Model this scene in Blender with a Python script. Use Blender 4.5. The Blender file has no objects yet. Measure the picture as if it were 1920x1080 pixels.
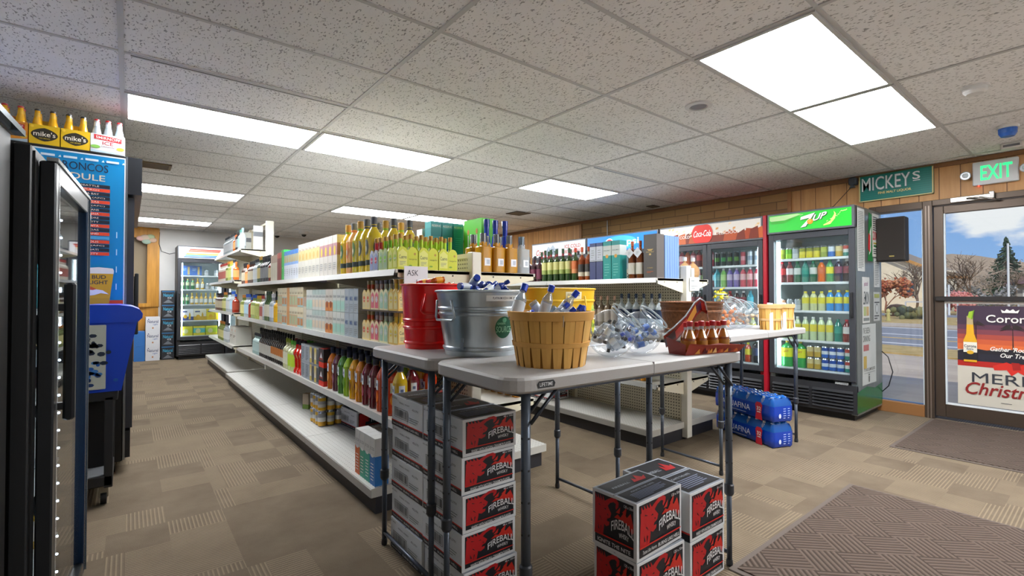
import bpy, bmesh, math, random
from mathutils import Vector, Matrix
random.seed(7)
R = math.radians
SC = bpy.context.scene
COL = SC.collection
# ---------------------------------------------------------------- camera, world, exposure
H = 1.21; HC = 2.50; F = 906.0
YAW = math.atan(720/906.0); PITCH = math.atan(13/906.0)
cam = bpy.data.objects.new('camera', bpy.data.cameras.new('camera'))
COL.objects.link(cam); SC.camera = cam
cam.location = (0, 0, H); cam.rotation_euler = (math.pi/2 + PITCH, 0, -YAW)
cam.data.sensor_width = 36; cam.data.lens = 36*F/1920; cam.data.clip_start = 0.03; cam.data.clip_end = 500
SC.view_settings.view_transform = 'Standard'; SC.view_settings.look = 'None'
SC.view_settings.exposure = 1.08; SC.view_settings.gamma = 1; SC.view_settings.use_curve_mapping = False
SC.cycles.use_denoising = True
SC.cycles.max_bounces = 8; SC.cycles.diffuse_bounces = 5; SC.cycles.glossy_bounces = 3
SC.cycles.transmission_bounces = 5; SC.cycles.transparent_max_bounces = 14
SC.cycles.caustics_reflective = False; SC.cycles.caustics_refractive = False
SC.cycles.sample_clamp_indirect = 4
PANEL_POWER = 15.0; SUN_POWER = 1.55; SKY_POWER = 0.5

W = bpy.data.worlds.new('sky'); SC.world = W; W.use_nodes = True
nt = W.node_tree; N = nt.nodes; L = nt.links
bg = N['Background']
tc = N.new('ShaderNodeTexCoord'); sep = N.new('ShaderNodeSeparateXYZ'); L.new(tc.outputs['Generated'], sep.inputs[0])
rp = N.new('ShaderNodeValToRGB'); L.new(sep.outputs['Z'], rp.inputs[0])
rp.color_ramp.elements[0].position = 0.0; rp.color_ramp.elements[0].color = (0.30, 0.52, 0.88, 1)
rp.color_ramp.elements[1].position = 0.5; rp.color_ramp.elements[1].color = (0.07, 0.22, 0.66, 1)
mp = N.new('ShaderNodeMapping'); mp.inputs['Scale'].default_value = (1, 1, 2.2); L.new(tc.outputs['Generated'], mp.inputs[0])
ns = N.new('ShaderNodeTexNoise'); ns.inputs['Scale'].default_value = 4.5; ns.inputs['Detail'].default_value = 7; ns.inputs['Roughness'].default_value = 0.55
L.new(mp.outputs[0], ns.inputs['Vector'])
cr = N.new('ShaderNodeValToRGB'); cr.color_ramp.elements[0].position = 0.50; cr.color_ramp.elements[1].position = 0.57
L.new(ns.outputs['Fac'], cr.inputs[0])
mxs = N.new('ShaderNodeMix'); mxs.data_type = 'RGBA'; L.new(cr.outputs[0], mxs.inputs[0]); L.new(rp.outputs[0], mxs.inputs[6]); mxs.inputs[7].default_value = (0.95, 0.96, 0.98, 1)
L.new(mxs.outputs[2], bg.inputs['Color']); bg.inputs['Strength'].default_value = SKY_POWER
sun = bpy.data.objects.new('sun', bpy.data.lights.new('sun', 'SUN')); COL.objects.link(sun)
sun.data.energy = SUN_POWER; sun.data.angle = R(0.6); sun.rotation_euler = (R(52), 0, R(-60))   # from behind the shop
sun.data.color = (1.0, 0.93, 0.82)

# ---------------------------------------------------------------- materials
def lin(c):
    c = c.lstrip('#'); v = [int(c[i:i+2], 16)/255 for i in (0, 2, 4)]
    return tuple(x/12.92 if x <= .04045 else ((x+.055)/1.055)**2.4 for x in v) + (1,)
MC = {}
def C(hexc, r=.5, m=0., coat=0., em=0., alpha=1.):
    k = (hexc, r, m, coat, em)
    if k in MC: return MC[k]
    mt = bpy.data.materials.new('paint_' + hexc.strip('#')); mt.use_nodes = True
    p = mt.node_tree.nodes['Principled BSDF']
    p.inputs['Base Color'].default_value = lin(hexc); p.inputs['Roughness'].default_value = r; p.inputs['Metallic'].default_value = m
    p.inputs['Coat Weight'].default_value = coat; p.inputs['Coat Roughness'].default_value = .06
    if em: p.inputs['Emission Color'].default_value = lin(hexc); p.inputs['Emission Strength'].default_value = em
    MC[k] = mt; return mt
def newmat(name):
    mt = bpy.data.materials.new(name); mt.use_nodes = True
    return mt, mt.node_tree.nodes, mt.node_tree.links, mt.node_tree.nodes['Principled BSDF']
def ramp(n, l, src, stops):
    r = n.new('ShaderNodeValToRGB'); e = r.color_ramp.elements
    while len(e) < len(stops): e.new(.5)
    for i, (p, c) in enumerate(stops): e[i].position = p; e[i].color = lin(c) if isinstance(c, str) else (c, c, c, 1)
    l.new(src, r.inputs[0]); return r
def noise(n, l, vec, scale, detail=3, rough=.5):
    t = n.new('ShaderNodeTexNoise'); t.inputs['Scale'].default_value = scale; t.inputs['Detail'].default_value = detail; t.inputs['Roughness'].default_value = rough
    if vec: l.new(vec, t.inputs['Vector'])
    return t
def coords(n, l, scale=(1, 1, 1), rot=(0, 0, 0), loc=(0, 0, 0)):
    t = n.new('ShaderNodeTexCoord'); m = n.new('ShaderNodeMapping')
    m.inputs['Scale'].default_value = scale; m.inputs['Rotation'].default_value = rot; m.inputs['Location'].default_value = loc
    l.new(t.outputs['Object'], m.inputs[0]); return m.outputs[0]
def math_(n, l, op, a, b=None, c=None):
    t = n.new('ShaderNodeMath'); t.operation = op
    for i, v in enumerate((a, b, c)):
        if v is None: continue
        if isinstance(v, (int, float)): t.inputs[i].default_value = v
        else: l.new(v, t.inputs[i])
    return t.outputs[0]
def mixc(n, l, f, a, b):
    t = n.new('ShaderNodeMix'); t.data_type = 'RGBA'
    for i, v in ((0, f), (6, a), (7, b)):
        if isinstance(v, (int, float)): t.inputs[i].default_value = v
        elif isinstance(v, str): t.inputs[i].default_value = lin(v)
        else: l.new(v, t.inputs[i])
    return t.outputs[2]
def bump(n, l, p, h, s, d=.01):
    b = n.new('ShaderNodeBump'); b.inputs['Strength'].default_value = s; b.inputs['Distance'].default_value = d
    l.new(h, b.inputs['Height']); l.new(b.outputs[0], p.inputs['Normal'])

def glass(name, tint='#ffffff', haze=0.0, ior=1.45, hazecol='#dfe8ee', rough=.02, g=1.0):
    mt, n, l, p = newmat(name); n.remove(p)
    out = n['Material Output']; tr = n.new('ShaderNodeBsdfTransparent'); tr.inputs[0].default_value = lin(tint)
    gl = n.new('ShaderNodeBsdfGlossy'); gl.inputs['Roughness'].default_value = rough
    fr = n.new('ShaderNodeLayerWeight'); fr.inputs[0].default_value = .5
    df = n.new('ShaderNodeBsdfDiffuse'); df.inputs[0].default_value = lin(hazecol)
    m0 = n.new('ShaderNodeMixShader'); m0.inputs[0].default_value = haze; l.new(tr.outputs[0], m0.inputs[1]); l.new(df.outputs[0], m0.inputs[2])
    f = math_(n, l, 'MULTIPLY_ADD', math_(n, l, 'POWER', fr.outputs[1], 4.5), .75*g, .045)
    m1 = n.new('ShaderNodeMixShader'); l.new(f, m1.inputs[0]); l.new(m0.outputs[0], m1.inputs[1]); l.new(gl.outputs[0], m1.inputs[2])
    l.new(m1.outputs[0], out.inputs[0]); return mt
GLASS = glass('door_glass', '#f4f8f8', .012)
WGLASS = glass('window_glass', '#f8fafa', .006)
CLEAR = glass('clear_plastic', '#f4f7fa', .07, 1.5, '#e8edf2', .03, .8)
CLEARB = glass('clear_bottle_glass', '#e8f0f2', .42, 1.5, '#dbe4ea', .05)
FILM = glass('shrink_film', '#4a9be8', .45, 1.5, '#1f6fd0', .12)
BARE = glass('bare_plastic', '#e6ecf2', .3, 1.5, '#c8d4e0')

def carpet_mat():
    mt, n, l, p = newmat('ribbed_carpet_tile')
    v = coords(n, l); s = n.new('ShaderNodeSeparateXYZ'); l.new(v, s.inputs[0])
    x, y = s.outputs[0], s.outputs[1]
    def cell(sz, off=0):
        cx = math_(n, l, 'FLOOR', math_(n, l, 'ADD', math_(n, l, 'DIVIDE', x, sz), off)); cy = math_(n, l, 'FLOOR', math_(n, l, 'ADD', math_(n, l, 'DIVIDE', y, sz), off))
        c = n.new('ShaderNodeCombineXYZ'); l.new(cx, c.inputs[0]); l.new(cy, c.inputs[1]); w = n.new('ShaderNodeTexWhiteNoise'); w.noise_dimensions = '2D'; l.new(c.outputs[0], w.inputs['Vector'])
        sm = math_(n, l, 'ADD', cx, cy); return w, math_(n, l, 'ABSOLUTE', math_(n, l, 'MODULO', sm, 2))
    wA, chk = cell(.5); wB, _ = cell(.25, .3)
    fx = math_(n, l, 'SINE', math_(n, l, 'MULTIPLY', x, 2*math.pi/.0175)); fy = math_(n, l, 'SINE', math_(n, l, 'MULTIPLY', y, 2*math.pi/.0175))
    st = mixc(n, l, chk, fx, fy)
    amp = math_(n, l, 'GREATER_THAN', wB.outputs[0], .36)
    stv = math_(n, l, 'MULTIPLY', st, amp)
    line = math_(n, l, 'GREATER_THAN', stv, .45)
    nz = noise(n, l, v, 4, 5, .6); nf = noise(n, l, v, 220, 2)
    base = ramp(n, l, nz.outputs[0], [(.3, '#625648'), (.7, '#756858')]).outputs[0]
    base = mixc(n, l, math_(n, l, 'MULTIPLY', wB.outputs[0], .2), base, '#867967')
    col = mixc(n, l, math_(n, l, 'MULTIPLY', line, .42), base, '#a8967d')
    col = mixc(n, l, math_(n, l, 'MULTIPLY', nf.outputs[0], .4), col, '#5f5344')
    l.new(col, p.inputs['Base Color']); p.inputs['Roughness'].default_value = .95; p.inputs['Specular IOR Level'].default_value = .15
    bump(n, l, p, math_(n, l, 'ADD', stv, math_(n, l, 'MULTIPLY', nf.outputs[0], 2)), .35, .004)
    return mt
def mat_mat():
    mt, n, l, p = newmat('ribbed_entrance_mat')
    v = coords(n, l, (1, 1, 1), (0, 0, R(45))); s = n.new('ShaderNodeSeparateXYZ'); l.new(v, s.inputs[0]); x, y = s.outputs[0], s.outputs[1]
    S = .175
    cx = math_(n, l, 'FLOOR', math_(n, l, 'DIVIDE', x, S)); cy = math_(n, l, 'FLOOR', math_(n, l, 'DIVIDE', y, S))
    chk = math_(n, l, 'ABSOLUTE', math_(n, l, 'MODULO', math_(n, l, 'ADD', cx, cy), 2))
    k = 2*math.pi/(S/7)
    fx = math_(n, l, 'SINE', math_(n, l, 'MULTIPLY', x, k)); fy = math_(n, l, 'SINE', math_(n, l, 'MULTIPLY', y, k))
    st = mixc(n, l, chk, fx, fy); nf = noise(n, l, v, 260, 2)
    col = ramp(n, l, math_(n, l, 'MULTIPLY_ADD', st, .5, .5), [(0.1, '#453b35'), (.55, '#6a5c53')]).outputs[0]
    col = mixc(n, l, math_(n, l, 'MULTIPLY', nf.outputs[0], .45), col, '#4a4039')
    l.new(col, p.inputs['Base Color']); p.inputs['Roughness'].default_value = .95; p.inputs['Specular IOR Level'].default_value = .15
    bump(n, l, p, st, .6, .008); return mt
def ceiling_mat():
    mt, n, l, p = newmat('fissured_ceiling_tile')
    v = coords(n, l, (1, 1, 1)); v2 = coords(n, l, (1.0, .45, 1), (0, 0, .5))
    a = noise(n, l, v2, 125, 1.5, .4); m = noise(n, l, v, 1.1, 3)
    hole = ramp(n, l, a.outputs[0], [(.33, 0.0), (.385, 1.0)]).outputs[0]
    b = ramp(n, l, m.outputs[0], [(.3, '#ececec'), (.7, '#f6f6f6')]).outputs[0]
    l.new(mixc(n, l, hole, '#a6a6a6', b), p.inputs['Base Color']); p.inputs['Roughness'].default_value = .95; p.inputs['Specular IOR Level'].default_value = .1  # shade inside the pits is darkened into the tile colour
    bump(n, l, p, hole, .5, .004); return mt
def brick_mat():
    mt, n, l, p = newmat('tan_brick')
    t = n.new('ShaderNodeTexCoord'); s = n.new('ShaderNodeSeparateXYZ'); l.new(t.outputs['Object'], s.inputs[0]); c = n.new('ShaderNodeCombineXYZ'); l.new(s.outputs[1], c.inputs[0]); l.new(s.outputs[2], c.inputs[1])
    b = n.new('ShaderNodeTexBrick'); l.new(c.outputs[0], b.inputs['Vector']); b.inputs['Scale'].default_value = 1
    b.inputs['Brick Width'].default_value = .40; b.inputs['Row Height'].default_value = .102; b.inputs['Mortar Size'].default_value = .006; b.inputs['Mortar Smooth'].default_value = .3
    b.inputs['Color1'].default_value = lin('#b08a58'); b.inputs['Color2'].default_value = lin('#8f6c45'); b.inputs['Mortar'].default_value = lin('#67503a')
    nz = noise(n, l, c.outputs[0], 9, 5, .7)
    l.new(mixc(n, l, math_(n, l, 'MULTIPLY', nz.outputs[0], .5), b.outputs[0], '#8a7355'), p.inputs['Base Color']); p.inputs['Roughness'].default_value = .9
    bump(n, l, p, b.outputs['Fac'], -.5, .01); return mt
def wood_mat(name, axis=1, w=.14, a='#b98650', b='#d6a56c', dark='#7a5230', vertical=True):
    mt, n, l, p = newmat(name)
    t = n.new('ShaderNodeTexCoord'); s = n.new('ShaderNodeSeparateXYZ'); l.new(t.outputs['Object'], s.inputs[0])
    u = s.outputs[axis]; q = math_(n, l, 'DIVIDE', u, w); idx = math_(n, l, 'FLOOR', q); fr = math_(n, l, 'FRACT', q)
    c = n.new('ShaderNodeCombineXYZ'); l.new(math_(n, l, 'MULTIPLY', u, 18), c.inputs[0]); l.new(math_(n, l, 'MULTIPLY', s.outputs[2], 1.6), c.inputs[1]); l.new(math_(n, l, 'MULTIPLY', idx, 3.7), c.inputs[2])
    nz = noise(n, l, c.outputs[0], 1.0, 5, .6); wn = n.new('ShaderNodeTexWhiteNoise'); wn.noise_dimensions = '1D'; l.new(idx, wn.inputs['W'])
    col = ramp(n, l, nz.outputs[0], [(.3, a), (.7, b)]).outputs[0]
    col = mixc(n, l, math_(n, l, 'MULTIPLY', wn.outputs[0], .3), col, a)
    gap = math_(n, l, 'LESS_THAN', fr, .05)
    l.new(mixc(n, l, gap, col, dark), p.inputs['Base Color']); p.inputs['Roughness'].default_value = .5
    bump(n, l, p, gap, -.6, .01); return mt
def peg_mat(name='pegboard', axes=(1, 2), col='#d9d2bd', pitch=.0254, rad=.22):
    mt, n, l, p = newmat(name)
    t = n.new('ShaderNodeTexCoord'); s = n.new('ShaderNodeSeparateXYZ'); l.new(t.outputs['Object'], s.inputs[0])
    d = []
    for a in axes:
        f = math_(n, l, 'SUBTRACT', math_(n, l, 'FRACT', math_(n, l, 'DIVIDE', s.outputs[a], pitch)), .5); d.append(math_(n, l, 'MULTIPLY', f, f))
    hole = math_(n, l, 'LESS_THAN', math_(n, l, 'SQRT', math_(n, l, 'ADD', d[0], d[1])), rad)
    l.new(mixc(n, l, hole, col, '#3b3528'), p.inputs['Base Color']); p.inputs['Roughness'].default_value = .5; return mt
def grain_mat(name, a, b, sc=(1, 1, 1), rough=.6, m=0., nscale=6, bmp=0.):
    mt, n, l, p = newmat(name); v = coords(n, l, sc); z = noise(n, l, v, nscale, 5, .6)
    l.new(ramp(n, l, z.outputs[0], [(.3, a), (.7, b)]).outputs[0], p.inputs['Base Color']); p.inputs['Roughness'].default_value = rough; p.inputs['Metallic'].default_value = m
    if bmp: bump(n, l, p, z.outputs[0], bmp, .01)
    return mt
CARPET = carpet_mat(); MAT = mat_mat(); CEIL = ceiling_mat(); BRICK = brick_mat(); WOOD = wood_mat('knotty_wood_boards', 1, .155)
WOODX = wood_mat('knotty_wood_frame', 0, .5, '#a8731f', '#cf9438', '#7a4d18'); PEG = peg_mat(); PEGX = peg_mat('pegboard_end', (0, 2))
STEEL = grain_mat('galvanised_steel', '#a9b4bb', '#ced6da', (2, 2, .6), .28, .85, 4)
SPLINT = wood_mat('basket_splint', 0, 3, '#c58a3c', '#dda95c', '#a06a2a'); COPPER = grain_mat('hammered_copper', '#5a3a28', '#8a5a3c', (1, 1, 1), .4, .6, 40, .5)
TABLE = grain_mat('grey_speckled_table', '#aeacab', '#b8b6b5', (1, 1, 1), .55, 0, 300)
BLACKP = grain_mat('scuffed_black_metal', '#0e0f10', '#191a1c', (1, 1, .3), .45, .0, 8); ASPH = grain_mat('asphalt', '#7c7f86', '#8e9096', (1, 1, 1), .9, 0, 2)
CONC = grain_mat('worn_concrete', '#a89a8a', '#c8b8a4', (1, .5, 1), .9, 0, 1.2); GRASS = grain_mat('dry_grass', '#a08a4c', '#c8aa70', (1, 1, 1), .95, 0, 3)
STUCCO = grain_mat('stucco', '#e4d6bc', '#f0e4cc', (1, 1, 1), .9, 0, 3); SIDEMETAL = grain_mat('brushed_side_panel', '#6f7876', '#8c9492', (4, 4, .4), .3, .55, 5)

# ---------------------------------------------------------------- mesh builder
class MB:
    def __init__(s): s.v = []; s.f = []; s.m = []; s.sm = []; s.mats = []; s.T = None
    def mi(s, mt):
        if mt not in s.mats: s.mats.append(mt)
        return s.mats.index(mt)
    def add(s, vs, fs, mt, smooth=False):
        o = len(s.v); T = s.T
        s.v += [tuple(T @ Vector(p)) for p in vs] if T is not None else [tuple(p) for p in vs]
        i = s.mi(mt)
        for f in fs: s.f.append([o+k for k in f]); s.m.append(i); s.sm.append(smooth)
        return s
    def box(s, x0, y0, z0, x1, y1, z1, mt, c=0., top=None, front=None):
        if c <= 0:
            vs = [(x0, y0, z0), (x1, y0, z0), (x1, y1, z0), (x0, y1, z0), (x0, y0, z1), (x1, y0, z1), (x1, y1, z1), (x0, y1, z1)]
            s.add(vs, [(3, 2, 1, 0), (2, 3, 7, 6), (1, 2, 6, 5), (3, 0, 4, 7)], mt)
            s.add(vs, [(4, 5, 6, 7)], top or mt); s.add(vs, [(0, 1, 5, 4)], front or mt); return s
        c = min(c, (x1-x0)*.49, (y1-y0)*.49, (z1-z0)*.49)
        def ring(z, k): return [(x0+k+c, y0+k, z), (x1-k-c, y0+k, z), (x1-k, y0+k+c, z), (x1-k, y1-k-c, z), (x1-k-c, y1-k, z), (x0+k+c, y1-k, z), (x0+k, y1-k-c, z), (x0+k, y0+k+c, z)]
        vs = ring(z0, c*.8)+ring(z0+c, 0)+ring(z1-c, 0)+ring(z1, c*.8)
        fs = [tuple(range(7, -1, -1)), tuple(range(24, 32))]
        for r in range(3):
            for i in range(8): j = (i+1) % 8; fs.append((r*8+i, r*8+j, r*8+8+j, r*8+8+i))
        s.add(vs, fs[:1]+fs[2:], mt); s.add(vs, [fs[1]], top or mt); return s
    def band(s, x0, y0, x1, y1, bands, top):      # box with differently coloured horizontal bands
        for k, (a, b, mt) in enumerate(bands):
            vs = [(x0, y0, a), (x1, y0, a), (x1, y1, a), (x0, y1, a), (x0, y0, b), (x1, y0, b), (x1, y1, b), (x0, y1, b)]
            s.add(vs, [(0, 1, 5, 4), (1, 2, 6, 5), (2, 3, 7, 6), (3, 0, 4, 7)], mt)
            if k == 0: s.add(vs, [(3, 2, 1, 0)], mt)
            if k == len(bands)-1: s.add(vs, [(4, 5, 6, 7)], top)
        return s
    def lathe(s, prof, mt, seg=14, cx=0, cy=0, sx=1., sy=1., p=2., bottom=True, top=True, smooth=True, mats=None):
        vs = []; n = len(prof)
        for (r, z) in prof:
            for i in range(seg):
                a = 2*math.pi*(i+.5)/seg; ca, sa = math.cos(a), math.sin(a)
                k = 1. if p == 2. else (abs(ca)**p+abs(sa)**p)**(-1/p)
                vs.append((cx+r*sx*k*ca, cy+r*sy*k*sa, z))
        for j in range(n-1):
            fs = [(j*seg+i, j*seg+(i+1) % seg, (j+1)*seg+(i+1) % seg, (j+1)*seg+i) for i in range(seg)]
            s.add(vs[j*seg:(j+2)*seg], [tuple(k-j*seg for k in f) for f in fs], mats[j] if mats else mt, smooth)
        if bottom and prof[0][0] > 0: s.add(vs[:seg], [tuple(range(seg-1, -1, -1))], mats[0] if mats else mt)
        if top and prof[-1][0] > 0: s.add(vs[-seg:], [tuple(range(seg))], mats[-1] if mats else mt)
        return s
    def arc(s, r, z0, z1, mt, a0, a1, n=8, oval=False):
        vs = []
        for i in range(n+1):
            a = R(a0+(a1-a0)*i/n); e = math.sqrt(max(0, 1-(2*i/n-1)**2))*.42+.08 if oval else .5; zm_, hh = (z0+z1)/2, z1-z0
            vs += [(r*math.cos(a), r*math.sin(a), zm_-hh*e), (r*math.cos(a), r*math.sin(a), zm_+hh*e)]
        return s.add(vs, [(2*i, 2*i+2, 2*i+3, 2*i+1) for i in range(n)], mt)
    def tube(s, pts, r, mt, seg=8, closed=False):
        P = [Vector(p) for p in pts]; n = len(P); vs = []; pu = None
        for i, p in enumerate(P):
            a = P[i-1] if (i > 0 or closed) else P[i]; b = P[(i+1) % n] if (i < n-1 or closed) else P[i]
            d = (b-a).normalized()
            if pu is None: u = d.orthogonal().normalized()
            else: u = (pu - d*pu.dot(d)); u = u.normalized() if u.length > 1e-6 else d.orthogonal().normalized()
            pu = u; w = d.cross(u)
            for k in range(seg): t = 2*math.pi*k/seg; vs.append(p+u*(r*math.cos(t))+w*(r*math.sin(t)))
        fs = []
        for i in range(n if closed else n-1):
            j = (i+1) % n
            for k in range(seg): q = (k+1) % seg; fs.append((i*seg+k, i*seg+q, j*seg+q, j*seg+k))
        if not closed: fs += [tuple(range(seg-1, -1, -1)), tuple((n-1)*seg+k for k in range(seg))]
        return s.add(vs, fs, mt, True)
    def prism(s, poly, z0, z1, mt, top=None):
        n = len(poly); vs = [(x, y, z0) for x, y in poly]+[(x, y, z1) for x, y in poly]
        s.add(vs, [tuple(range(n-1, -1, -1))]+[(i, (i+1) % n, n+(i+1) % n, n+i) for i in range(n)], mt); return s.add(vs, [tuple(range(n, 2*n))], top or mt)
    def ball(s, c, r, mt, seg=10, sc=(1, 1, 1)):
        vs = []; rings = seg//2
        for j in range(1, rings):
            a = math.pi*j/rings
            for i in range(seg): b = 2*math.pi*i/seg; vs.append((c[0]+r*sc[0]*math.sin(a)*math.cos(b), c[1]+r*sc[1]*math.sin(a)*math.sin(b), c[2]-r*sc[2]*math.cos(a)))
        vs += [(c[0], c[1], c[2]-r*sc[2]), (c[0], c[1], c[2]+r*sc[2])]; k = len(vs)
        fs = [(j*seg+i, j*seg+(i+1) % seg, (j+1)*seg+(i+1) % seg, (j+1)*seg+i) for j in range(rings-2) for i in range(seg)]
        fs += [(k-2, (i+1) % seg, i) for i in range(seg)]+[(k-1, (rings-2)*seg+i, (rings-2)*seg+(i+1) % seg) for i in range(seg)]
        return s.add(vs, fs, mt, True)
    def join(s, o, T=None):
        vs = [tuple(T @ Vector(p)) for p in o.v] if T is not None else o.v
        base = len(s.v); s.v += list(vs)
        for f, m, sm in zip(o.f, o.m, o.sm): s.f.append([base+k for k in f]); s.m.append(s.mi(o.mats[m])); s.sm.append(sm)
        return s
    def mesh(s, name):
        me = bpy.data.meshes.new(name); me.from_pydata(s.v, [], s.f)
        for mt in s.mats: me.materials.append(mt)
        me.polygons.foreach_set('material_index', s.m); me.polygons.foreach_set('use_smooth', s.sm); me.update(); return me

def link(name, data, parent=None, loc=(0, 0, 0), rot=(0, 0, 0)):
    o = bpy.data.objects.new(name, data); COL.objects.link(o); o.location = loc; o.rotation_euler = rot
    if parent is not None: o.parent = parent
    return o
ALLLAB = {}
def tag(o, label, cat, group=None, kind=None):
    if label: o['label'] = label
    if cat: o['category'] = cat
    if group: o['group'] = group
    if kind: o['kind'] = kind
    return o
def thing(name, label, cat, loc=(0, 0, 0), rz=0., group=None, rot=None):
    return tag(link(name, None, None, loc, rot or (0, 0, rz)), label, cat, group)
def part(name, mb, parent=None, label=None, loc=(0, 0, 0)):
    o = link(name, mb.mesh(name) if isinstance(mb, MB) else mb, parent, loc)
    if label: o['label'] = label
    return o
def struct(name, mb, label=None):
    o = part(name, mb); o['kind'] = 'structure'; return o

# ---------------------------------------------------------------- lettering and printed art
TXT = {}
def text_polys(sx, bold=0., shear=0.):
    k = (sx, bold, shear)
    if k in TXT: return TXT[k]
    cu = bpy.data.curves.new('lettering', 'FONT'); cu.body = sx; cu.size = 1; cu.resolution_u = 3; cu.offset = bold; cu.shear = shear; cu.space_line = .95; cu.align_x = 'CENTER'
    ob = bpy.data.objects.new('lettering', cu); COL.objects.link(ob)
    me = bpy.data.meshes.new_from_object(ob.evaluated_get(bpy.context.evaluated_depsgraph_get()))
    vs = [(v.co.x, v.co.y) for v in me.vertices]; fs = [tuple(p.vertices) for p in me.polygons]
    bpy.data.objects.remove(ob); bpy.data.curves.remove(cu); bpy.data.meshes.remove(me)
    if vs:
        x0 = min(v[0] for v in vs); x1 = max(v[0] for v in vs); y0 = min(v[1] for v in vs); y1 = max(v[1] for v in vs)
        vs = [((x-x0)/(x1-x0 or 1), (y-y0)/(y1-y0 or 1)) for x, y in vs]
    TXT[k] = (vs, fs); return TXT[k]
class Art:
    """Flat printing laid on a surface: u to the right, v up, each layer a hair above the last."""
    def __init__(s, step=.0005): s.it = []; s.k = 0; s.step = step
    def poly(s, pts, mt): s.k += 1; s.it.append((pts, [tuple(range(len(pts)))], mt, s.k)); return s
    def rect(s, u0, v0, u1, v1, mt): return s.poly([(u0, v0), (u1, v0), (u1, v1), (u0, v1)], mt)
    def disc(s, cu, cv, ru, rv, mt, n=24, a0=0, a1=360): return s.poly([(cu+ru*math.cos(R(a0+(a1-a0)*i/n)), cv+rv*math.sin(R(a0+(a1-a0)*i/n))) for i in range(n if a1-a0 >= 360 else n+1)], mt)
    def text(s, t, u0, v0, u1, v1, mt, bold=.006, shear=0., bend=0., skew=0.):
        vs, fs = text_polys(t, bold, shear); s.k += 1
        def g(a, b): return (u0+a*(u1-u0), v0+b*(v1-v0)*(1) + bend*(1-(2*a-1)**2) + skew*a)
        s.it.append(([g(a, b) for a, b in vs], fs, mt, s.k)); return s
    def lines(s, u0, v0, u1, v1, n, mt, fill=.45):
        h = (v1-v0)/n; rr = random.Random(n*31+int(u0*1e4))
        for i in range(n): s.rect(u0, v0+h*i, u0+(u1-u0)*(1 if i else rr.uniform(.5, .9))*rr.uniform(.85, 1), v0+h*i+h*fill, mt); s.k -= 1
        s.k += 1; return s
    def bars(s, u0, v0, u1, v1, n, mt):
        w = (u1-u0)/n; rr = random.Random(n)
        for i in range(n): s.rect(u0+w*i, v0, u0+w*i+w*rr.uniform(.25, .75), v1, mt); s.k -= 1
        s.k += 1; return s
    def mb(s, O, U, V, mbx=None, lift=.0006):
        O, U, V = Vector(O), Vector(U).normalized(), Vector(V).normalized(); Nn = U.cross(V)
        m = mbx or MB()
        for pts, fs, mt, k in s.it: m.add([O+U*a+V*b+Nn*(lift+s.step*k) for a, b in pts], fs, mt)
        return m
ORD = ('first second third fourth fifth sixth seventh eighth ninth tenth eleventh twelfth thirteenth fourteenth fifteenth sixteenth seventeenth eighteenth nineteenth twentieth').split()
TENS = {20: 'twenty', 30: 'thirty', 40: 'forty', 50: 'fifty', 60: 'sixty'}
def ordn(i):
    i += 1
    if i <= 20: return ORD[i-1]
    t, u = i//10*10, i % 10
    return (TENS[t]+'-'+ORD[u-1]) if u else TENS[t][:-1]+'ieth'
def Yat(px, X):      # distance along the long axis of something standing at X
    return X/math.tan(YAW+math.atan((px-960)/F))
def Xat(px, Y): return Y*math.tan(YAW+math.atan((px-960)/F))
# ---------------------------------------------------------------- the room
X0, X1, Y0, Y1 = -.9, 6.2, -2.2, 11.55
struct('floor', MB().box(X0-.1, Y0-.1, -.1, X1+.16, Y1+.1, 0, CARPET))
struct('ceiling', MB().box(X0-.1, Y0-.1, HC, X1+.1, Y1+.1, HC+.1, CEIL))
GXL = [-.04+1.219*k for k in range(0, 6)]; GYL = [.83+.61*k for k in range(-4, 18)]
g = MB(); TBAR = C('#c3c3c3', .5)
for gx in GXL: g.box(gx-.012, Y0, HC-.006, gx+.012, Y1, HC, TBAR)
for gy in GYL: g.box(X0, gy-.010, HC-.0055, X1, gy+.010, HC, TBAR)
struct('trim_1', g)
WHITEW = grain_mat('white_painted_wall', '#c9c8c6', '#d2d1cf', (1, 1, 1), .8, 0, 2)
w = MB()
w.box(X1, 2.45, 0, X1+.16, 5.85, HC, BRICK).box(X1, 1.66, 0, X1+.16, 2.45, HC, WOOD).box(X1, 5.85, 0, X1+.16, Y1, HC, WOOD)
w.box(X1, -1.3, 2.14, X1+.16, 1.66, HC, WOOD).box(X1, Y0, 0, X1+.16, -1.3, HC, WOOD)
struct('wall_right', w)
struct('wall_left', MB().box(X0-.12, Y0, 0, X0, Y1, HC, WHITEW)); struct('wall_front', MB().box(X0, Y0-.12, 0, X1, Y0, HC, WHITEW))
OPN = (.22, .40, 1.02, 2.25)                                      # hatch in the far wall
w = MB(); w.box(.46, Y1, 0, X1, Y1+.12, HC, WHITEW).box(X0, Y1, 0, .46, Y1+.12, 1.02, WOODX).box(X0, Y1, 2.3, .46, Y1+.12, HC, WOODX).box(.33, Y1, 1.02, .46, Y1+.12, 2.3, WOODX)
struct('wall_back', w)
w = MB(); w.box(.28, Y1-.02, .98, .47, Y1-.001, 2.48, WOODX, .004).box(-.5, Y1-.05, .98, .34, Y1-.001, 1.05, WOODX, .004); struct('trim_2', w)
w = MB(); w.box(-.6, Y1+.14, .9, .6, Y1+.2, 2.4, C('#8a7a60')); struct('wall_beyond', w)
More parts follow.
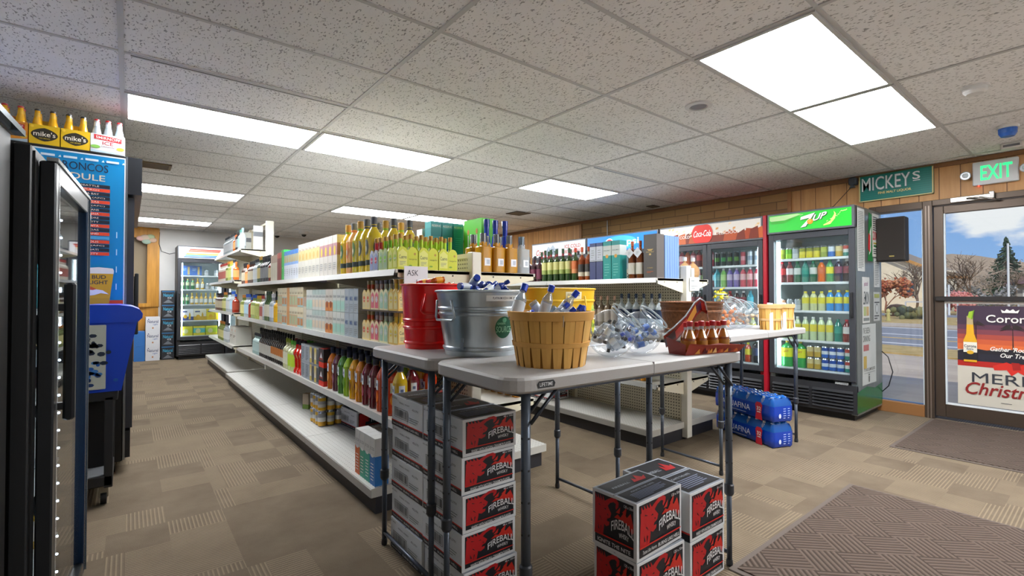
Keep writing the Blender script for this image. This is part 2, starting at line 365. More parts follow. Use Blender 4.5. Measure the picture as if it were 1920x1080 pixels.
w = MB().box(X1-.025, 1.64, 2.445, X1, Y1, HC-.006, C('#7e5632', .5)).box(X1-.025, -2, 2.455, X1, 1.64, HC-.006, C('#7e5632', .5)).box(X1-.02, 2.43, 2.14, X1, 2.47, 2.445, C('#9c6c3e', .5)).box(X1-.02, 5.83, 2.0, X1, 5.87, 2.445, C('#9c6c3e', .5))
struct('trim_3', w)
w = MB().box(X0, 6.5, 0, X0+.012, Y1, .1, C('#3a342d')); struct('baseboard_left', w)
struct('baseboard_right', MB().box(X1-.012, 1.66, 0, X1, Y1, .1, C('#3a342d')))
tag(part('conduit', MB().tube([(X1-.02, 5.25, 2.0), (X1-.02, 5.25, 2.44)], .009, C('#d8d8d8'))), 'white conduit pipe running up the brick wall above the pepsi cooler'.replace('pepsi cooler', 'blue-headed cooler'), 'pipe')
# window and door in the right wall
BRZ = C('#54473d', .4, .5); BRZL = C('#8d7f74', .35, .6); SIL = C('#8f6238', .5)
wd = MB(); wd.box(X1-.02, 1.60, .0, X1+.12, 1.66, 2.14, BRZ, .004).box(X1-.02, 1.14, 0, X1+.12, 1.215, 2.14, BRZ, .004).box(X1-.02, 1.215, 2.07, X1+.12, 1.60, 2.14, BRZ, .004)
wd.box(X1-.02, 1.215, 0, X1+.12, 1.60, .115, SIL, .004).box(X1-.024, 1.160, .0, X1-.018, 1.170, 2.09, BRZL).box(X1-.024, 1.185, 0, X1-.018, 1.193, 2.09, BRZL)
win = struct('window_1', wd); part('pane', MB().box(X1+.05, 1.2, .1, X1+.056, 1.61, 2.08, WGLASS), win)
part('glazing_bead', MB().box(X1+.03, 1.213, .112, X1+.05, 1.232, 2.072, C('#d6dde2', .4)).box(X1+.03, 1.583, .112, X1+.05, 1.6, 2.072, C('#d6dde2', .4)).box(X1+.03, 1.232, .112, X1+.05, 1.583, .127, C('#4f6f9a', .4)), win)
dd = MB(); DY0, DY1 = .20, 1.135
dd.box(X1+.0, DY1-.075, .03, X1+.05, DY1, 2.075, BRZ, .004).box(X1, DY0, .03, X1+.05, DY0+.075, 2.075, BRZ, .004).box(X1, DY0+.075, 2.0, X1+.05, DY1-.075, 2.075, BRZ, .004).box(X1, DY0+.075, .03, X1+.05, DY1-.075, .155, BRZ, .004)
dr = struct('door_1', dd); part('pane', MB().box(X1+.022, DY0+.07, .15, X1+.028, DY1-.07, 2.005, WGLASS), dr)
part('push_bar', MB().box(X1-.035, DY0+.02, 1.15, X1+.01, DY1-.01, 1.195, C('#3d3a3a', .35, .6), .006).box(X1-.004, DY0+.075, 1.125, X1+.004, DY1-.075, 1.148, C('#b9b2aa', .4, .6)), dr)
part('glazing_bead', MB().box(X1-.002, DY1-.088, .155, X1+.02, DY1-.075, 2.0, C('#cfd8de', .4)).box(X1-.002, DY0+.075, .155, X1+.02, DY1-.088, .172, C('#e4e8ea', .4)), dr)
cl = MB().box(X1-.075, .72, 2.085, X1-.02, 1.0, 2.135, C('#9c9690', .3, .8), .006).box(X1-.07, .70, 2.09, X1-.02, .735, 2.155, C('#6d6a68', .3, .8), .004)
part('door_closer', cl, dr); part('closer_arm', MB().tube([(X1-.08, .88, 2.11), (X1-.14, .78, 2.10), (X1-.03, .66, 2.07)], .008, C('#b8b4b0', .25, .9)), dr)
fr = MB().box(X1-.02, -.1, 2.085, X1+.12, 1.14, 2.14, BRZ, .003).box(X1-.02, .13, 0, X1+.12, .195, 2.085, BRZ, .003).box(X1-.02, -1.3, 0, X1+.12, -1.24, 2.14, BRZ).box(X1-.02, -1.24, 2.085, X1+.12, -.1, 2.14, BRZ).box(X1-.02, -1.24, 0, X1+.12, .13, .11, SIL)
w2 = struct('window_2', fr); part('pane', MB().box(X1+.05, -1.25, .1, X1+.056, .14, 2.1, WGLASS), w2)
# ceiling lights, one thing per panel
PANE = C('#ffffff', .5, em=PANEL_POWER)
PANE.node_tree.nodes['Principled BSDF'].inputs['Emission Color'].default_value = (.965, .985, 1.0, 1)
def panel(i, j, label):
    x0, y0 = GXL[i]+.03, GYL[0]+.61*j+.03; x1, y1 = x0+1.159, y0+.55
    t = thing('ceiling_light', label, 'ceiling light', ((x0+x1)/2, (y0+y1)/2, HC-.012), group='lit ceiling panels'); a, b = (x1-x0)/2, (y1-y0)/2
    part('diffuser', MB().box(-a, -b, -.0, a, b, .008, PANE), t)
    part('frame', MB().box(-a-.02, -b-.02, -.002, a+.02, -b, .012, TBAR).box(-a-.02, b, -.002, a+.02, b+.02, .012, TBAR).box(-a-.02, -b, -.002, -a, b, .012, TBAR).box(a, -b, -.002, a+.02, b, .012, TBAR), t)
for i, j, lb in [(2, 4, 'large lit ceiling panel with the downlight beside it'), (3, 4, 'lit ceiling panel near the smoke detector and the door'), (0, 9, 'lit ceiling panel nearest the bottle packs on the tall cooler'),
                 (1, 9, 'lit ceiling panel, second from the tall cooler in its row'), (3, 9, 'lit ceiling panel above the rack with the blue bottles'), (0, 14, 'lit ceiling panel in front of the second brown vent'),
                 (0, 19, 'lit ceiling panel closest to the far wall'), (2, 14, 'lit ceiling panel over the tall yellow mixer bottles'), (3, 14, 'lit ceiling panel over the teal cartons and green box'), (2, 0, 'lit ceiling panel behind the photographer'), (0, 4, 'lit ceiling panel over the black glass-door fridge')]:
    if (i, j) == (0, 4): continue
    panel(i, j, lb)
panel(5-1, 0, 'lit ceiling panel by the front windows')
for sx, lb, dirt in ((-.02, 'long soot-stained air slot in the ceiling above the aisle', 1), (3.66, 'long blue-edged air slot in the ceiling near the brick wall', 0)):
    t = thing('air_slot', lb, 'air vent', (sx, 3.27, HC-.008))
    part('slot_frame', MB().box(.02, -.03, 0, 1.19, -.02, .008, C('#dcdcdc')).box(.02, .02, 0, 1.19, .03, .008, C('#dcdcdc')), t)
    part('slot', MB().box(.02, -.02, .003, 1.19, .02, .006, C('#2c2d30' if dirt else '#4a6488')), t)
    if dirt:
        a = Art(); rr = random.Random(3)
        for k in range(260):
            u = rr.uniform(.1, 1.1); v = .03+abs(rr.gauss(0, .035)); v = v if rr.random() < .55 else -v
            a.disc(u, v, rr.uniform(.002, .006), rr.uniform(.001, .003), C('#4c4c4c'), 6); a.k = 1
        part('soot', a.mb((0, 0, .0025), (1, 0, 0), (0, -1, 0), None, .0002), t)
def vent(x, y, sx, sy, label, col='#54483c'):
    t = thing('ceiling_vent', label, 'air vent', (x, y, HC-.014)); m = MB()
    part('vent_frame', MB().box(-sx, -sy, 0, sx, -sy+.02, .012, C(col)).box(-sx, sy-.02, 0, sx, sy, .012, C(col)).box(-sx, -sy, 0, -sx+.02, sy, .012, C(col)).box(sx-.02, -sy, 0, sx, sy, .012, C(col)), t)
    n = 9
    for k in range(n): y_ = -sy+.03+(2*sy-.06)*k/(n-1); m.box(-sx+.02, y_-.008, .002, sx-.02, y_+.004, .009, C('#6a5a48'))
    part('slats', m, t)
vent(.07, 5.95, .26, .12, 'brown slatted ceiling vent beside the tall cooler', '#7a6648'); vent(4.80, 5.88, .14, .14, 'small dark square ceiling vent above the blue bottles', '#4a4038'); vent(5.95, 4.2, .08, .06, 'tiny ceiling vent by the brick wall', '#55504a')
t = thing('downlight', 'round recessed downlight set in a ceiling tile', 'downlight', (3.03, 1.77, HC-.014))
part('trim_ring', MB().lathe([(.055, .013), (.06, 0), (.088, .004), (.09, .013)], C('#d6d6d6'), 28, top=False, bottom=False), t); part('bulb', MB().lathe([(.001, .004), (.05, .004), (.056, .012)], C('#8f9296', .3, .5), 24), t)
def disc_thing(name, label, cat, x, y, r, h, col, rim=None):
    t = thing(name, label, cat, (x, y, HC-h)); part('housing', MB().lathe([(r*.7, 0), (r*.95, h*.3), (r, h)], C(col, .4), 24), t); part('mounting_ring', MB().lathe([(r*1.15, h*.75), (r*1.15, h)], C(rim or '#e4e4e4', .4), 24), t); return t
disc_thing('smoke_detector', 'white round smoke detector on the ceiling near the door', 'smoke detector', 4.10, .545, .06, .045, '#dedede')
disc_thing('warning_beacon', 'blue round warning beacon on the ceiling above the exit', 'beacon', 5.25, .52, .055, .08, '#2a62b8')
t = thing('ceiling_sensor', 'small white box sensor on the ceiling between beacon and exit sign', 'sensor', (5.86, .555, HC-.05)); part('housing', MB().box(-.05, -.07, .0, .05, .07, .05, C('#d2cfcb'), .008), t); part('lens', MB().box(-.055, -.05, .012, -.049, .05, .03, C('#6a6a6e', .2)), t)
for x, y, lb in ((2.80, 10.35, 'white dome security camera, right one of the far pair'), (2.42, 10.9, 'white dome security camera next to the tall bare shelf end')):
    t = thing('dome_camera', lb, 'security camera', (x, y, HC-.09)); part('housing', MB().lathe([(.06, .03), (.085, .05), (.09, .09)], C('#cfcfcf'), 20), t); part('lens', MB().ball((0, 0, .035), .05, C('#151515', .1), 12), t)
# wall sign, exit sign, speaker, alarm horn
a = Art(.0012); TEAL = C('#0d7d75', .4)
t = thing('beer_sign', 'green wooden malt liquor sign on the wall over the window', 'sign', (X1-.03, 1.74, 2.205)); SW, SH = .615, .275
part('board', MB().box(-.0, -SW, 0, .025, 0, SH, TEAL, .003), t)
b = MB().box(-.006, -SW, 0, .004, 0, .010, C('#cfc489')).box(-.006, -SW, 0, .004, -SW+.010, SH, C('#cfc489')).box(-.006, -.010, 0, .004, 0, SH, C('#cfc489')).box(-.006, -SW, SH-.007, .004, 0, SH, C('#2c6a4a'))
part('border', b, t)
for k in range(11): a.rect(.012, .02+k*.0215, SW-.012, .022+k*.0215, C('#095e58')); a.k = 0
a.k = 2; a.text('MICKEY', .03, .105, .44, .245, C('#6b7c84'), .006).text('MICKEY', .026, .110, .436, .25, C('#dfe6e8'), .004).text('S', .455, .165, .515, .245, C('#dfe6e8'), .012).rect(.458, .150, .515, .157, C('#dfe6e8')).text('FINE MALT LIQUOR', .17, .058, .445, .088, C('#d9cf8c'), .03)
part('lettering', a.mb((-.001, 0, 0), (0, -1, 0), (0, 0, 1)), t)
t = thing('exit_sign', 'white exit sign with green letters and two lamp heads', 'exit sign', (X1-.045, .845, 2.225))
part('housing', MB().box(0, -.30, 0, .045, 0, .215, C('#cfd0d2', .4), .006), t)
part('lettering', Art().text('EXIT', .055, .04, .262, .175, C('#1fd070', .4, em=.9), .016).mb((0, 0, 0), (0, -1, 0), (0, 0, 1)), t)
for yy in (.045, -.345):
    m = MB(); m.T = Matrix.Translation((-.01, yy, .10)) @ Matrix.Rotation(R(-90), 4, 'Y'); m.lathe([(.02, -.03), (.038, -.01), (.04, .012), (.034, .014)], C('#b7bbc0', .25, .5), 16); lh = part('lamp_head', m, t)
    part('lamp_lens', MB().ball((-.022, yy, .10), .024, C('#dfe6ee', .1), 10), lh)
part('indicator', MB().ball((.02, -.04, -.004), .006, C('#ff3020', em=4), 8), t)
t = thing('loudspeaker', 'black box loudspeaker hung in front of the side window', 'loudspeaker', (6.02, 1.555, 1.55))
part('cabinet', MB().box(0, -.235, 0, .15, 0, .445, C('#26211e', .6), .008), t); part('grille', MB().box(-.008, -.228, .012, 0, -.008, .433, C('#2a2522', .9)), t)
part('badge', MB().box(-.012, -.15, .045, -.008, -.11, .056, C('#c9b56a', .3, .6)), t); part('bracket', MB().box(.14, -.16, .18, .19, -.08, .26, C('#2a2a2a'), .004), t)
t = thing('alarm_horn', 'small grey horn box at the corner of the green sign', 'alarm', (X1-.07, 1.79, 2.40)); part('housing', MB().box(-.02, -.035, 0, .07, .035, .08, C('#3c434c'), .01), t); part('horn', MB().lathe([(.03, -.03), (.015, .0)], C('#4a525c'), 14), t)
tag(part('cord', MB().tube([(X1-.03, 1.8, 2.40), (X1-.04, 1.98, 2.20), (X1-.05, 2.16, 2.12)], .0035, C('#1d1d1d'))), 'thin black cord drooping over the wood boards beside the sign', 'cord')
tag(part('cord', MB().tube([(6.19, 1.56, .62), (6.16, 1.50, .57), (6.15, 1.46, .42), (6.17, 1.50, .27), (6.19, 1.56, .2)], .005, C('#1a1a1a'))), 'black power cord looping from the back of the soda cooler', 'cord')
# floor mats
def floor_mat(x0, y0, x1, y1, label):
    t = thing('entrance_mat', label, 'door mat', ((x0+x1)/2, (y0+y1)/2, 0)); a, b = (x1-x0)/2, (y1-y0)/2
    part('pile', MB().box(-a+.03, -b+.03, .0, a-.03, b-.03, .011, MAT), t); part('border', MB().box(-a, -b, 0, a, b, .006, C('#5a4f48', .8), .003), t)
floor_mat(2.08, -.9, 3.62, 1.09, 'brown ribbed mat nearest the folding tables'); floor_mat(4.76, -.6, 6.16, 1.16, 'brown ribbed mat lying at the glass door')
# poster on the door
PW, PH = .62, .925
t = thing('christmas_poster', 'beer christmas poster taped to the lower glass of the door', 'poster', (X1+.014, .972, .182))
part('sheet', MB().box(0, -PW, 0, .003, 0, PH, C('#b9b0a6', .5)), t)
a = Art(.0003); sky = ['#3d2a40', '#5a3448', '#7c3c48', '#a8483c', '#c85a34', '#d86a34']
for k, c in enumerate(sky): a.rect(0, .72-k*.045+.02, PW, PH if k == 0 else .72-(k-1)*.045+.03, C(c)); 
a.rect(0, .38, PW, .50, C('#232230')).poly([(0, .5), (.1, .53), (.2, .515), (.33, .54), (.47, .51), (PW, .545), (PW, .48), (0, .48)], C('#1f1c26')).rect(0, .36, PW, .41, C('#b32018'))
for px_, py_, s_ in ((.37, .72, 1.), (.13, .75, .8), (.6, .74, .8)):
    a.poly([(px_-.004, .5), (px_+.006, .5), (px_+.002, py_), (px_-.002, py_)], C('#231b1c'))
    for q in range(9):
        an = R(q*24-10); dx, dy = math.cos(an)*.085*s_, math.sin(an)*.05*s_
        a.poly([(px_, py_), (px_+dx*.5-.006, py_+dy*.8+.012), (px_+dx, py_+dy-.02), (px_+dx*.5+.004, py_+dy*.5-.004)], C('#2a1f1e'))
a.rect(0, 0, PW, .36, C('#c9c3b6'))
a.poly([(.045, .40), (.135, .40), (.137, .60), (.118, .66), (.112, .78), (.068, .78), (.064, .66), (.043, .60)], C('#e2a91c')).rect(.068, .75, .112, .83, C('#b9a67c')).rect(.043, .49, .137, .585, C('#e6e2d4')).rect(.043, .42, .137, .49, C('#1a1c22')).disc(.09, .49, .024, .018, C('#d9a81e')).text('Corona', .048, .535, .132, .562, C('#2a2f4a'), .02).text('Extra', .066, .512, .112, .53, C('#2a2f4a'), .02).poly([(.075, .82), (.10, .80), (.115, .88), (.085, .87)], C('#9cc02c')).poly([(.10, .80), (.108, .80), (.122, .885), (.113, .885)], C('#6f9a20'))
a.text('Corona', .20, .775, .50, .845, C('#efece6'), .012).poly([(.305, .865), (.405, .865), (.415, .895), (.39, .88), (.375, .90), (.355, .885), (.335, .90), (.32, .88), (.297, .895)], C('#efece6'))
a.text("Gather 'Round", .225, .515, .50, .555, C('#efece6'), .02, .3).text('Our Tree', .29, .46, .47, .50, C('#efece6'), .02, .3)
a.poly([(.24, .38), (.33, .42), (.40, .385), (.47, .43), (.58, .40), (.5, .36), (.44, .36), (.46, .30), (.40, .34), (.36, .30), (.33, .35), (.25, .34)], C('#cf2a1e')).poly([(.36, .42), (.41, .42), (.42, .36), (.37, .35)], C('#a01812'))
a.poly([(.45, .47), (.5, .50), (.62, .54), (.62, .40), (.53, .37), (.47, .36), (.44, .40)], C('#9a6a4c')).poly([(.5, .50), (.56, .66), (.62, .72), (.62, .46), (.54, .44)], C('#1c2a2c')).poly([(.44, .45), (.62, .22), (.62, .27), (.46, .47)], C('#d8d2cc'))
a.text('MERRY', .10, .215, .70-.08, .305, C('#33363f'), 0).text('Christmas', .055, .10, .62, .215, C('#8a1c1c'), .012, .3).rect(.29, .045, .36, .05, C('#555'+'555'))
part('printed_art', a.mb((0, 0, 0), (0, -1, 0), (0, 0, 1), None, .0004), t)
# ---------------------------------------------------------------- outside
ox = Matrix.Translation((13, 3, 0)) @ Matrix.Rotation(R(-9), 4, 'Z')
def strip(name, x0, x1, z, mt):
    m = MB(); m.T = ox; m.box(x0-13, -60, z-.1, x1-13, 70, z, mt); return struct(name, m)
m = MB().box(X1+.16, -40, -.12, 12.9+8, 60, -.03, CONC); struct('pavement', m)
strip('verge', 12.6, 14.4, .0, GRASS); strip('road', 14.4, 22.5, -.015, ASPH); strip('sidewalk', 22.5, 25, .02, CONC); strip('ground', 25, 33, .03, GRASS); strip('far_road', 33, 37, .035, ASPH); strip('far_ground', 37, 200, .04, GRASS)
m = MB(); m.T = ox
for x_ in (15.1, 18.4, 21.9): m.box(x_-13, -60, -.016, x_-13+.14, 70, -.008, C('#e6e6e8'))
m.box(16.9-13, -60, -.016, 17.05-13, 70, -.008, C('#d8b24a')); struct('road_lines', m)
def at(px, d):     # direction through the window at depth d
    an = YAW+math.atan((px-960)/F); q = d/(math.sin(an)*math.sin(YAW)+math.cos(an)*math.cos(YAW)); return math.sin(an)*q, math.cos(an)*q
hx, hy = at(1672, 36)
t = thing('house', 'cream stucco house with a gabled roof across the road', 'house', (hx, hy, .04), R(-9))
part('walls', MB().box(0, -3.0, 0, 2.2, 4.6, 2.9, STUCCO).add([(0, -4.6+2.1, 2.9), (0, 4.6, 2.9), (0, 1.05, 4.7)], [(0, 1, 2)], STUCCO), t)
RF = C('#8f8478', .8); part('roof', MB().add([(-.5, -3.1, 2.75), (-.5, 1.05, 4.95), (2.6, 1.05, 4.95), (2.6, -3.1, 2.75), (-.5, 5.2, 2.75), (2.6, 5.2, 2.75), (-.5, -3.1, 2.6), (-.5, 1.05, 4.78), (-.5, 5.2, 2.6)], [(0, 1, 2, 3), (1, 4, 5, 2)], RF).add([(-.52, -3.1, 2.75), (-.52, 1.05, 4.95), (-.52, 1.05, 4.7), (-.52, -3.1, 2.5)], [(0, 1, 2, 3)], C('#c8924e')).add([(-.52, 5.2, 2.75), (-.52, 1.05, 4.95), (-.52, 1.05, 4.7), (-.52, 5.2, 2.5)], [(3, 2, 1, 0)], C('#c8924e')).box(-.8, -4.0, 2.3, 1, -2.6, 2.45, C('#a8763c')), t)
for yy in (-2.6, -1.4, .3, 2.6):
    wf = part('window', MB().box(-.06, yy, 1.1, .0, yy+.6, 2.2, C('#4a4238')), t); part('pane', MB().box(-.07, yy+.06, 1.16, -.06, yy+.54, 2.14, C('#2c3a4a', .1)), wf)
hx, hy = at(1950, 40)
t = thing('house', 'low brown-roofed house at the edge of the door view', 'house', (hx, hy, .04), R(-9))
part('walls', MB().box(0, -6, 0, 8, 1.4, 2.0, C('#9c9a98')), t); part('roof', MB().add([(-.8, -6, 2.1), (-.8, 2, 2.1), (4, 1.4, 3.1), (4, -6, 3.1), (8.6, -6, 2.1), (8.6, 2, 2.1)], [(0, 1, 2, 3), (3, 2, 5, 4), (1, 5, 2), (1, 0, 4, 5)], C('#6e4434')), t)
wf = part('window', MB().box(-.05, .0, .8, 0, 1.0, 1.6, C('#e0e0e0')), t); part('pane', MB().box(-.07, .1, .9, -.05, .9, 1.5, C('#38506c', .1)), wf)
BARK = C('#6b5646', .9); 
def bare_tree(px, d, h, label, col=BARK, blossom=None, seed=1, spread=.55, nb=(3, 5), lv=5, cat='tree'):
    rr = random.Random(seed); x, y = at(px, d); t = thing('bare_tree' if not blossom else 'blossoming_tree', label, cat, (x, y, 0), group=None); m = MB(); tips = []
    def br(p, dv, L_, r, k):
        q = p+dv*L_; m.tube([p, (p+q)/2+Vector((rr.uniform(-1, 1), rr.uniform(-1, 1), 0))*L_*.06, q], r, col, 4); 
        if k == 0: tips.append(q); return
        for _ in range(rr.randint(*nb) if k > 1 else 3):
            nd = (dv+Vector((rr.gauss(0, spread), rr.gauss(0, spread), rr.gauss(.08, .3)))).normalized(); br(p+dv*L_*rr.uniform(.55, 1), nd, L_*rr.uniform(.6, .8), r*.58, k-1)
    br(Vector((0, 0, 0)), Vector((0, 0, 1)), h*.3, h*.016, lv-1); part('branches', m, t)
    if blossom:
        f = MB()
        for q in tips:
            for _ in range(5): f.ball((q.x+rr.gauss(0, .12), q.y+rr.gauss(0, .12), q.z+rr.gauss(0, .1)), rr.uniform(.05, .11), C(rr.choice(blossom), .9), 5)
        part('blossom', f, t)
bare_tree(1718, 30, 5.0, 'bare leafless tree behind the cream house roof', seed=4)
bare_tree(1662, 26, 2.9, 'small bare reddish tree in front of the cream house', C('#8a5a44', .9), ['#a8583c', '#b87850'], seed=8)
bare_tree(1818, 31, 5.0, 'large bare tree rising left of the dark conifer', seed=12)
bare_tree(1786, 46, 5.2, 'slim bare tree at the hinge side of the door view', seed=17)
bare_tree(1796, 29, 1.7, 'low pink-leaved shrub tree across the road', C('#7a5248', .9), ['#d89088', '#c87870'], seed=21)
bare_tree(1862, 38, 4.2, 'pale grey bare tree in front of the conifer', C('#a89c90', .9), seed=27)
bare_tree(1905, 36, 5.0, 'bare twiggy tree at the right edge of the door view', C('#8a7a6c', .9), seed=31)
x, y = at(1888, 48); t = thing('conifer', 'dark green conifer standing above the other trees', 'tree', (x, y, 0)); rr = random.Random(5); m = MB(); part('trunk', MB().lathe([(.2, 0), (.03, 6.6)], BARK, 8), t)
for k in range(330):
    z = rr.uniform(1.2, 6.9); r = (6.95-z)*.36*rr.uniform(.5, 1.05)+.08; a_ = rr.uniform(0, 6.28); p = Vector((math.cos(a_)*r, math.sin(a_)*r, z-.06*r)); s_ = Vector((0, 0, z+.2)); d_ = Vector((-math.sin(a_), math.cos(a_), 0))*.10
    m.add([s_, p+d_, p+Vector((0, 0, -.15)), p-d_], [(0, 1, 2), (0, 2, 3)], C(rr.choice(['#2e4436', '#3c5442', '#4a5e48']), .9))
part('needles', m, t)
def scrub(px0, px1, d, h, cols, label, seed, n=900):
    rr = random.Random(seed); m = MB(); a_, b_ = Vector(at(px0, d)), Vector(at(px1, d))
    for _ in range(n):
        q = a_.lerp(b_, rr.random())+Vector((rr.gauss(0, 1.2), 0)); hh = h*(.55+.45*math.sin(q.y*1.7+seed)**2); z = rr.uniform(0, hh); s_ = rr.uniform(.08, .26)
        u = Vector((rr.gauss(0, 1), rr.gauss(0, 1), rr.gauss(0, 1))).normalized()*s_; v = Vector((rr.gauss(0, 1), rr.gauss(0, 1), rr.gauss(0, 1))).normalized()*s_; p = Vector((q.x, q.y, z))
        m.add([p, p+u, p+v], [(0, 1, 2)], C(rr.choice(cols), .9))
    o = part('scrub', m); tag(o, label, 'bushes', kind='stuff')
scrub(1750, 1960, 56, 5.4, ['#a89a8c', '#8f8274', '#b5a496', '#7c7468', '#c0a890'], 'band of grey leafless brush beyond the far road', 2, 6000)
scrub(1640, 1800, 62, 3.6, ['#a89078', '#b8a48c', '#8c7c6a'], 'tan brush behind the houses', 3, 1500)
scrub(1815, 1900, 34, 1.9, ['#6a6a68', '#8c8c8c', '#a0a0a2', '#54585a'], 'low grey-green shrubs in the middle of the door view', 6, 1500)
m = MB(); n_ = 60; vs = []
for i in range(n_+1): an = R(40+i*1.7); r_ = 150; z = 5.5+2.6*math.sin(i*.31)+1.3*math.sin(i*.83+1); vs += [(math.sin(an)*r_, math.cos(an)*r_, -2), (math.sin(an)*(r_+60), math.cos(an)*(r_+60), z*1.6), (math.sin(an)*(r_+140), math.cos(an)*(r_+140), -2)]
m.add(vs, [(3*i+k, 3*i+3+k, 3*i+4+k, 3*i+1+k) for i in range(n_) for k in (0, 1)], C('#a08c74', .95)); o = struct('hills', m)
x, y = at(1665, 22); t = thing('fire_hydrant', 'pale yellow fire hydrant on the far verge', 'fire hydrant', (x, y, .03)); part('barrel', MB().lathe([(.1, 0), (.1, .05), (.07, .06), (.07, .4), (.09, .42), (.07, .5), (.02, .56)], C('#b8b070'), 12), t); part('outlets', MB().box(-.04, -.13, .28, .04, .13, .35, C('#9aa080'), .01), t)
x, y = at(1712, 24); o = part('clipped_shrub', (lambda m: [m.ball((random.gauss(0, .35), random.gauss(0, .35), abs(random.gauss(.25, .12))), random.uniform(.1, .25), C(random.choice(['#3c4438', '#565c3c', '#707048']), .9), 7) for _ in range(60)] and m)(MB()), None); o.location = (x, y, .03); tag(o, 'dark mounded shrub on the verge before the house', 'shrub')
x, y = at(1682, 27); t = thing('planter', 'wide brown planter bowl with brush on the far lawn', 'planter', (x, y, .03)); part('bowl', MB().lathe([(.3, 0), (.55, .5), (.5, .5)], C('#6a4a3e'), 16), t); part('brush', MB().ball((0, 0, .5), .45, C('#8a6a54', .9), 8, (1, 1, .4)), t)
for px_, d_, lb in ((1779, 28, 'white lamp pole nearest the door hinge'), (1891, 28, 'white lamp pole in front of the conifer')):
    x, y = at(px_, d_); t = thing('lamp_pole', lb, 'pole', (x, y, 0)); part('pole', MB().lathe([(.06, 0), (.05, 4.2 if px_ > 1800 else 1.8)], C('#d8dce0'), 8), t)
x, y = at(1840, 27); t = thing('fence', 'thin white rail fence across the road', 'fence', (x, y, 0), R(-9)); m = MB().box(-.03, -9, .75, .03, 3.5, .82, C('#c9ccd0')); part('rail', m, t)
for k in range(6): part('post', MB().box(-.03, -9+k*2.5, 0, .03, -8.94+k*2.5, .8, C('#c9ccd0')), t)
# ---------------------------------------------------------------- shelving
SHM = grain_mat('grey_enamel_shelf', '#b9b7b0', '#c6c4bd', (1, 1, 1), .35, .1, 3); SHT = C('#d6cfb8', .45); KICK = C('#2b2b30', .45); CHAN = C('#a9a9a6', .35, .3)
DECKM = peg_mat('perforated_deck', (0, 1), '#bfbeb9', .03, .1)
def gondola(xl, xr, xc, ya, yb, secs, label, shelves, up_top, end_left=True, base_h=.10, deck=.15, ptop=None, uw=.035):
    """ya near end, yb far end; shelves: list of (z, left front x, right front x)"""
    t = thing('gondola_rack', label, 'shelving unit', (xc, ya, 0)); ox_, oy = xc, ya; Lg = yb-ya
    part('kick_plate', MB().box(xl-ox_+.03, .02, 0, xr-ox_-.03, Lg, base_h, KICK), t)
    ys = [Lg*i/secs for i in range(secs+1)]
    for i in range(secs):
        part('deck', MB().box(xl-ox_, ys[i]+.002, base_h, -.03, ys[i+1]-.002, deck, SHM, top=DECKM), t)
        part('deck', MB().box(.03, ys[i]+.002, base_h, xr-ox_, ys[i+1]-.002, deck, SHM, top=DECKM), t)
        part('deck_edge', MB().box(xl-ox_-.006, ys[i]+.002, base_h+.002, xl-ox_, ys[i+1]-.002, deck-.004, CHAN), t)
        part('back_panel', MB().box(-.012, ys[i]+.03, deck, .012, ys[i+1]-.03, (ptop or up_top-.03), PEG), t)
    for i in range(secs+1): part('upright', MB().box(-uw, ys[i]-(.03 if i == 0 else .015), .02, uw, ys[i]+.03, up_top, SHT if i else C('#d9d6ca', .4), .004), t)
    part('top_rail', MB().box(-.02, 0, up_top-.035, .02, Lg, up_top-.005, SHT), t)
    for z, fl, fr_ in shelves:
        for side, fx in ((-1, fl), (1, fr_)):
            if fx is None: continue
            a, b = (fx-ox_, -.03) if side < 0 else (.03, fx-ox_)
            for i in range(secs):
                y0, y1 = ys[i]+.003, ys[i+1]-.003
                sh = part('shelf', MB().box(a, y0, z-.02, b, y1, z, SHM), t)
                e = a if side < 0 else b
                part('price_channel', MB().add([(e, y0, z+.002), (e, y1, z+.002), (e+side*.012, y1, z-.036), (e+side*.012, y0, z-.036), (e-side*.004, y0, z-.036), (e-side*.004, y1, z-.036)], [(0, 1, 2, 3), (3, 2, 5, 4), (4, 5, 1, 0)] if side < 0 else [(3, 2, 1, 0), (4, 5, 2, 3), (0, 1, 5, 4)], CHAN), sh)
                for yy in (y0, y1-.004):
                    f = a+.015 if side < 0 else b-.015; k = -.035*side*-1
                    br = MB().add([(f, yy, z-.002), (side*.036, yy, z-.002), (side*.036, yy, z-.12), (f, yy, z-.045), (f, yy+.004, z-.002), (side*.036, yy+.004, z-.002), (side*.036, yy+.004, z-.12), (f, yy+.004, z-.045)], [(0, 1, 2, 3), (7, 6, 5, 4), (3, 2, 6, 7), (0, 4, 5, 1), (0, 3, 7, 4)], SHT)
                    if i == 0 and yy == y0:
                        for q in (.25, .75): xx = f+(side*.036-f)*q; br.box(xx-.005, yy-.0015, z-.035, xx+.005, yy, z-.025, C('#3a352a'))
                    part('bracket', br, sh)
    return t
GX, GN = 1.72, 2.55
gondola(1.05, 2.34, GX, GN, 7.55, 4, 'long double-sided grey gondola rack in the middle of the shop', [(1.357, 1.185, 2.235), (.92, 1.185, 2.235), (.49, 1.185, 2.235)], 1.48)
gondola(3.20, 4.16, 3.68, 2.275, 6.10, 3, 'double-sided gondola rack nearest the soda coolers', [(1.345, 3.27, 4.04), (.92, 3.27, 4.04), (.50, 3.27, 4.04)], 1.455)
gondola(1.09, 2.25, 1.60, 7.66, 10.1, 2, 'taller far gondola rack with bare uprights on top', [(1.86, 1.22, None), (1.42, 1.14, 2.1), (.96, 1.14, 2.1), (.50, 1.14, 2.1)], 2.28, ptop=1.87, uw=.05)
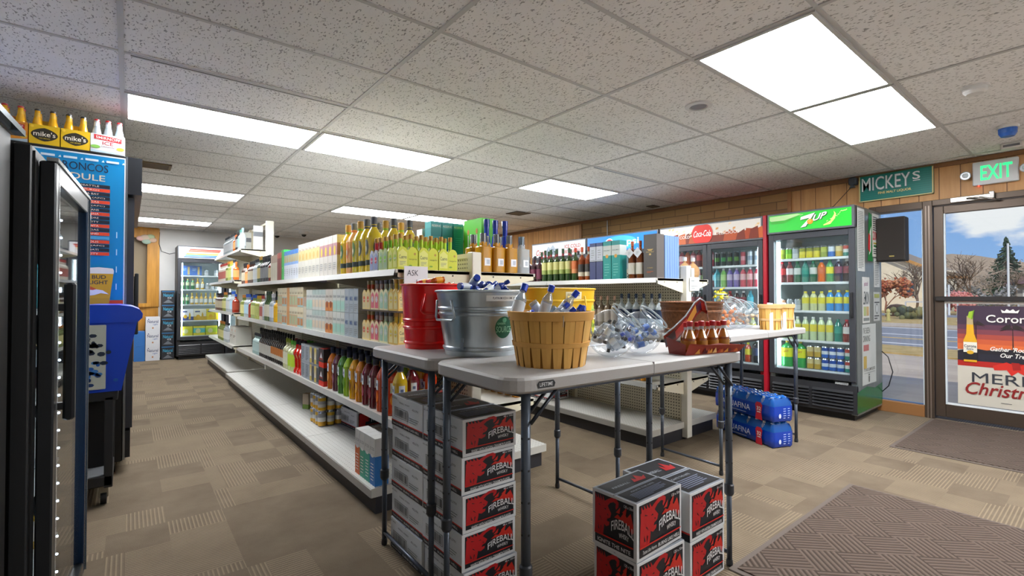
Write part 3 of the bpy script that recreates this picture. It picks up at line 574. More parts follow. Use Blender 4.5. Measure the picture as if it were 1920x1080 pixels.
# ---------------------------------------------------------------- coolers (built facing -Y, x to the right, then turned)
FRM = C('#3a3c42', .4, .2); INW = C('#c6d3d6', .5); WIRE = C('#e6eaee', .35, .2); LAMP = C('#e8f4ff', .5, em=6.0); SLAT = C('#2a2b2f', .35, .2)
def cooler(label, loc, rz, w, d, h, doors, z0, z1, zs, head, headmat, sidemat=None, grille='#2a2b2f', handle='right', light=('left',), inner=INW, name='glass_door_cooler', head_out=.0, frame=FRM, group=None, wire=True):
    t = thing(name, label, 'cooler', loc, rz, group); sm = sidemat or BLACKP; T_ = .05
    c = MB(); c.box(0, .03, .06, T_, d, h, sm).box(w-T_, .03, .06, w, d, h, sm).box(T_, d-.05, .06, w-T_, d, h, sm, front=inner).box(T_, .03, h-.05, w-T_, d, h, sm).box(T_, .06, z0-.06, w-T_, d-.05, z0-.01, inner).box(T_, .06, z1+.02, w-T_, d-.05, z1+.05, inner)
    c.box(T_, .06, z0, T_+.006, d-.05, z1+.02, inner).box(w-T_-.006, .06, z0, w-T_, d-.05, z1+.02, inner)
    part('cabinet', c, t); dwid = w/doors
    for k in range(doors):
        a, b = k*dwid, (k+1)*dwid; S = .055
        f = MB().box(a+.004, 0, z0-.05, a+S, .035, z1+.05, frame, .003).box(b-S, 0, z0-.05, b-.004, .035, z1+.05, frame, .003).box(a+S, 0, z0-.05, b-S, .035, z0+.01, frame, .003).box(a+S, 0, z1-.01, b-S, .035, z1+.05, frame, .003)
        dr_ = part('door', f, t); part('pane', MB().box(a+S-.005, .012, z0, b-S+.005, .018, z1, GLASS), dr_)
        hx_ = a+.028 if handle == 'left' else b-.028
        part('handle', MB().box(hx_-.009, -.03, (z0+z1)/2-.12, hx_+.009, -.0, (z0+z1)/2+.12, C('#1c1d20', .3), .004), dr_)
    for z in zs:
        m = MB()
        if wire:
            n = int(w/.035)
            for q in range(n+1): xx = T_+.01+(w-2*T_-.02)*q/n; m.box(xx-.0015, .09, z-.006, xx+.0015, d-.07, z-.002, WIRE)
            m.box(T_+.006, .08, z-.018, w-T_-.006, .086, z+.006, WIRE).box(T_+.006, d-.08, z-.01, w-T_-.006, d-.07, z, WIRE)
        else: m.box(T_+.006, .08, z-.015, w-T_-.006, d-.07, z, WIRE)
        part('shelf', m, t)
    for k, sd in enumerate(light):
        xx = {'left': T_+.03, 'right': w-T_-.03, 'mid': w/2}[sd]
        part('light_tube', MB().box(xx-.008, .07, z0+.03, xx+.008, .085, z1-.02, LAMP), t)
    gz = z0-.09
    m = MB().box(.0, .02, .07, w, .05, gz, C(grille, .45)); n = max(4, int((gz-.12)/.032))
    part('grille', m, t); m2 = MB()
    for q in range(n):
        z = .11+(gz-.15)*q/n
        for (a, b) in ((.03, w/2-.015), (w/2+.015, w-.03)): m2.add([(a, .02, z), (b, .02, z), (b, -.002, z-.004), (a, -.002, z-.004), (a, .02, z+.018), (b, .02, z+.018)], [(3, 2, 1, 0), (3, 4, 5, 2)], SLAT)
    part('louvres', m2, t); part('feet', MB().box(.04, .08, 0, w-.04, d-.05, .07, C('#17181a')), t)
    hz0 = z1+.055
    hd = part('header_sign', MB().box(0, -head_out, hz0, w, .06, h+.0, C('#5b5e64', .35, .4), .004, front=C('#5b5e64', .35, .4)), t)
    face = MB().box(.02, -head_out-.004, hz0+.02, w-.02, -head_out+.002, h-.02, headmat)
    part('sign_face', face, hd)
    if head: part('printed_art', head(w, hz0+.02, h-.02).mb((0, -head_out-.0045, 0), (1, 0, 0), (0, 0, 1)), hd)
    return t
def head7(w, a, b):
    A_ = Art(.0006); c = (a+b)/2; A_.poly([(.03, b-.01), (.30, b-.005), (.36, b-.02), (.16, b-.075), (.06, b-.07), (.03, b-.05)], C('#b8e0a0', .4)).poly([(.03, b-.06), (.18, b-.06), (.36, b-.01), (.32, b-.03), (.18, b-.09), (.05, b-.09)], C('#3fae3a', .4))
    for dx, dz, cc in ((.006, -.006, '#143a16'), (0, 0, '#f2f4f0')):
        A_.poly([(.335+dx, b-.045+dz), (.465+dx, b-.015+dz), (.38+dx, a+.03+dz), (.33+dx, a+.022+dz), (.415+dx, b-.062+dz), (.33+dx, b-.075+dz)], C(cc))
        A_.text('UP', .445+dx, a+.075+dz, .57+dx, a+.135+dz, C(cc), .02, .35, skew=.025)
    A_.disc(.42, a+.075, .028, .026, C('#e08a1c')).disc(.415, a+.08, .018, .016, C('#f0a838'))
    A_.poly([(.54, a+.03), (.60, a+.06), (.635, b-.05), (.63, b-.02), (.65, b-.05), (.64, a+.08), (.60, a+.03), (.54, a+.02)], C('#d8e878')); rr = random.Random(2)
    for q in range(22): x = .57+q*.008; A_.disc(x, a+.05+q*.0055+rr.uniform(-.012, .012), .004, .004, C('#d4ec9a'), 8); A_.k -= 1
    return A_
def headcoke(w, a, b):
    A_ = Art(.0006); rr = random.Random(4); A_.rect(.02, a, w-.02, b, C('#e9e2da'))
    for q in range(26): x = .03+q*(w-.08)/25; A_.poly([(x-.05, a), (x+.06, a), (x+.05, a+rr.uniform(.06, .15)), (x-.03, a+rr.uniform(.05, .13))], C(rr.choice(['#a8421c', '#c4602c', '#7a2a14', '#d88a3a', '#8e3418', '#b85024']))); A_.k = 2+q % 3
    for q in range(16): x = rr.uniform(.04, w-.06); y = rr.uniform(a+.08, b-.03); A_.poly([(x, y), (x+.03, y+.008), (x+.035, y+.03), (x+.005, y+.025)], C(rr.choice(['#f0d8b8', '#e8c48c', '#d89a5a']))); A_.k = 6+q % 3
    A_.k = 10; A_.disc(.60, (a+b)/2, .135, .125, C('#e0281c')) if False else A_.poly([(.60+.135*math.cos(R(t_)), max(a, min(b, (a+b)/2+.135*math.sin(R(t_))))) for t_ in range(0, 360, 12)], C('#e0281c'))
    A_.text('Coca-Cola', .49, (a+b)/2-.038, .715, (a+b)/2+.038, C('#ffffff'), .01, .4, .006).text('COLD', .30, (a+b)/2-.04, .44, (a+b)/2-.005, C('#f4ece4'), .006).text('DELICIOUS', .77, (a+b)/2-.03, 1.05, (a+b)/2+.005, C('#f4ece4'), .006)
    return A_
def headpepsi(w, a, b):
    A_ = Art(.0006); A_.disc(.62, (a+b)/2, .3, .10, C('#3fa4f0'), 30); A_.disc(.44, (a+b)/2, .075, .075, C('#f2f4f8')).disc(.44, (a+b)/2+.01, .06, .05, C('#d8283a'), 20, 10, 170).disc(.44, (a+b)/2-.01, .06, .05, C('#1c4ea8'), 20, 190, 350)
    return A_.text('pepsi', .56, (a+b)/2-.06, .95, (a+b)/2+.05, C('#f4f8ff'), .012)
def headcoors(w, a, b):
    A_ = Art(.0006); A_.poly([(.3, a+.02), (.42, b-.05), (.47, b-.08), (.53, b-.03), (.66, a+.02)], C('#b8c8d8')).text('Coors', .12, a+.03, .38, a+.125, C('#c8453c'), .008, .3).text('LIGHT', .40, a+.03, .66, a+.12, C('#44607c'), .008)
    return A_.text('ICE COLD', .80, a+.11, 1.14, a+.165, C('#c0453c'), .008).text('BEVERAGES', .80, a+.03, 1.14, a+.08, C('#c0453c'), .008)
def headback(w, a, b):
    A_ = Art(.0006)
    for k, cc in enumerate(('#1f5fb0', '#3c8ad0', '#e8b83a', '#f2e2a0', '#e2542c', '#c8361c')): v = a+.01+k*.028; A_.poly([(.09+.018*k, v), (w-.16+.016*k, v), (w-.145+.016*k, v+.0215), (.105+.018*k, v+.0215)], C(cc))
    return A_
RZ = -math.pi/2; CFX = 5.40
SODA = cooler('soda cooler with a green lit header beside the side window', (CFX, 2.355, 0), RZ, .795, .80, 2.07, 1, .43, 1.80, [1.585, 1.337, 1.045, .742, .445], head7, C('#1f9f2c', .3, em=.4), SIDEMETAL, head_out=.02)
COKE = cooler('wide two-door cooler with a red and ice-cube header', (CFX, 3.715, 0), RZ, 1.305, .80, 2.07, 2, .43, 1.76, [1.546, 1.296, 1.03, .75, .445], headcoke, C('#f0e8e0', .4), C('#a01420', .35), light=('left', 'mid', 'right'))
part('corner_post', MB().box(1.31, -.01, .06, 1.345, .06, 2.07, C('#a8182a', .35)), COKE)
PEPSI = cooler('two-door cooler with a bright blue header', (CFX, 4.985, 0), RZ, 1.25, .80, 2.07, 2, .43, 1.76, [1.546, 1.296, 1.03, .75, .445], headpepsi, C('#1668cc', .3, em=.4), light=('left', 'mid'))
COORS = cooler('two-door beer cooler with a white header in the row', (CFX, 6.25, 0), RZ, 1.25, .80, 2.07, 2, .43, 1.76, [1.546, 1.296, 1.03, .75, .445], headcoors, C('#dfe2e6', .4, em=.1), light=('left',))
BACKC = cooler('far single-door beer cooler with a rainbow-striped header', (.715, 10.88, 0), 0, .765, .62, 2.13, 1, .42, 1.83, [1.575, 1.311, 1.028, .724, .435], headback, C('#e6e8ee', .4, em=.15), light=('left', 'right'), handle='left')
BACK2 = cooler('far dark cooler standing right of the rainbow-striped one', (1.50, 10.88, 0), 0, .76, .62, 2.0, 1, .42, 1.75, [1.5, 1.2, .9, .6], None, C('#3a3c40'), light=('left',))
# stickers and notices on the side of the soda cooler (world Y = 1.56 plane, facing the door)
def notice(x0, z0, x1, z1, label, fn, col='#c9ccca', tilt=0.):
    t = thing('notice', label, 'notice', (x0, 1.5585, z0)); w_, h_ = x1-x0, z1-z0
    part('sheet', MB().box(0, -.0012, 0, w_, 0, h_, C(col, .5)), t); A_ = Art(.0003); fn(A_, w_, h_); part('printed_text', A_.mb((0, -.0012, 0), (1, 0, 0), (0, 0, 1), None, .0003), t)
DK = C('#34383a'); GY = C('#7d8482')
notice(5.46, 1.44, 5.665, 2.05, 'long sheet of small print at the top front of the cooler side', lambda A_, w, h: A_.lines(.015, .03, w-.015, h-.02, 34, GY))
notice(5.905, 1.60, 6.12, 2.04, 'age notice reading 2003 on the cooler side', lambda A_, w, h: A_.lines(.02, .27, w-.02, h-.02, 7, DK, .5).text('2003', .015, .17, w-.01, .26, C('#c0202c'), .02).rect(.03, .13, w-.03, .145, C('#b8a030')).rect(.04, .10, w-.04, .12, C('#2a6a3a')).lines(.03, .03, w-.03, .09, 3, DK), '#dcdcd6')
notice(5.95, 1.29, 6.135, 1.585, 'sheet of small print below the 2003 notice', lambda A_, w, h: A_.lines(.02, .02, w-.02, h-.02, 14, GY))
notice(5.585, .935, 5.80, 1.385, 'lemon drink poster on the cooler side', lambda A_, w, h: A_.text('just add', .05, h-.10, w-.05, h-.04, C('#8a3a78'), .006, .2).text('LEMON', .02, h-.27, w-.02, h-.14, C('#4a5456'), .006).rect(.03, .07, w*.48, .16, C('#a8b478')).rect(w*.52, .07, w-.03, .16, C('#b89c6c')).rect(.02, .02, w-.02, .05, GY))
notice(5.925, .945, 6.13, 1.24, 'small framed notice with a round emblem on the cooler side', lambda A_, w, h: A_.disc(w/2, h*.42, .05, .055, GY).disc(w/2, h*.42, .035, .04, C('#c4c8c6')).rect(.02, h-.06, w-.02, h-.02, C('#9aa050')).lines(.02, .02, w-.02, .07, 2, DK).rect(.02, h*.62, w-.02, h*.66, DK), '#b4b8b6')
notice(5.57, .33, 5.985, .92, 'poster reading IVE BEEN DRINKING low on the cooler side', lambda A_, w, h: A_.text("I'VE BEEN", .02, h-.09, .23, h-.03, C('#5a605e'), .006).text('DRINKING', .02, h-.17, .23, h-.11, C('#5a605e'), .006).rect(.03, h-.26, .19, h-.20, C('#a86464')).rect(.03, h-.43, .12, h-.31, C('#b8a050')).text("IT'S NOT COMPLICATED", .04, .13, w-.04, .16, C('#5a605e')).rect(.04, .11, w-.04, .115, GY).text('i', .17, .02, .21, .10, C('#5a605e'), .01), '#bcc2c0')
t = thing('flag_sticker', 'green white and red sticker beside the 2003 notice', 'sticker', (5.76, 1.5585, 1.55)); part('printed_art', Art(.0003).poly([(0, 0), (.15, 0), (.14, .47), (.04, .49)], C('#1c7a3c')).poly([(.04, .06), (.1, .1), (.12, .36), (.07, .3)], C('#d8dcd8')).poly([(.01, .12), (.07, .08), (.08, .26), (.03, .28)], C('#c8242c')).mb((0, 0, 0), (1, 0, 0), (0, 0, 1)), t)
part('lower_sticker', Art().poly([(.02, .08), (.79, .08), (.79, .30), (.55, .27), (.3, .31), (.02, .28)], C('#14602c', .25)).mb((.7955, 0, 0), (0, 1, 0), (0, 0, 1)), SODA)
part('maker_badge', Art().text('HABCO', .62, .345, .73, .365, C('#dfe2e4'), .01, .2).mb((0, -.003, 0), (1, 0, 0), (0, 0, 1)), SODA)
# ---------------------------------------------------------------- left side: near cooler, tall cooler with schedule
NC = thing('black_glass_door_fridge', 'black glass-door fridge with an LED-lit frame at the left edge', 'cooler', (-.176, 1.81, 0), R(90-3.2))
m = MB()       # local x runs away from the camera, front faces the aisle (-y local)
m.box(-.05, .02, .08, .72, .62, .14, BLACKP).box(-.05, .02, 1.555, .72, .62, 1.60, BLACKP).box(.69, .02, .14, .72, .62, 1.555, BLACKP).box(-.05, .60, .14, .69, .62, 1.555, BLACKP).box(-.04, .0155, .09, -.002, .60, 1.59, BLACKP)
for k, (a_, b_) in enumerate(((.0, .035), (.045, .06), (.07, .16), (.175, .3))): m.box(-.056-.004*(k % 2), .02+a_, .02, -.04, .02+b_, 1.602, C('#2c2d2f', .3, .2), .003)
part('cabinet', m, NC)
d = MB().box(0, -.02, .165, .045, .015, 1.575, C('#2b2d30', .3, .3), .004).box(.615, -.02, .165, .66, .015, 1.575, C('#1e3450', .25, .4), .004).box(.045, -.02, .165, .615, .015, .21, C('#2b2d30', .3, .3), .003).box(.045, -.02, 1.52, .615, .015, 1.575, C('#2b2d30', .3, .3), .003)
dr_ = part('door', d, NC); part('pane', MB().box(.04, -.006, .2, .62, -.002, 1.53, GLASS), dr_)
part('chrome_trim', MB().box(-.002, -.024, 1.575, .662, .0, 1.585, C('#c8ccd0', .2, .9)).box(.04, -.021, .2, .05, -.018, 1.53, C('#b8bcc0', .2, .8)).box(.656, -.024, .165, .662, -.019, 1.575, C('#8898a8', .2, .8)), dr_)
part('handle', MB().box(.055, -.056, .854, .08, -.030, 1.245, C('#1e2024', .3, .3), .006).box(.06, -.032, 1.165, .075, -.015, 1.185, C('#1e2024', .3)).box(.06, -.032, .885, .075, -.015, .905, C('#1e2024', .3)), dr_)
part('led_strip_and_reflection', MB().box(.17, .022, .2, .18, .028, 1.52, C('#c8ccd4', .3, .5)).box(.375, .024, .2, .385, .03, 1.52, C('#c8ccd4', .3, .5)), NC)  # second strip stands in for the first one's reflection
m = MB()
for k in range(22): m.ball((.175, .019, .24+k*.058), .004, C('#cfe4ff', em=14), 6).ball((.38, .021, .24+k*.058), .004, C('#cfe4ff', em=14), 6)  # second column of dots is the strip's reflection, built as glowing balls
part('led_lamps_and_reflection', m, NC)
for z in (.32, .60, .88, 1.16): part('shelf', MB().box(-.0, .06, z-.012, .68, .58, z, WIRE), NC)
m = MB()
part('kick_plate', MB().box(-.03, .03, 0, .7, .6, .08, C('#141416')), NC)
t = thing('black_glass_door_fridge', 'corner of a second black fridge with a chrome top edge at the picture edge', 'cooler', (-.232, 1.72, 0), R(90-3.8))
part('cabinet', MB().box(-.7, .0, .05, -.0, .6, 1.615, BLACKP, .006), t); part('chrome_trim', MB().box(-.72, -.02, 1.617, .03, .0, 1.632, C('#b8c8d4', .15, .8)).box(-.72, -.0, 1.617, .03, .05, 1.622, C('#dfe6ec', .3)), t)
BT = thing('tall_black_cooler', 'tall black cooler covered by a blue football schedule poster', 'cooler', (-.0, 4.19, 0))
part('cabinet', MB().box(-.86, 0, .09, -.02, 2.1, 2.155, BLACKP, .006), BT); part('chrome_edge', MB().box(-.02, .0, .10, -.008, .02, 2.15, C('#9aa0a6', .25, .8)).box(-.008, .03, 1.9, .07, 2.1, 2.155, C('#25272b', .3)), BT)
f = MB()
for k in range(3): y = .05+k*.69; f.box(-.01, y, .3, .03, y+.06, 1.88, FRM).box(-.01, y+.60, .3, .03, y+.66, 1.88, FRM).box(-.01, y+.06, .3, .03, y+.60, .36, FRM).box(-.01, y+.06, 1.82, .03, y+.60, 1.88, FRM)
dd_ = part('door', f, BT); part('pane', MB().box(.0, .1, .35, .006, 2.05, 1.83, GLASS), dd_); [part('handle', MB().box(.04, q_, .9, .065, q_+.03, 1.38, C('#17181b', .3), .005), dd_) for q_ in (.62, 1.31)]
part('grille', MB().box(-.02, .05, .1, .02, 2.08, .28, C('#26282b', .4)), BT); part('feet', MB().box(-.8, .1, 0, -.06, 2.0, .09, C('#17181a')), BT)
PT = thing('schedule_poster', 'blue football schedule poster on the side of the tall black cooler', 'poster', (-.60, 4.188, .93)); PWd = .60
part('sheet', MB().box(0, -.002, 0, PWd-.02, 0, 1.205, C('#1487c4', .35)), PT)
A_ = Art(.0003); BL = C('#0f86cc', .3); A_.rect(PWd-.026, 0, PWd-.02, 1.205, C('#cfdbe2')).rect(0, 1.196, PWd-.02, 1.205, C('#cfdbe2'))
for k in range(5): A_.rect(.06+k*.105, 1.158-k*.0, .125+k*.105, 1.172, C('#d4e6f0')).poly([(.14+k*.105, 1.158), (.155+k*.105, 1.158), (.15+k*.105, 1.172)], C('#d4e6f0'))
A_.text('BRONCOS', .235, 1.09, .49, 1.14, C('#1c2a44'), .006).text('SCHEDULE', .13, 1.03, .475, 1.07, C('#d9cdb4'), .008)
rows = ['SEATTLE', 'PITTSBURGH', 'TAMPA BAY', 'NEW YORK (AFC)', 'LAS VEGAS', 'LOS ANGELES (AFC)', 'NEW ORLEANS', 'CAROLINA', 'BALTIMORE', 'KANSAS CITY', 'ATLANTA', 'LAS VEGAS', 'CLEVELAND', None, 'INDIANAPOLIS', 'LOS ANGELES (AFC)', 'CINCINNATI', 'KANSAS CITY']
for k, rw in enumerate(rows):
    v = .985-k*.0262
    if rw is None: A_.rect(.15, v, .50, v+.0215, C('#4aa0cc')); continue
    A_.rect(.15, v, .50, v+.0215, C('#e0492a') if k in (1, 4, 7, 10, 12, 14, 17) else C('#1d2434')).text(rw, max(.17, .445-len(rw)*.013), v+.005, .445+(.03 if len(rw) > 12 else 0), v+.0165, C('#f0e2dc'), .004)
for k in range(5): A_.rect(.535, .66-k*.115, .54, .70-k*.115, C('#cfe6f2'))
A_.rect(.30, .20, PWd-.026, .245, C('#d84a24')).rect(.30, .155, PWd-.026, .20, C('#1d2434'))
A_.poly([(.345, .20), (.375, .44), (.525, .44), (.50, .20)], C('#d8a41c')).poly([(.374, .42), (.374, .44), (.38, .455), (.45, .462), (.52, .455), (.526, .44), (.524, .42)], C('#e8e2d4')).poly([(.345, .20), (.352, .26), (.505, .26), (.50, .20)], C('#c89a20'))
A_.text('BUD', .415, .385, .485, .41, C('#222c3c'), .012).text('LIGHT', .40, .35, .495, .375, C('#222c3c'), .012).poly([(.385, .30), (.42, .32), (.47, .31), (.50, .285), (.46, .292), (.43, .28), (.40, .275), (.375, .285)], C('#f0ece4')).poly([(.375, .325), (.41, .335), (.44, .318), (.42, .312), (.39, .315)], C('#d0592a'))
part('printed_art', A_.mb((0, -.002, 0), (1, 0, 0), (0, 0, 1), None, .0003), PT)
# rolling cart and blue drink cooler
t = thing('rolling_cart', 'black rolling cart under the blue drink cooler', 'cart', (-.36, 3.86, 0)); BK = C('#202226', .5)
part('shelf', MB().box(-.30, -.22, .11, .30, .22, .17, BK, .005, top=C('#5a5c60', .5)), t); part('top_shelf', MB().box(-.30, -.22, .60, .32, .22, .655, BK, .005), t); part('skirt', MB().box(-.27, -.0, .17, .28, .20, .60, C('#101114', .8)), t)
for a_, b_ in ((-.28, -.2), (.28, -.2), (-.28, .2), (.28, .2)): part('post', MB().box(a_-.02, b_-.02, .1, a_+.02, b_+.02, .62, BK, .003), t)
for a_, b_ in ((-.26, -.18), (.26, -.18), (-.26, .18), (.26, .18)):
    m = MB(); m.T = Matrix.Translation((a_, b_, .035)) @ Matrix.Rotation(R(90), 4, 'Y'); m.lathe([(.034, -.014), (.035, 0), (.034, .014)], C('#111214', .5), 14); wl = part('caster', m, t); part('fork', MB().box(a_-.022, b_-.012, .04, a_+.022, b_+.03, .105, C('#8a8474', .4, .6), .003), wl)
t = thing('drink_cooler', 'bright blue drink cooler with a domed lid on the cart', 'ice chest', (-.36, 3.86, .655)); BLU = C('#1246cc', .35, coat=.3)
m = MB(); m.add([(-.28, -.24, .0), (.335, -.24, .0), (.335, .24, .0), (-.28, .24, .0), (-.3, -.26, .40), (.405, -.26, .40), (.405, .26, .40), (-.3, .26, .40)], [(3, 2, 1, 0), (0, 1, 5, 4), (1, 2, 6, 5), (2, 3, 7, 6), (3, 0, 4, 7)], BLU); part('body', m, t)
part('front_panel', MB().box(-.27, -.266, .02, .265, -.255, .385, C('#bcc4bc', .5), .004), t)
A_ = Art(.0004); rr = random.Random(9)
for k in range(90): q = rr.gauss(0, .05); A_.disc(.15+q, .26+rr.gauss(0, .03), rr.uniform(.008, .02), rr.uniform(.006, .014), C('#1c2c44'), 7); A_.k = 1
for k in range(60): A_.disc(.15+rr.gauss(0, .045), .10+rr.gauss(0, .03), rr.uniform(.008, .02), .01, C(rr.choice(['#1c5ab4', '#3c80cc', '#1a3c74'])), 7); A_.k = 1
A_.poly([(.145, .12), (.16, .12), (.156, .26), (.148, .26)], C('#1c2c44')); part('printed_art', A_.mb((0, -.267, 0), (1, 0, 0), (0, 0, 1), None, .0004), t)
m = MB(); pr = [(-.31, .40), (-.31, .435), (-.26, .475), (.02, .475), (.10, .49), (.2, .498), (.32, .497), (.38, .488), (.415, .47), (.43, .445), (.428, .42), (.41, .40), (.38, .395)]
n = len(pr); vs = [(x, -.275, z) for x, z in pr]+[(x, .275, z) for x, z in pr]; m.add(vs, [tuple(range(n)), tuple(range(2*n-1, n-1, -1))], BLU).add(vs, [(i, i+n, (i+1) % n+n, (i+1) % n) for i in range(n)], BLU, True); part('lid', m, t)
part('lid_inset', MB().box(-.2, -.27, .474, .06, .2, .481, C('#8fb4dc', .2)), t)
# ---------------------------------------------------------------- kinds: built once, copied many times
class Kind:
    def __init__(s, name, cat, parts, simple=False):
        s.name, s.cat = name, cat
        if simple:
            m = MB()
            for p in parts:
                m.join(p[1])
                for q in (p[2] if len(p) > 2 else []): m.join(q[1])
            s.mesh = m.mesh(name); s.parts = None
        else:
            s.mesh = None; s.parts = [(p[0], p[1].mesh(p[0]), [(q[0], q[1].mesh(q[0])) for q in (p[2] if len(p) > 2 else [])]) for p in parts]
        s.w = 0
    def place(s, loc, label, rz=0., group=None, rot=None, scale=None):
        o = link(s.name, s.mesh, None, loc, rot or (0, 0, rz)); tag(o, label, s.cat, group)
        if scale: o.scale = (scale,)*3
        if s.parts:
            for n_, me, sub in s.parts:
                c = link(n_, me, o)
                for n2, me2 in sub: link(n2, me2, c)
        return o
# ---------------------------------------------------------------- folding tables
LEGC = C('#59626f', .35, .5); LEGD = C('#4b525d', .35, .5)
def rrect(x0, y0, x1, y1, r, n=5):
    P = []
    for cx, cy, a0 in ((x1-r, y1-r, 0), (x0+r, y1-r, 90), (x0+r, y0+r, 180), (x1-r, y0+r, 270)):
        for i in range(n+1): a = R(a0+90*i/n); P.append((cx+r*math.cos(a), cy+r*math.sin(a)))
    return P
def ftable(label, ox_, oy, rz, Lx, Ly, z, legs, badge=True, rad=.06):
    """legs: two pairs of world feet [(x,y),(x,y)]"""
    t = thing('folding_table', label, 'table', (ox_, oy, 0), rz); P = rrect(0, 0, Lx, Ly, rad); n = len(P)
    def ins(k): return rrect(k, k, Lx-k, Ly-k, max(.01, rad-k))
    rings = [(ins(.012), z-.05), (P, z-.042), (P, z-.008), (ins(.008), z)]
    m = MB(); vs = [(x, y, zz) for Q, zz in rings for x, y in Q]
    m.add(vs, [(j*n+i, j*n+(i+1) % n, (j+1)*n+(i+1) % n, (j+1)*n+i) for j in range(3) for i in range(n)]+[tuple(range(3*n, 4*n)), tuple(range(n-1, -1, -1))], TABLE); top = part('tabletop', m, t)
    part('fold_seam', MB().box(Lx/2-.001, -.0008, z-.046, Lx/2+.001, Ly+.0008, z+.0006, C('#8e8b87')), top)
    if badge: part('maker_badge', Art().poly([(.10, z-.036), (.165, z-.036), (.17, z-.024), (.162, z-.014), (.103, z-.014), (.095, z-.024)], C('#23272c')).text('LIFETIME', .106, z-.031, .159, z-.019, C('#dfe3e6'), .01).mb((0, -.0002, 0), (1, 0, 0), (0, 0, 1)), top)
    part('rail', MB().box(.08, .06, z-.07, Lx-.08, .08, z-.05, LEGD).box(.08, Ly-.08, z-.07, Lx-.08, Ly-.06, z-.05, LEGD), t)
    inv = Matrix.Rotation(-rz, 4, 'Z') @ Matrix.Translation((-ox_, -oy, 0))
    for k, pair in enumerate(legs):
        q = [inv @ Vector((x, y, 0)) for x, y in pair]; sgn = 1 if k == 0 else -1
        for p in q:
            lg = part('leg', MB().tube([(p.x, p.y, .33), (p.x, p.y, z-.05)], .0155, LEGC, 12).tube([(p.x, p.y, .015), (p.x, p.y, .36)], .0115, LEGD, 12), t)
            part('collar', MB().lathe([(.016, .315), (.021, .325), (.021, .36), (.017, .365)], C('#2e3239', .4), 12, p.x, p.y), lg)
            part('foot', MB().lathe([(.013, 0), (.015, .012), (.013, .03)], C('#24262b', .5), 12, p.x, p.y), lg)
            hm = MB()
            for zz in (.46, .56, .66, .76): hm.box(p.x-.0165, p.y-.003, zz-.003, p.x+.0165, p.y+.003, zz+.003, C('#1a1c20')).box(p.x-.003, p.y-.0165, zz-.003, p.x+.003, p.y+.0165, zz+.003, C('#1a1c20'))
            part('pin_holes', hm, lg)
            part('brace', MB().tube([(p.x+.004*sgn, p.y+.02, z-.15), (p.x+.20*sgn*.55, p.y+.02, z-.055)], .006, C('#3e434b', .3, .6), 6).tube([(p.x+.004*sgn, p.y-.02, z-.15), (p.x+.20*sgn*.55, p.y-.02, z-.055)], .006, C('#3e434b', .3, .6), 6), lg)
        part('crossbar', MB().tube([(q[0].x, q[0].y, .06), (q[1].x, q[1].y, .06)], .009, LEGD, 8), t); part('top_crossbar', MB().tube([(q[0].x, q[0].y, z-.062), (q[1].x, q[1].y, z-.062)], .011, LEGD, 8), t)
    return t
TZ = .957; TZ0 = .957; TZ2 = .935
ftable('nearest grey folding table with the splint basket and clear jars', .893, 1.125, R(-2.6), 1.325, .53, TZ, [((.985, 1.17), (.955, 1.60)), ((2.117, 1.10), (2.085, 1.50))], rad=.075)
ftable('grey folding table under the red and steel tubs', .93, 1.68, 0, 1.24, .61, TZ0, [((.972, 1.75), (.985, 2.235)), ((2.13, 1.74), (2.12, 2.21))], badge=False, rad=.05)
ftable('white folding table with round bowls near the soda coolers', 3.02, 1.64, 0, 1.46, .58, TZ2, [((3.13, 1.68), (3.15, 2.15)), ((4.318, 1.672), (4.455, 2.19))], rad=.05)
# ---------------------------------------------------------------- whisky cases
NAVY = C('#15171f', .45); EDGE = C('#a9b0bb', .5); RED = C('#b5181d', .45); WHT = C('#dfe0e2', .5); CARTW = C('#d6d9dc', .55)
def beast(A_, w, h, s=1.):
    """the red horned beast breathing fire that is printed on the cases, as a rough silhouette"""
    P = lambda L_: [(.055*w+u*w*.84, v*h) for u, v in L_]
    A_.poly(P([(.0, .22), (.24, .22), (.27, .40), (.25, .52), (.17, .62), (.02, .64)]), RED)
    A_.poly(P([(.02, .60), (.16, .58), (.25, .44), (.33, .40), (.41, .44), (.42, .50), (.35, .50), (.36, .54), (.44, .58), (.47, .66), (.40, .74), (.36, .80), (.24, .84), (.10, .86), (.02, .80)]), RED)
    A_.poly(P([(.24, .80), (.36, .88), (.48, .94), (.60, .95), (.67, .90), (.66, .82), (.60, .76), (.585, .80), (.60, .86), (.54, .88), (.44, .84), (.38, .78)]), RED)
    for u in (.04, .11, .18, .25): A_.poly(P([(u, .80), (u+.07, .80), (u-.01, .93)]), RED); A_.k -= 1
    A_.k += 1
    for pts in ([(.27, .70), (.33, .69), (.33, .72)], [(.36, .56), (.44, .52), (.38, .53)], [(.1, .42), (.14, .30), (.11, .30)], [(.16, .55), (.22, .46), (.15, .53)], [(.12, .74), (.2, .72), (.13, .76)], [(.17, .22), (.20, .38), (.18, .38)], [(.36, .62), (.40, .60), (.38, .64)]): A_.poly(P(pts), NAVY); A_.k -= 1
    A_.k += 1
def flames(A_, w, h):
    P = lambda L_: [(u*w, v*h) for u, v in L_]
    for pts in ([(.52, .62), (.60, .70), (.66, .66), (.74, .78), (.80, .70), (.88, .80), (.93, .62), (.94, .5), (.90, .44), (.86, .56), (.70, .62)], [(.56, .72), (.66, .84), (.64, .72)], [(.70, .76), (.80, .88), (.78, .74)]): A_.poly(P(pts), C('#c4281c', .45))
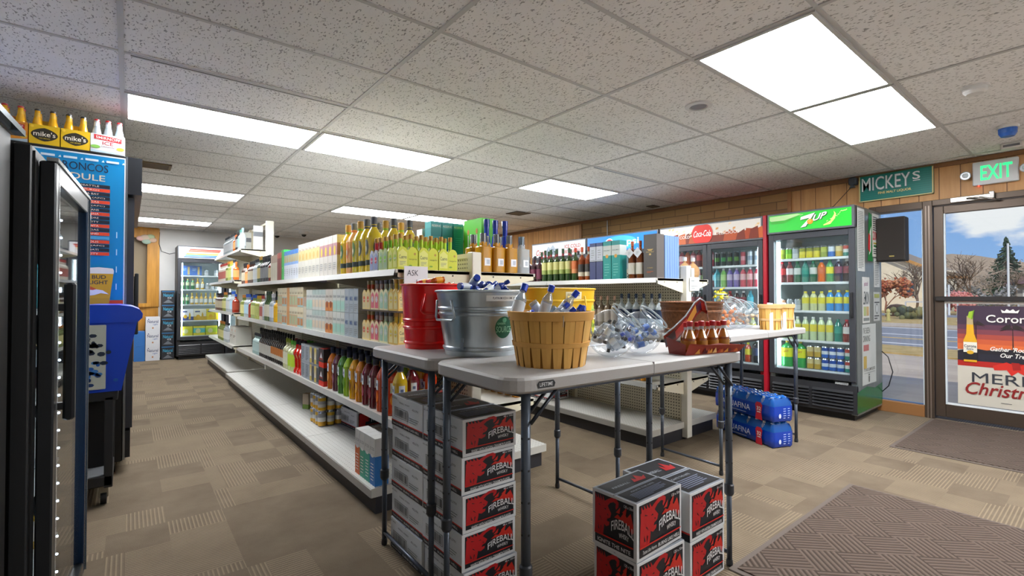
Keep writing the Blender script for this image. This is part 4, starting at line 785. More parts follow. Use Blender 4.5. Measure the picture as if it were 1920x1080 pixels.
def fronta(count, foot, foot2=None, dirn=1):
    def f(w, h):
        A_ = Art(.0003); b = .014; A_.rect(b, b*.9, w-b, h-b*.9, NAVY); beast(A_, w, h); flames(A_, w, h)
        A_.text('FIREBALL', .455*w, .36*h, .955*w, .53*h, WHT, .01, 0, .10*h, -.01*h).text('WHISKY', .63*w, .30*h, .84*w, .385*h, WHT, .006, 0, .02*h)
        A_.rect(b, .215*h, w-b, .24*h, C('#c8281e')).text(count, .74*w, .86*h, .95*w, .91*h, WHT, .002)
        if foot2: A_.text(foot, .10*w, .10*h, .40*w, .17*h, WHT, .002, .3).text(foot2, .43*w, .10*h, .92*w, .165*h, WHT, .01)
        else: A_.text(foot, .14*w, .095*h, .88*w, .165*h, WHT, .008)
        return A_
    return f
def sidea(w, h):
    A_ = Art(.0003); A_.rect(0, 0, w, .15*h, NAVY).rect(0, .15*h, w, .185*h, C('#c8281e')).text('Tastes Like Heaven,', .04*w, .045*h, .38*w, .115*h, WHT, .002, .3).text('BURNS LIKE HELL', .42*w, .045*h, .9*w, .11*h, WHT, .01)
    A_.rect(.10*w, .30*h, .55*w, .62*h, DK).rect(.107*w, .315*h, .543*w, .605*h, CARTW).bars(.12*w, .34*h, .53*w, .585*h, 26, DK)
    return A_.lines(.60*w, .30*h, .9*w, .5*h, 3, GY, .35).text('FIREBALL WHISKY', .28*w, .78*h, .62*w, .83*h, DK).text('42L2701', .70*w, .70*h, .88*w, .76*h, DK).text('NO. 48102', .03*w, .88*h, .2*w, .93*h, DK)
def whisky_case(w, d, h, front, left=None):
    body = MB().box(0, 0, 0, w, d, h-.002, CARTW, .0015, top=EDGE)
    parts = [['carton', body, []]]; sub = parts[0][2]
    sub.append(('front_print', front(w, h).mb((0, 0, 0), (1, 0, 0), (0, 0, 1))))
    la = (left or sidea)(d, h); sub.append(('side_print', la.mb((0, d, 0), (0, -1, 0), (0, 0, 1))))
    T_ = Art(.0003); T_.rect(.012, .012, w-.012, d*.47, NAVY).rect(.012, d*.53, w-.012, d-.012, NAVY).rect(0, d*.494, w, d*.506, C('#7c828c'))
    T_.text('IGNITE THE NITE', w*.25, d*.36, w*.75, d*.40, EDGE).lines(w*.15, d*.10, w*.85, d*.33, 6, C('#77809a')).text('FIREBALL', w*.15, d*.66, w*.5, d*.72, EDGE).poly([(w*.55, d*.62), (w*.62, d*.78), (w*.66, d*.68), (w*.74, d*.86), (w*.8, d*.7), (w*.88, d*.74), (w*.8, d*.6)], RED)
    sub.append(('top_print', T_.mb((0, 0, h-.002), (1, 0, 0), (0, 1, 0)))); sub.append(('tape', MB().box(0, d*.485, h-.0035, w, d*.515, h-.001, C('#8e96a4', .25))))
    return Kind('whisky_case', 'carton', parts)
CA = whisky_case(.262, .312, .1455, fronta('48 x 100ml', 'WHISKY WITH NATURAL CINNAMON FLAVOR'))
CB = whisky_case(.303, .212, .219, fronta('120 x 50ml', 'Tastes Like Heaven,', 'BURNS LIKE HELL'), fronta('120 x 50ml', 'IGNITE THE NITE'))
CCs = whisky_case(.27, .345, .199, fronta('24 x 375ml', 'WHISKY WITH NATURAL CINNAMON FLAVOR'))
lay = ['bottom', 'second from bottom', 'middle', 'second from top', 'top']
for k in range(5):
    dx = [.004, -.002, .0, -.003, .0][k]
    CA.place((1.008+dx, 1.572-dx, .1465*k), f'red and navy whisky case, {lay[k]} of the front stack under the tub table', group='whisky cases in the tall pile under the tables')
    CA.place((1.008-dx, 1.892, .1465*k), f'red and navy whisky case, {lay[k]} of the rear stack under the tub table', group='whisky cases in the tall pile under the tables')
for k in range(2):
    CB.place((1.475, 1.117, .22*k), ('upper' if k else 'lower')+' 120 x 50ml whisky case in the low pile under the table', R(2.5*(k == 1)-1), group='whisky cases in the low pile')
    CCs.place((1.80, 1.10, .20*k), ('upper' if k else 'lower')+' 24 x 375ml whisky case behind the 120-count cases', R(-.6*k), group='whisky cases in the low pile')
CA.place((3.30, 3.55, .152), 'red and navy whisky case lying on the deck of the soda-side rack', 0)
CA.place((3.32, 3.93, .152), 'second whisky case behind the one on the soda-side rack deck', 0)
# ---------------------------------------------------------------- tubs, baskets, jars
def handle_pts(cx, cy, r, ang, w, z0, z1, out=.02):
    P = []
    for s_, z in ((-1, z1), (-1.35, z0+.012), (-1.1, z0), (1.1, z0), (1.35, z0+.012), (1, z1)): a = ang+s_*w/2/r; P.append((cx+(r+out)*math.cos(a), cy+(r+out)*math.sin(a), z))
    return P
def tub(name, label, x, y, z, rb, rt, h, mt, beads, cat='tub', rim=None, handles=((-125, 0),), seam=None):
    t = thing(name, label, cat, (x, y, z)); prof = [(rb, 0), (rb+.002, .02), (rb+.008, .024), (rb+.008, .03), (rb+.004, .036)]
    for zz in beads: r = rb+(rt-rb)*zz/h; prof += [(r, zz-.008), (r+.006, zz-.003), (r+.006, zz+.003), (r, zz+.008)]
    prof += [(rt, h-.01), (rt+.008, h-.006), (rt+.008, h), (rt-.002, h+.002), (rt-.006, h-.01), (rb-.002, .012), (.001, .01)]
    part('shell', MB().lathe(prof, mt, 48, bottom=True, top=False), t)
    for ang, _ in handles:
        a = R(ang); rr_ = rb+(rt-rb)*.8
        part('handle', MB().tube(handle_pts(0, 0, rr_, a, .09, h*.55, h*.85, .016), .005, mt, 8), t)
    if seam is not None: a = R(seam); part('seam', MB().box(-.006, -.002, .03, .006, .003, h-.01, mt), t).matrix_local = Matrix.Translation((math.cos(a)*(rb+rt)/2, math.sin(a)*(rb+rt)/2, 0)) @ Matrix.Rotation(a+math.pi/2, 4, 'Z') @ Matrix.Rotation(-math.atan((rt-rb)/h), 4, 'X')
    return t
def curved(A_, r0, r1, h, a0, mb=None, lift=.0012):
    """wrap flat print around a tapered tub; u is arc length from angle a0 (going right as seen from outside)"""
    m = mb or MB()
    def clip(P, c, keep):      # convex polygon against u = c
        Q = []
        for i in range(len(P)):
            a, b = P[i-1], P[i]; ia, ib = (a[0]-c)*keep >= 0, (b[0]-c)*keep >= 0
            if ia != ib: t = (c-a[0])/(b[0]-a[0]); Q.append((c, a[1]+(b[1]-a[1])*t))
            if ib: Q.append(b)
        return Q
    it = []
    for pts, fs, mt, k in A_.it:
        us = [p[0] for p in pts]
        if len(fs) > 1 or max(us)-min(us) < .012: it.append((pts, fs, mt, k)); continue
        u = min(us)
        while u < max(us): Q = clip(clip(pts, u, 1), u+.008, -1); (it.append((Q, [tuple(range(len(Q)))], mt, k)) if len(Q) > 2 else None); u += .008
    for pts, fs, mt, k in it:
        vs = []
        for u, v in pts: r = r0+(r1-r0)*v/h+lift+A_.step*k; a = a0+u/((r0+r1)/2); vs.append((r*math.cos(a), r*math.sin(a), v))
        m.add(vs, fs, mt)
    return m
REDT = C('#f21010', .25, 0, .25); YELT = C('#d8ac12', .4)
tub('party_tub', 'glossy red metal tub of miniature bottles on the rear folding table', 1.165, 2.10, TZ0, .125, .145, .305, REDT, [.10, .135], handles=((-112, 0), (-20, 0)))
ST = tub('party_tub', 'galvanised steel tub with vodka price strip and green round sticker', 1.212, 1.745, TZ0, .155, .193, .272, STEEL, [.032, .175, .197], handles=((-175, 0),), seam=-152)
a0 = math.atan2(-1.745, -1.212)
part('price_strip', curved(Art(.0004).rect(.02, .228, .155, .251, C('#dcdcd8')).text('PLATINUM VODKA 50ML 2/$1', .045, .234, .145, .245, C('#3a3a3c'), .002), .155, .193, .272, a0), ST)
A_ = Art(.0004).disc(.100, .12, .041, .045, C('#0f5c40'), 28)
A_.text('SOURCE', .064, .10, .137, .125, C('#8fc8a4'), .004).text('GREEN', .068, .132, .105, .14, C('#8fc8a4')).disc(.10, .15, .010, .010, C('#5fa884'), 12); part('round_sticker', curved(A_, .155, .193, .272, a0), ST)
t = tub('party_tub', 'yellow oval tub behind the splint basket', 1.925, 1.985, TZ0, .18, .20, .29, YELT, [.1, .22], handles=((-95, 0),))
t.scale = (1.2, .75, 1)
part('price_card', curved(Art(.0004).rect(0, .23, .09, .27, C('#e0d8b0')).lines(.008, .238, .082, .264, 3, C('#7a6a3a')), .18, .20, .29, R(-112)), t)
t = tub('copper_tub', 'hammered copper tub on the bowl table, behind the little whisky bottles', 3.22, 1.95, TZ2, .19, .215, .225, COPPER, [.16], handles=()); 
part('band', MB().lathe([(.212, .185), (.217, .188), (.217, .202), (.213, .205)], C('#6a4836', .3, .7), 40, bottom=False, top=False), t)
def splint(label, x, y, z, rb, rt, h, n=22, seed=1, liner=False, loc_tag=False):
    t = thing('splint_basket', label, 'basket', (x, y, z)); rr = random.Random(seed); ms = [C(c, .6) for c in ('#deaa58', '#e6b664', '#d6a04e', '#e0ac58')]
    part('inner_wall', MB().lathe([(rb-.006, 0), (rt-.006, h-.002), (rt-.01, h-.002), (rb-.01, .006), (.001, .006)], C('#b07830', .7), 32, top=False), t)
    for k in range(n):
        a = 2*math.pi*(k+.03)/n; b = 2*math.pi*(k+.97)/n; g_ = .35*(b-a); zs_ = [0, h*.38, h*.7, h-.01]; m = MB(); vs = []
        for q, z_ in enumerate(zs_):
            r = rb+(rt-rb)*z_/h+.0015*(k % 2); nar = g_*(1-z_/(h*.4)) * .35 if z_ < h*.4 else 0
            for an in (a+nar, (a+b)/2, b-nar): vs.append((r*math.cos(an), r*math.sin(an), z_))
        m.add(vs, [(q*3+i, q*3+i+1, q*3+4+i, q*3+3+i) for q in range(3) for i in range(2)], rr.choice(ms)); part('splint', m, t)
    for nm, z0_, z1_, ex in (('rim_band', h-.032, h, .006), ('middle_band', h*.36, h*.45, .005)):
        r0_, r1_ = rb+(rt-rb)*z0_/h, rb+(rt-rb)*z1_/h; part(nm, MB().lathe([(r0_, z0_), (r0_+ex, z0_+.001), (r1_+ex, z1_-.001), (r1_-.008, z1_), (r1_-.008, z0_)], C('#dca656' if not liner else '#d6b078', .6), 40, top=False, bottom=False), t)
    if liner:
        for a in (R(-150), R(-60), R(30)): part('plastic_clip', MB().box(-.012, -.003, h*.0, .012, .004, h+.012, C('#dfe6ea', .2)), t).matrix_local = Matrix.Translation((math.cos(a)*(rb+rt+.014)/2, math.sin(a)*(rb+rt+.014)/2, 0)) @ Matrix.Rotation(a+math.pi/2, 4, 'Z') @ Matrix.Rotation(-math.atan((rt-rb)/h), 4, 'X')
    else:
        for a in (R(-118), R(-60), R(10)): part('staple', MB().tube([((rt+.007)*math.cos(a), (rt+.007)*math.sin(a), h-.05), ((rt+.012)*math.cos(a), (rt+.012)*math.sin(a), h-.03), ((rt+.007)*math.cos(a), (rt+.007)*math.sin(a), h-.012)], .0015, C('#b8b8b8', .3, .8), 5), t)
    return t
SB = splint('large splint-wood basket of clear miniature bottles on the nearest table', 1.214, 1.30, TZ, .124, .154, .195)
part('paper_tag', MB().box(-.02, -.002, 0, .02, .0, .022, C('#dcd6c4')), SB).matrix_local = Matrix.Translation((.145*math.cos(R(-28)), .145*math.sin(R(-28)), .078)) @ Matrix.Rotation(R(62), 4, 'Z')
t = thing('star_tag', 'yellow starburst price tag hanging on the splint basket rim', 'tag', (1.214+.155, 1.30-.065, TZ+.14)); A_ = Art(.0006)
for k, (u, v, c1) in enumerate(((0, 0, '#d9d820'), (-.012, .05, '#c8dc58'))): A_.poly([(u+(.034 if i % 2 else .024)*math.cos(R(i*15)), v+(.034 if i % 2 else .024)*math.sin(R(i*15))) for i in range(24)], C(c1)).text('2/$1' if k else '50 ml', u-.02, v-.008, u+.02, v+.010, C('#1f8a6a'), .01)
part('card', A_.mb((0, 0, 0), (.86, .5, 0), (0, 0, 1)), t); 
splint('clear-clipped splint basket beside the round bowls', 4.0, 1.735, TZ2, .072, .084, .20, 14, 2, True); splint('clear-clipped splint basket at the far end of the bowl table', 4.24, 1.735, TZ2, .070, .082, .20, 14, 3, True)
def jar(label, x, y, z, r, tilt=(25, 38), sx=1., name='fishbowl_jar', yaw=0.):
    t = thing(name, label, 'jar', (x, y, z+r*.985)); prof = []
    for k in range(0, 15): a = R(-90+k*10); prof.append((max(.002, r*math.cos(a)), r*math.sin(a)))
    prof += [(r*.70, r*.84), (r*.70, r*.96), (r*.76, r*.98), (r*.76, r*1.02), (r*.69, r*1.03), (r*.66, r*.95)]
    m = MB(); m.T = Matrix.Rotation(R(yaw), 4, 'Z') @ Matrix.Rotation(R(tilt[0]), 4, 'X') @ Matrix.Rotation(R(tilt[1]), 4, 'Y') @ Matrix.Diagonal((1, 1, 1, 1))
    m.lathe(prof[:-5], CLEAR, 36, top=False); mt = m.T; ob = part('bowl', m, t); ob.scale = (sx, 1, 1)
    m = MB(); m.T = mt; P = [(r*.73*math.cos(R(k*12)), r*.73*math.sin(R(k*12)), r*1.0) for k in range(30)]; m.tube(P, r*.042, CLEARB, 8, True); m.tube([(q[0]*.97, q[1]*.97, r*.86) for q in P], r*.02, CLEARB, 6, True); o2 = part('rim', m, t); o2.scale = (sx, 1, 1)
    return t
CAPS = []
def segd(p1, q1, p2, q2):
    d1, d2, r = q1-p1, q2-p2, p1-p2; a, e, f = d1.dot(d1), d2.dot(d2), d2.dot(r); c = d1.dot(r); b = d1.dot(d2); den = a*e-b*b
    s_ = max(0, min(1, (b*f-c*e)/den)) if den > 1e-12 else 0; t_ = (b*s_+f)/e
    if t_ < 0: t_ = 0; s_ = max(0, min(1, -c/a))
    elif t_ > 1: t_ = 1; s_ = max(0, min(1, (b-c)/a))
    return (p1+d1*s_-p2-d2*t_).length
def scatter(kind, n, fn, labelfn, group, seed, scale=None, rotf=None, half=.046, rad=.0155):
    """pack pieces without letting them cross; what finds no room is left out"""
    from mathutils import Euler
    rr = random.Random(seed); sc = scale or 1; bias = rr.uniform(0, 3.14); got = 0
    if kind.name == 'wrapped_candy': half, rad = .018, .014
    for i in range(n):
        for _ in range(260):
            p = Vector(fn(rr, i)); rot = rotf(rr) if rotf else (R(90)+rr.gauss(0, .6), rr.gauss(0, .5), bias+rr.gauss(0, .7)); ax = Euler(rot).to_matrix() @ Vector((0, 0, half*sc)); a, b = p-ax, p+ax
            if not (fn.inside(a, rad*sc) and fn.inside(b, rad*sc)): continue
            if all(segd(a, b, c, d) > (r2+rad*sc)*.93 for c, d, r2 in CAPS if (c-a).length < .35): break
        else: continue
        CAPS.append((a, b, rad*sc)); kind.place(p, labelfn(got), group=group, rot=rot, scale=sc); got += 1
    return got
def mini(cap, body, lab, name='miniature_bottle'):
    b = MB().lathe([(.0135, -.045), (.0145, -.042), (.0145, .008), (.006, .025), (.006, .035)], body, 10, top=False); c = MB().lathe([(.0085, .030), (.0085, .047), (.007, .048)], cap, 10); l_ = MB().lathe([(.0149, -.034), (.0149, .0)], lab, 10, top=False, bottom=False)
    return Kind(name, 'bottle', [('body', b), ('cap', c), ('label', l_)], simple=True)
MINIB = mini(C('#15161a', .4), BARE, C('#cfd6dc')); MINIBL = mini(C('#1a44c8', .3), BARE, C('#d9e2ea')); MININ = mini(C('#1e3a8c', .3), C('#1c3c9c', .15, 0, .5), C('#c8d0d8')); MINIW = mini(C('#e8eaec', .4), BARE, C('#3468b8'))
MINIR = mini(C('#b8141a', .35), C('#a8500c', .12, 0, .5), C('#d89a1e')); MINIG = mini(C('#d8a81c', .35), C('#b8280e', .15, 0, .5), C('#e8b82a')); MINIS = mini(C('#b4bcc2', .25, .6), BARE, C('#1c4cb4'))
def insphere(cx, cy, cz, r, zmax=.35, sx=1.):
    def f(rr, i):
        while True:
            v = Vector((rr.uniform(-1, 1), rr.uniform(-1, 1), rr.uniform(-1, zmax)))
            if v.length < .99: return (cx+v.x*r*.8*sx, cy+v.y*r*.8, cz+v.z*r*.8)
    f.inside = lambda p, q: Vector(((p.x-cx)/sx, p.y-cy, p.z-cz)).length < r-q*.9 and p.z < cz+r*(zmax+.15)
    return f
for nm, x, y, r, ks, sd in (('first', 1.545, 1.295, .098, [(MINIB, 22, 'black-capped'), (MINIBL, 8, 'blue-capped'), (MINIW, 14, 'white-capped')], 1), ('second', 1.745, 1.30, .092, [(MINIW, 24, 'white-capped'), (MINIBL, 6, 'blue-capped'), (MINIB, 8, 'black-capped')], 2)):
    jar(('tilted clear jar of miniatures right beside the splint basket' if sd == 1 else 'tilted clear jar of miniatures next to the red bottle tray'), x, y, TZ, r, (28, 34))
    for kd, n_, cap in ks: scatter(kd, n_, insphere(x, y, TZ+r, r*.98, .4), lambda i, cap=cap, nm=nm: f'{cap} miniature bottle in the {nm} clear jar from the splint basket', f'{cap} miniatures in the {nm} jar', sd*10+n_, .85)
def inheap(cx, cy, z, r, hh, z0=0.):
    def f(rr, i): a = rr.uniform(0, 6.28); q = math.sqrt(rr.random())*r; return (cx+q*math.cos(a), cy+q*math.sin(a), z+z0+(1-(q/r)**2)*hh*rr.uniform(-.6, 1))
    f.inside = lambda p, q: math.hypot(p.x-cx, p.y-cy) < r+.012 and p.z < z+hh+.02
    return f
flat = lambda rr: (R(90)+rr.gauss(0, .35), rr.gauss(0, .3), rr.uniform(0, 6.28))
from mathutils import Euler
BIG3 = [((1.12, 1.365, TZ+.225), (R(-8), R(28), 0), 1.6, 'tall clear miniature with blue cap leaning out of the splint basket'), ((1.195, 1.30, TZ+.225), (R(15), R(10), 0), 1.4, 'clear bottle with large blue cap upright in the splint basket'), ((1.265, 1.27, TZ+.215), (R(20), R(35), 0), 1.4, 'clear bottle with large blue cap leaning right in the splint basket')]
for p_, r_, sc_, lb in BIG3:
    MINIBL.place(p_, lb, rot=r_, scale=sc_); ax = Euler(r_).to_matrix() @ Vector((0, 0, .047*sc_)); CAPS.append((Vector(p_)-ax, Vector(p_)+ax, .0155*sc_))
scatter(MININ, 110, inheap(1.212, 1.745, TZ0+.235, .15, .08), lambda i: 'navy blue miniature bottle heaped in the galvanised steel tub', 'blue miniatures heaped in the steel tub', 5, 1.1, flat)
scatter(MINIS, 40, inheap(1.212, 1.745, TZ0+.235, .145, .08), lambda i: 'silver-capped miniature bottle heaped in the galvanised steel tub', 'silver-capped miniatures heaped in the steel tub', 6, 1.1, flat)
scatter(MINIR, 60, inheap(1.165, 2.10, TZ0+.265, .11, .065), lambda i: 'amber miniature with red cap heaped in the red tub', 'red-capped miniatures in the red tub', 7, 1.05, flat); scatter(MINIG, 60, inheap(1.165, 2.10, TZ0+.265, .11, .07), lambda i: 'red miniature with gold cap and label in the red tub', 'gold-capped miniatures in the red tub', 8, 1.05, flat)
scatter(MINIBL, 70, inheap(1.214, 1.30, TZ+.165, .115, .055), lambda i: 'clear miniature with blue cap heaped in the splint basket', 'blue-capped miniatures in the splint basket', 9, 1.15)
scatter(MINIW, 30, inheap(1.214, 1.30, TZ+.16, .11, .04), lambda i: 'clear miniature with white cap heaped in the splint basket', 'white-capped miniatures in the splint basket', 19, 1.1)
scatter(MINIG, 14, inheap(1.925, 1.985, TZ0+.23, .12, .03), lambda i: 'gold-capped miniature lying in the yellow oval tub', 'miniatures in the yellow tub', 12, 1.1, flat)
CANDY = [Kind('wrapped_candy', 'candy', [('wrapper', MB().ball((0, 0, 0), .014, C(c, .3), 6, (1.3, .9, .8)).add([(-.03, -.01, .006), (-.03, .01, -.004), (-.014, 0, 0)], [(0, 1, 2)], C(c, .3)).add([(.03, -.01, -.006), (.03, .01, .004), (.014, 0, 0)], [(0, 1, 2)], C(c, .3)))], simple=True) for c in ('#c46a24', '#a8601e', '#d8b890', '#2a3a7c', '#d8c81c', '#2c2a24', '#d8d4b4')]
for nm, x, y, r, cs, sd in (('nearest', 3.73, 1.945, .118, [(0, 26, 'orange'), (1, 16, 'brown'), (2, 10, 'cream'), (3, 5, 'blue')], 31), ('middle', 3.91, 1.955, .108, [(1, 12, 'brown'), (2, 10, 'cream')], 32), ('farthest', 4.075, 1.96, .100, [(2, 6, 'cream')], 33)):
    jar(f'{nm} of the three round candy bowls on the bowl table'.replace('candy bowls', 'clear bowls'), x, y, TZ2, r, (22, 40), .72)
    for ci, n_, c_ in cs: scatter(CANDY[ci], n_, insphere(x, y, TZ2+r, r*.80, .3, .72), lambda i, c_=c_, nm=nm: f'{c_} wrapped candy in the {nm} of the three clear bowls', f'{c_} candies in the {nm} clear bowl', sd+ci, 1.45)
t = jar('clear jar topped with yellow and black candies behind the round bowls', 4.0, 2.14, TZ2, .066, (0, 0), 1.); t.scale = (1, 1, 2.15); t.location.z = TZ2+.066*2.15*.985
for ci, n_, c_ in ((4, 16, 'yellow'), (5, 9, 'black'), (6, 12, 'pale')): scatter(CANDY[ci], n_, inheap(4.0, 2.14, TZ2+.26, .062, .07), lambda i, c_=c_: f'{c_} candy heaped on top of the rear clear jar', f'{c_} candies on the rear jar', 40+ci, 1.1)
# the little whisky bottles in their printed tray
t = thing('display_tray', 'flame-printed cardboard tray of small whisky bottles', 'display tray', (1.845, 1.170, TZ), R(-12)); t.scale = (.91,)*3; TR = C('#7c2418', .5)
m = MB().box(-.02, -.05, 0, .34, .05, .006, TR).add([(-.02, -.05, .0), (.34, -.05, .0), (.37, -.065, .035), (.25, -.07, .04), (.18, -.068, .05), (.1, -.07, .045), (.0, -.068, .055), (-.01, -.065, .05)], [(0, 1, 2, 3, 4, 5, 6, 7)], C('#8e2c1c', .4)).add([(.34, -.05, 0), (.34, .05, 0), (.37, .055, .03), (.37, -.065, .035)], [(0, 1, 2, 3)], TR).add([(-.02, .05, 0), (-.02, -.05, 0), (-.03, -.065, .05), (-.03, .06, .08)], [(0, 1, 2, 3)], TR)
tp = part('tray', m, t); A_ = Art(.0004); rr = random.Random(14)
for k in range(16): u = rr.uniform(0, .33); A_.poly([(u, .004), (u+.03, .006), (u+.022+rr.uniform(-.01, .01), rr.uniform(.02, .036))], C(rr.choice(['#c8642a', '#d8943c', '#5a1420', '#a83424', '#e0b070']))); A_.k = 1+k % 3
part('printed_art', A_.mb((0, -.051, 0), (1, 0, 0), (0, -.32, .95)), tp)
m = MB(); pts = [(-.02, 0.0), (.05, .035), (.13, .09), (.19, .155), (.225, .175), (.26, .16), (.275, .115)]
vs = [(x-.01, .075, z+.08) for x, z in pts]+[(x+.035, .105, z+.02) for x, z in pts]; n = len(pts); m.add(vs, [(i, i+1, n+i+1, n+i) for i in range(n-1)], C('#8a2c2c', .25)); hd = part('header_card', m, t)
m = MB()
for i, c_ in enumerate(('#3c1430', '#c8342c', '#e0a040', '#4a1838', '#b83028', '#d89060')): a, b = i, i+1; p0, p1, q0, q1 = [Vector(vs[k]) for k in (a, b, n+a, n+b)]; o_ = Vector((.0, -.0015, -.0015)); m.add([p0.lerp(q0, .25)+o_, p1.lerp(q1, .1)+o_, p1.lerp(q1, .7)+o_, p0.lerp(q0, .85)+o_], [(0, 1, 2, 3)], C(c_, .3))
part('header_print', m, hd); part('acrylic_edge', MB().tube([(x-.014, .074, z+.086) for x, z in pts], .0035, CLEARB, 6), hd)
AMB = C('#8e4a10', .08, 0, .8); AMBL = C('#b06c1c', .08, 0, .8)
def small_whisky():
    b = MB().lathe([(.021, 0), (.0225, .004), (.0225, .055), (.012, .082), (.0095, .088), (.0095, .105)], AMB, 14, mats=[AMB, AMB, AMBL, AMB, CLEARB, CLEARB][:5]); c = MB().lathe([(.0125, .10), (.0125, .118), (.009, .12)], C('#a8101c', .3), 12); l_ = MB().lathe([(.0229, .012), (.0229, .045)], C('#a87828'), 14, bottom=False, top=False)
    return Kind('small_whisky_bottle', 'bottle', [('body', b), ('cap', c), ('label', l_)])
SW_ = small_whisky()
for k in range(4): a_ = R(-12); x_, y_ = .045+k*.068, -.012; SW_.place((1.845+x_*math.cos(a_)-y_*math.sin(a_), 1.17+x_*math.sin(a_)+y_*math.cos(a_), TZ+.0065), f'small red-capped whisky bottle, {ordn(k)} in the tray from the clear jars', group='small whisky bottles in the flame-printed tray', scale=1.12)
for k in range(4): a_ = R(-12); x_, y_ = .065+k*.068, .028; SW_.place((1.845+x_*math.cos(a_)-y_*math.sin(a_), 1.17+x_*math.sin(a_)+y_*math.cos(a_), TZ+.0065), f'small red-capped whisky bottle behind, {ordn(k)} in the tray from the jars', group='small whisky bottles in the flame-printed tray', scale=1.06)
t = thing('wicker_basket', 'small black woven basket at the end of the nearest table', 'basket', (2.105, 1.255, TZ)); t.scale = (.92,)*3; BB = C('#26272b', .4); m = MB(); rr = random.Random(1)
for k in range(28): a = 2*math.pi*k/28; m.tube([(.045*math.cos(a), .045*math.sin(a), 0), (.07*math.cos(a+.35), .07*math.sin(a+.35), .085)], .0028, BB, 5).tube([(.045*math.cos(a), .045*math.sin(a), 0), (.07*math.cos(a-.35), .07*math.sin(a-.35), .085)], .0022, C('#3a3c40', .4), 5)
part('weave', m, t); part('liner', MB().lathe([(.04, .002), (.064, .08), (.06, .08), (.036, .006)], C('#17181b'), 24, top=False), t); part('rim', MB().tube([(.071*math.cos(R(k*15)), .071*math.sin(R(k*15)), .087) for k in range(24)], .005, BB, 6, True), t); part('base', MB().lathe([(.046, 0), (.046, .006)], BB, 24), t)
scatter(CANDY[4], 7, inheap(2.105, 1.255, TZ+.065, .04, .015), lambda i: 'gold-wrapped candy in the small black woven basket', 'gold candies in the black basket', 77, 1.2)
t = thing('price_card', 'white hand-lettered Ask card clipped to the top shelf end', 'card', (1.30, 2.532, 1.265)); part('card', MB().box(-.075, -.008, 0, .075, -.0065, .11, C('#e2e4ea', .5)), t); part('lettering', Art().text('ASK', -.058, .055, .012, .088, C('#23283a'), -.002, .1).text('For', -.0, .012, .03, .032, C('#23283a')).mb((0, -.008, 0), (1, 0, 0), (0, 0, 1)), t)
# water packs
def water_pack():
    Lx, Wy, h = .62, .19, .205; W_ = C('#0c3fb4', .22, 0, .4); W2 = C('#1f6fd6', .25, 0, .4); m = MB(); n = 16; P = []
    def rim(z, wob, ins):
        Q = []
        for i in range(n): a = i/n*Lx; Q.append((a, -ins+wob*math.sin(i*math.pi/2)*.5, z))
        for i in range(8): Q.append((Lx+ins*.5, i/8*Wy, z))
        for i in range(n): Q.append((Lx-i/n*Lx, Wy+ins, z))
        for i in range(8): Q.append((-ins*.5, Wy-i/8*Wy, z))
        return Q
    rings = [rim(.0, .0, -.02), rim(.012, .012, .0), rim(.06, .004, .004), rim(.125, .006, .003)]; k = len(rings[0])
    m.add([p for r_ in rings for p in r_], [(j*k+i, j*k+(i+1) % k, (j+1)*k+(i+1) % k, (j+1)*k+i) for j in range(3) for i in range(k)]+[tuple(range(k-1, -1, -1))], W_, True)
    f = MB(); rings = [rim(.125, .006, .003), rim(.155, .012, -.008), rim(.185, .014, -.028)]; f.add([p for r_ in rings for p in r_], [(j*k+i, j*k+(i+1) % k, (j+1)*k+(i+1) % k, (j+1)*k+i) for j in range(2) for i in range(k)], FILM, True)
    vs = []; nx, ny = 25, 13
    for j in range(ny):
        for i in range(nx): x = .02+(Lx-.04)*i/(nx-1); y = .02+(Wy-.04)*j/(ny-1); vs.append((x, y, .187+.014*abs(math.sin(i*math.pi*8/(nx-1)))*abs(math.sin(j*math.pi*4/(ny-1)))+.002*((i*7+j*3) % 3)))
    f.add(vs, [(j*nx+i, j*nx+i+1, (j+1)*nx+i+1, (j+1)*nx+i) for j in range(ny-1) for i in range(nx-1)], FILM, True)
    P = [['wrap_band', m, []], ['clear_wrap', f, []]]
    for i in range(8):
        for j in range(3): x = .04+i*.0772; y = .033+j*.062; P.append(['bottle', MB().lathe([(.029, .02), (.029, .14), (.024, .16), (.012, .178)], BARE, 10, x, y, top=False).lathe([(.0135, .176), (.0135, .192)], C('#e8f0fa', .3), 10, x, y), []])
    A_ = Art(.0006); A_.text('AQUAFINA', .09, .045, .40, .10, C('#d4e4fa'), .002).rect(.20, .030, .36, .034, C('#a8c4ee')).poly([(.455, .0), (.525, .0), (.515, .06), (.525, .12), (.51, .14), (.47, .14), (.455, .12), (.463, .06)], C('#c01830')).text('32', .47, .075, .512, .105, WHT, .02).rect(.474, .058, .508, .066, WHT)
    P[0][2].append(('printed_text', A_.mb((0, -.012, 0), (1, 0, 0), (0, 0, 1))))
    B_ = Art(.0006); B_.disc(.06, .05, .012, .018, C('#d4e4fa')).lines(.095, .03, .125, .12, 5, C('#a8c8f4'), .3).lines(.14, .03, .165, .12, 5, C('#a8c8f4'), .3); P[0][2].append(('end_print', B_.mb((Lx+.005, 0, 0), (0, 1, 0), (0, 0, 1))))
    return Kind('water_bottle_pack', 'water pack', P)
WP = water_pack()
# long face looks towards -X; local x runs towards the camera
WP.place((4.195, 2.29, 0), 'lower shrink-wrapped blue pack of water bottles on the floor', R(-90-20), 'blue water packs stacked by the bowl table'); WP.place((4.18, 2.29, .203), 'upper shrink-wrapped blue pack of water bottles', R(-90-19), 'blue water packs stacked by the bowl table')
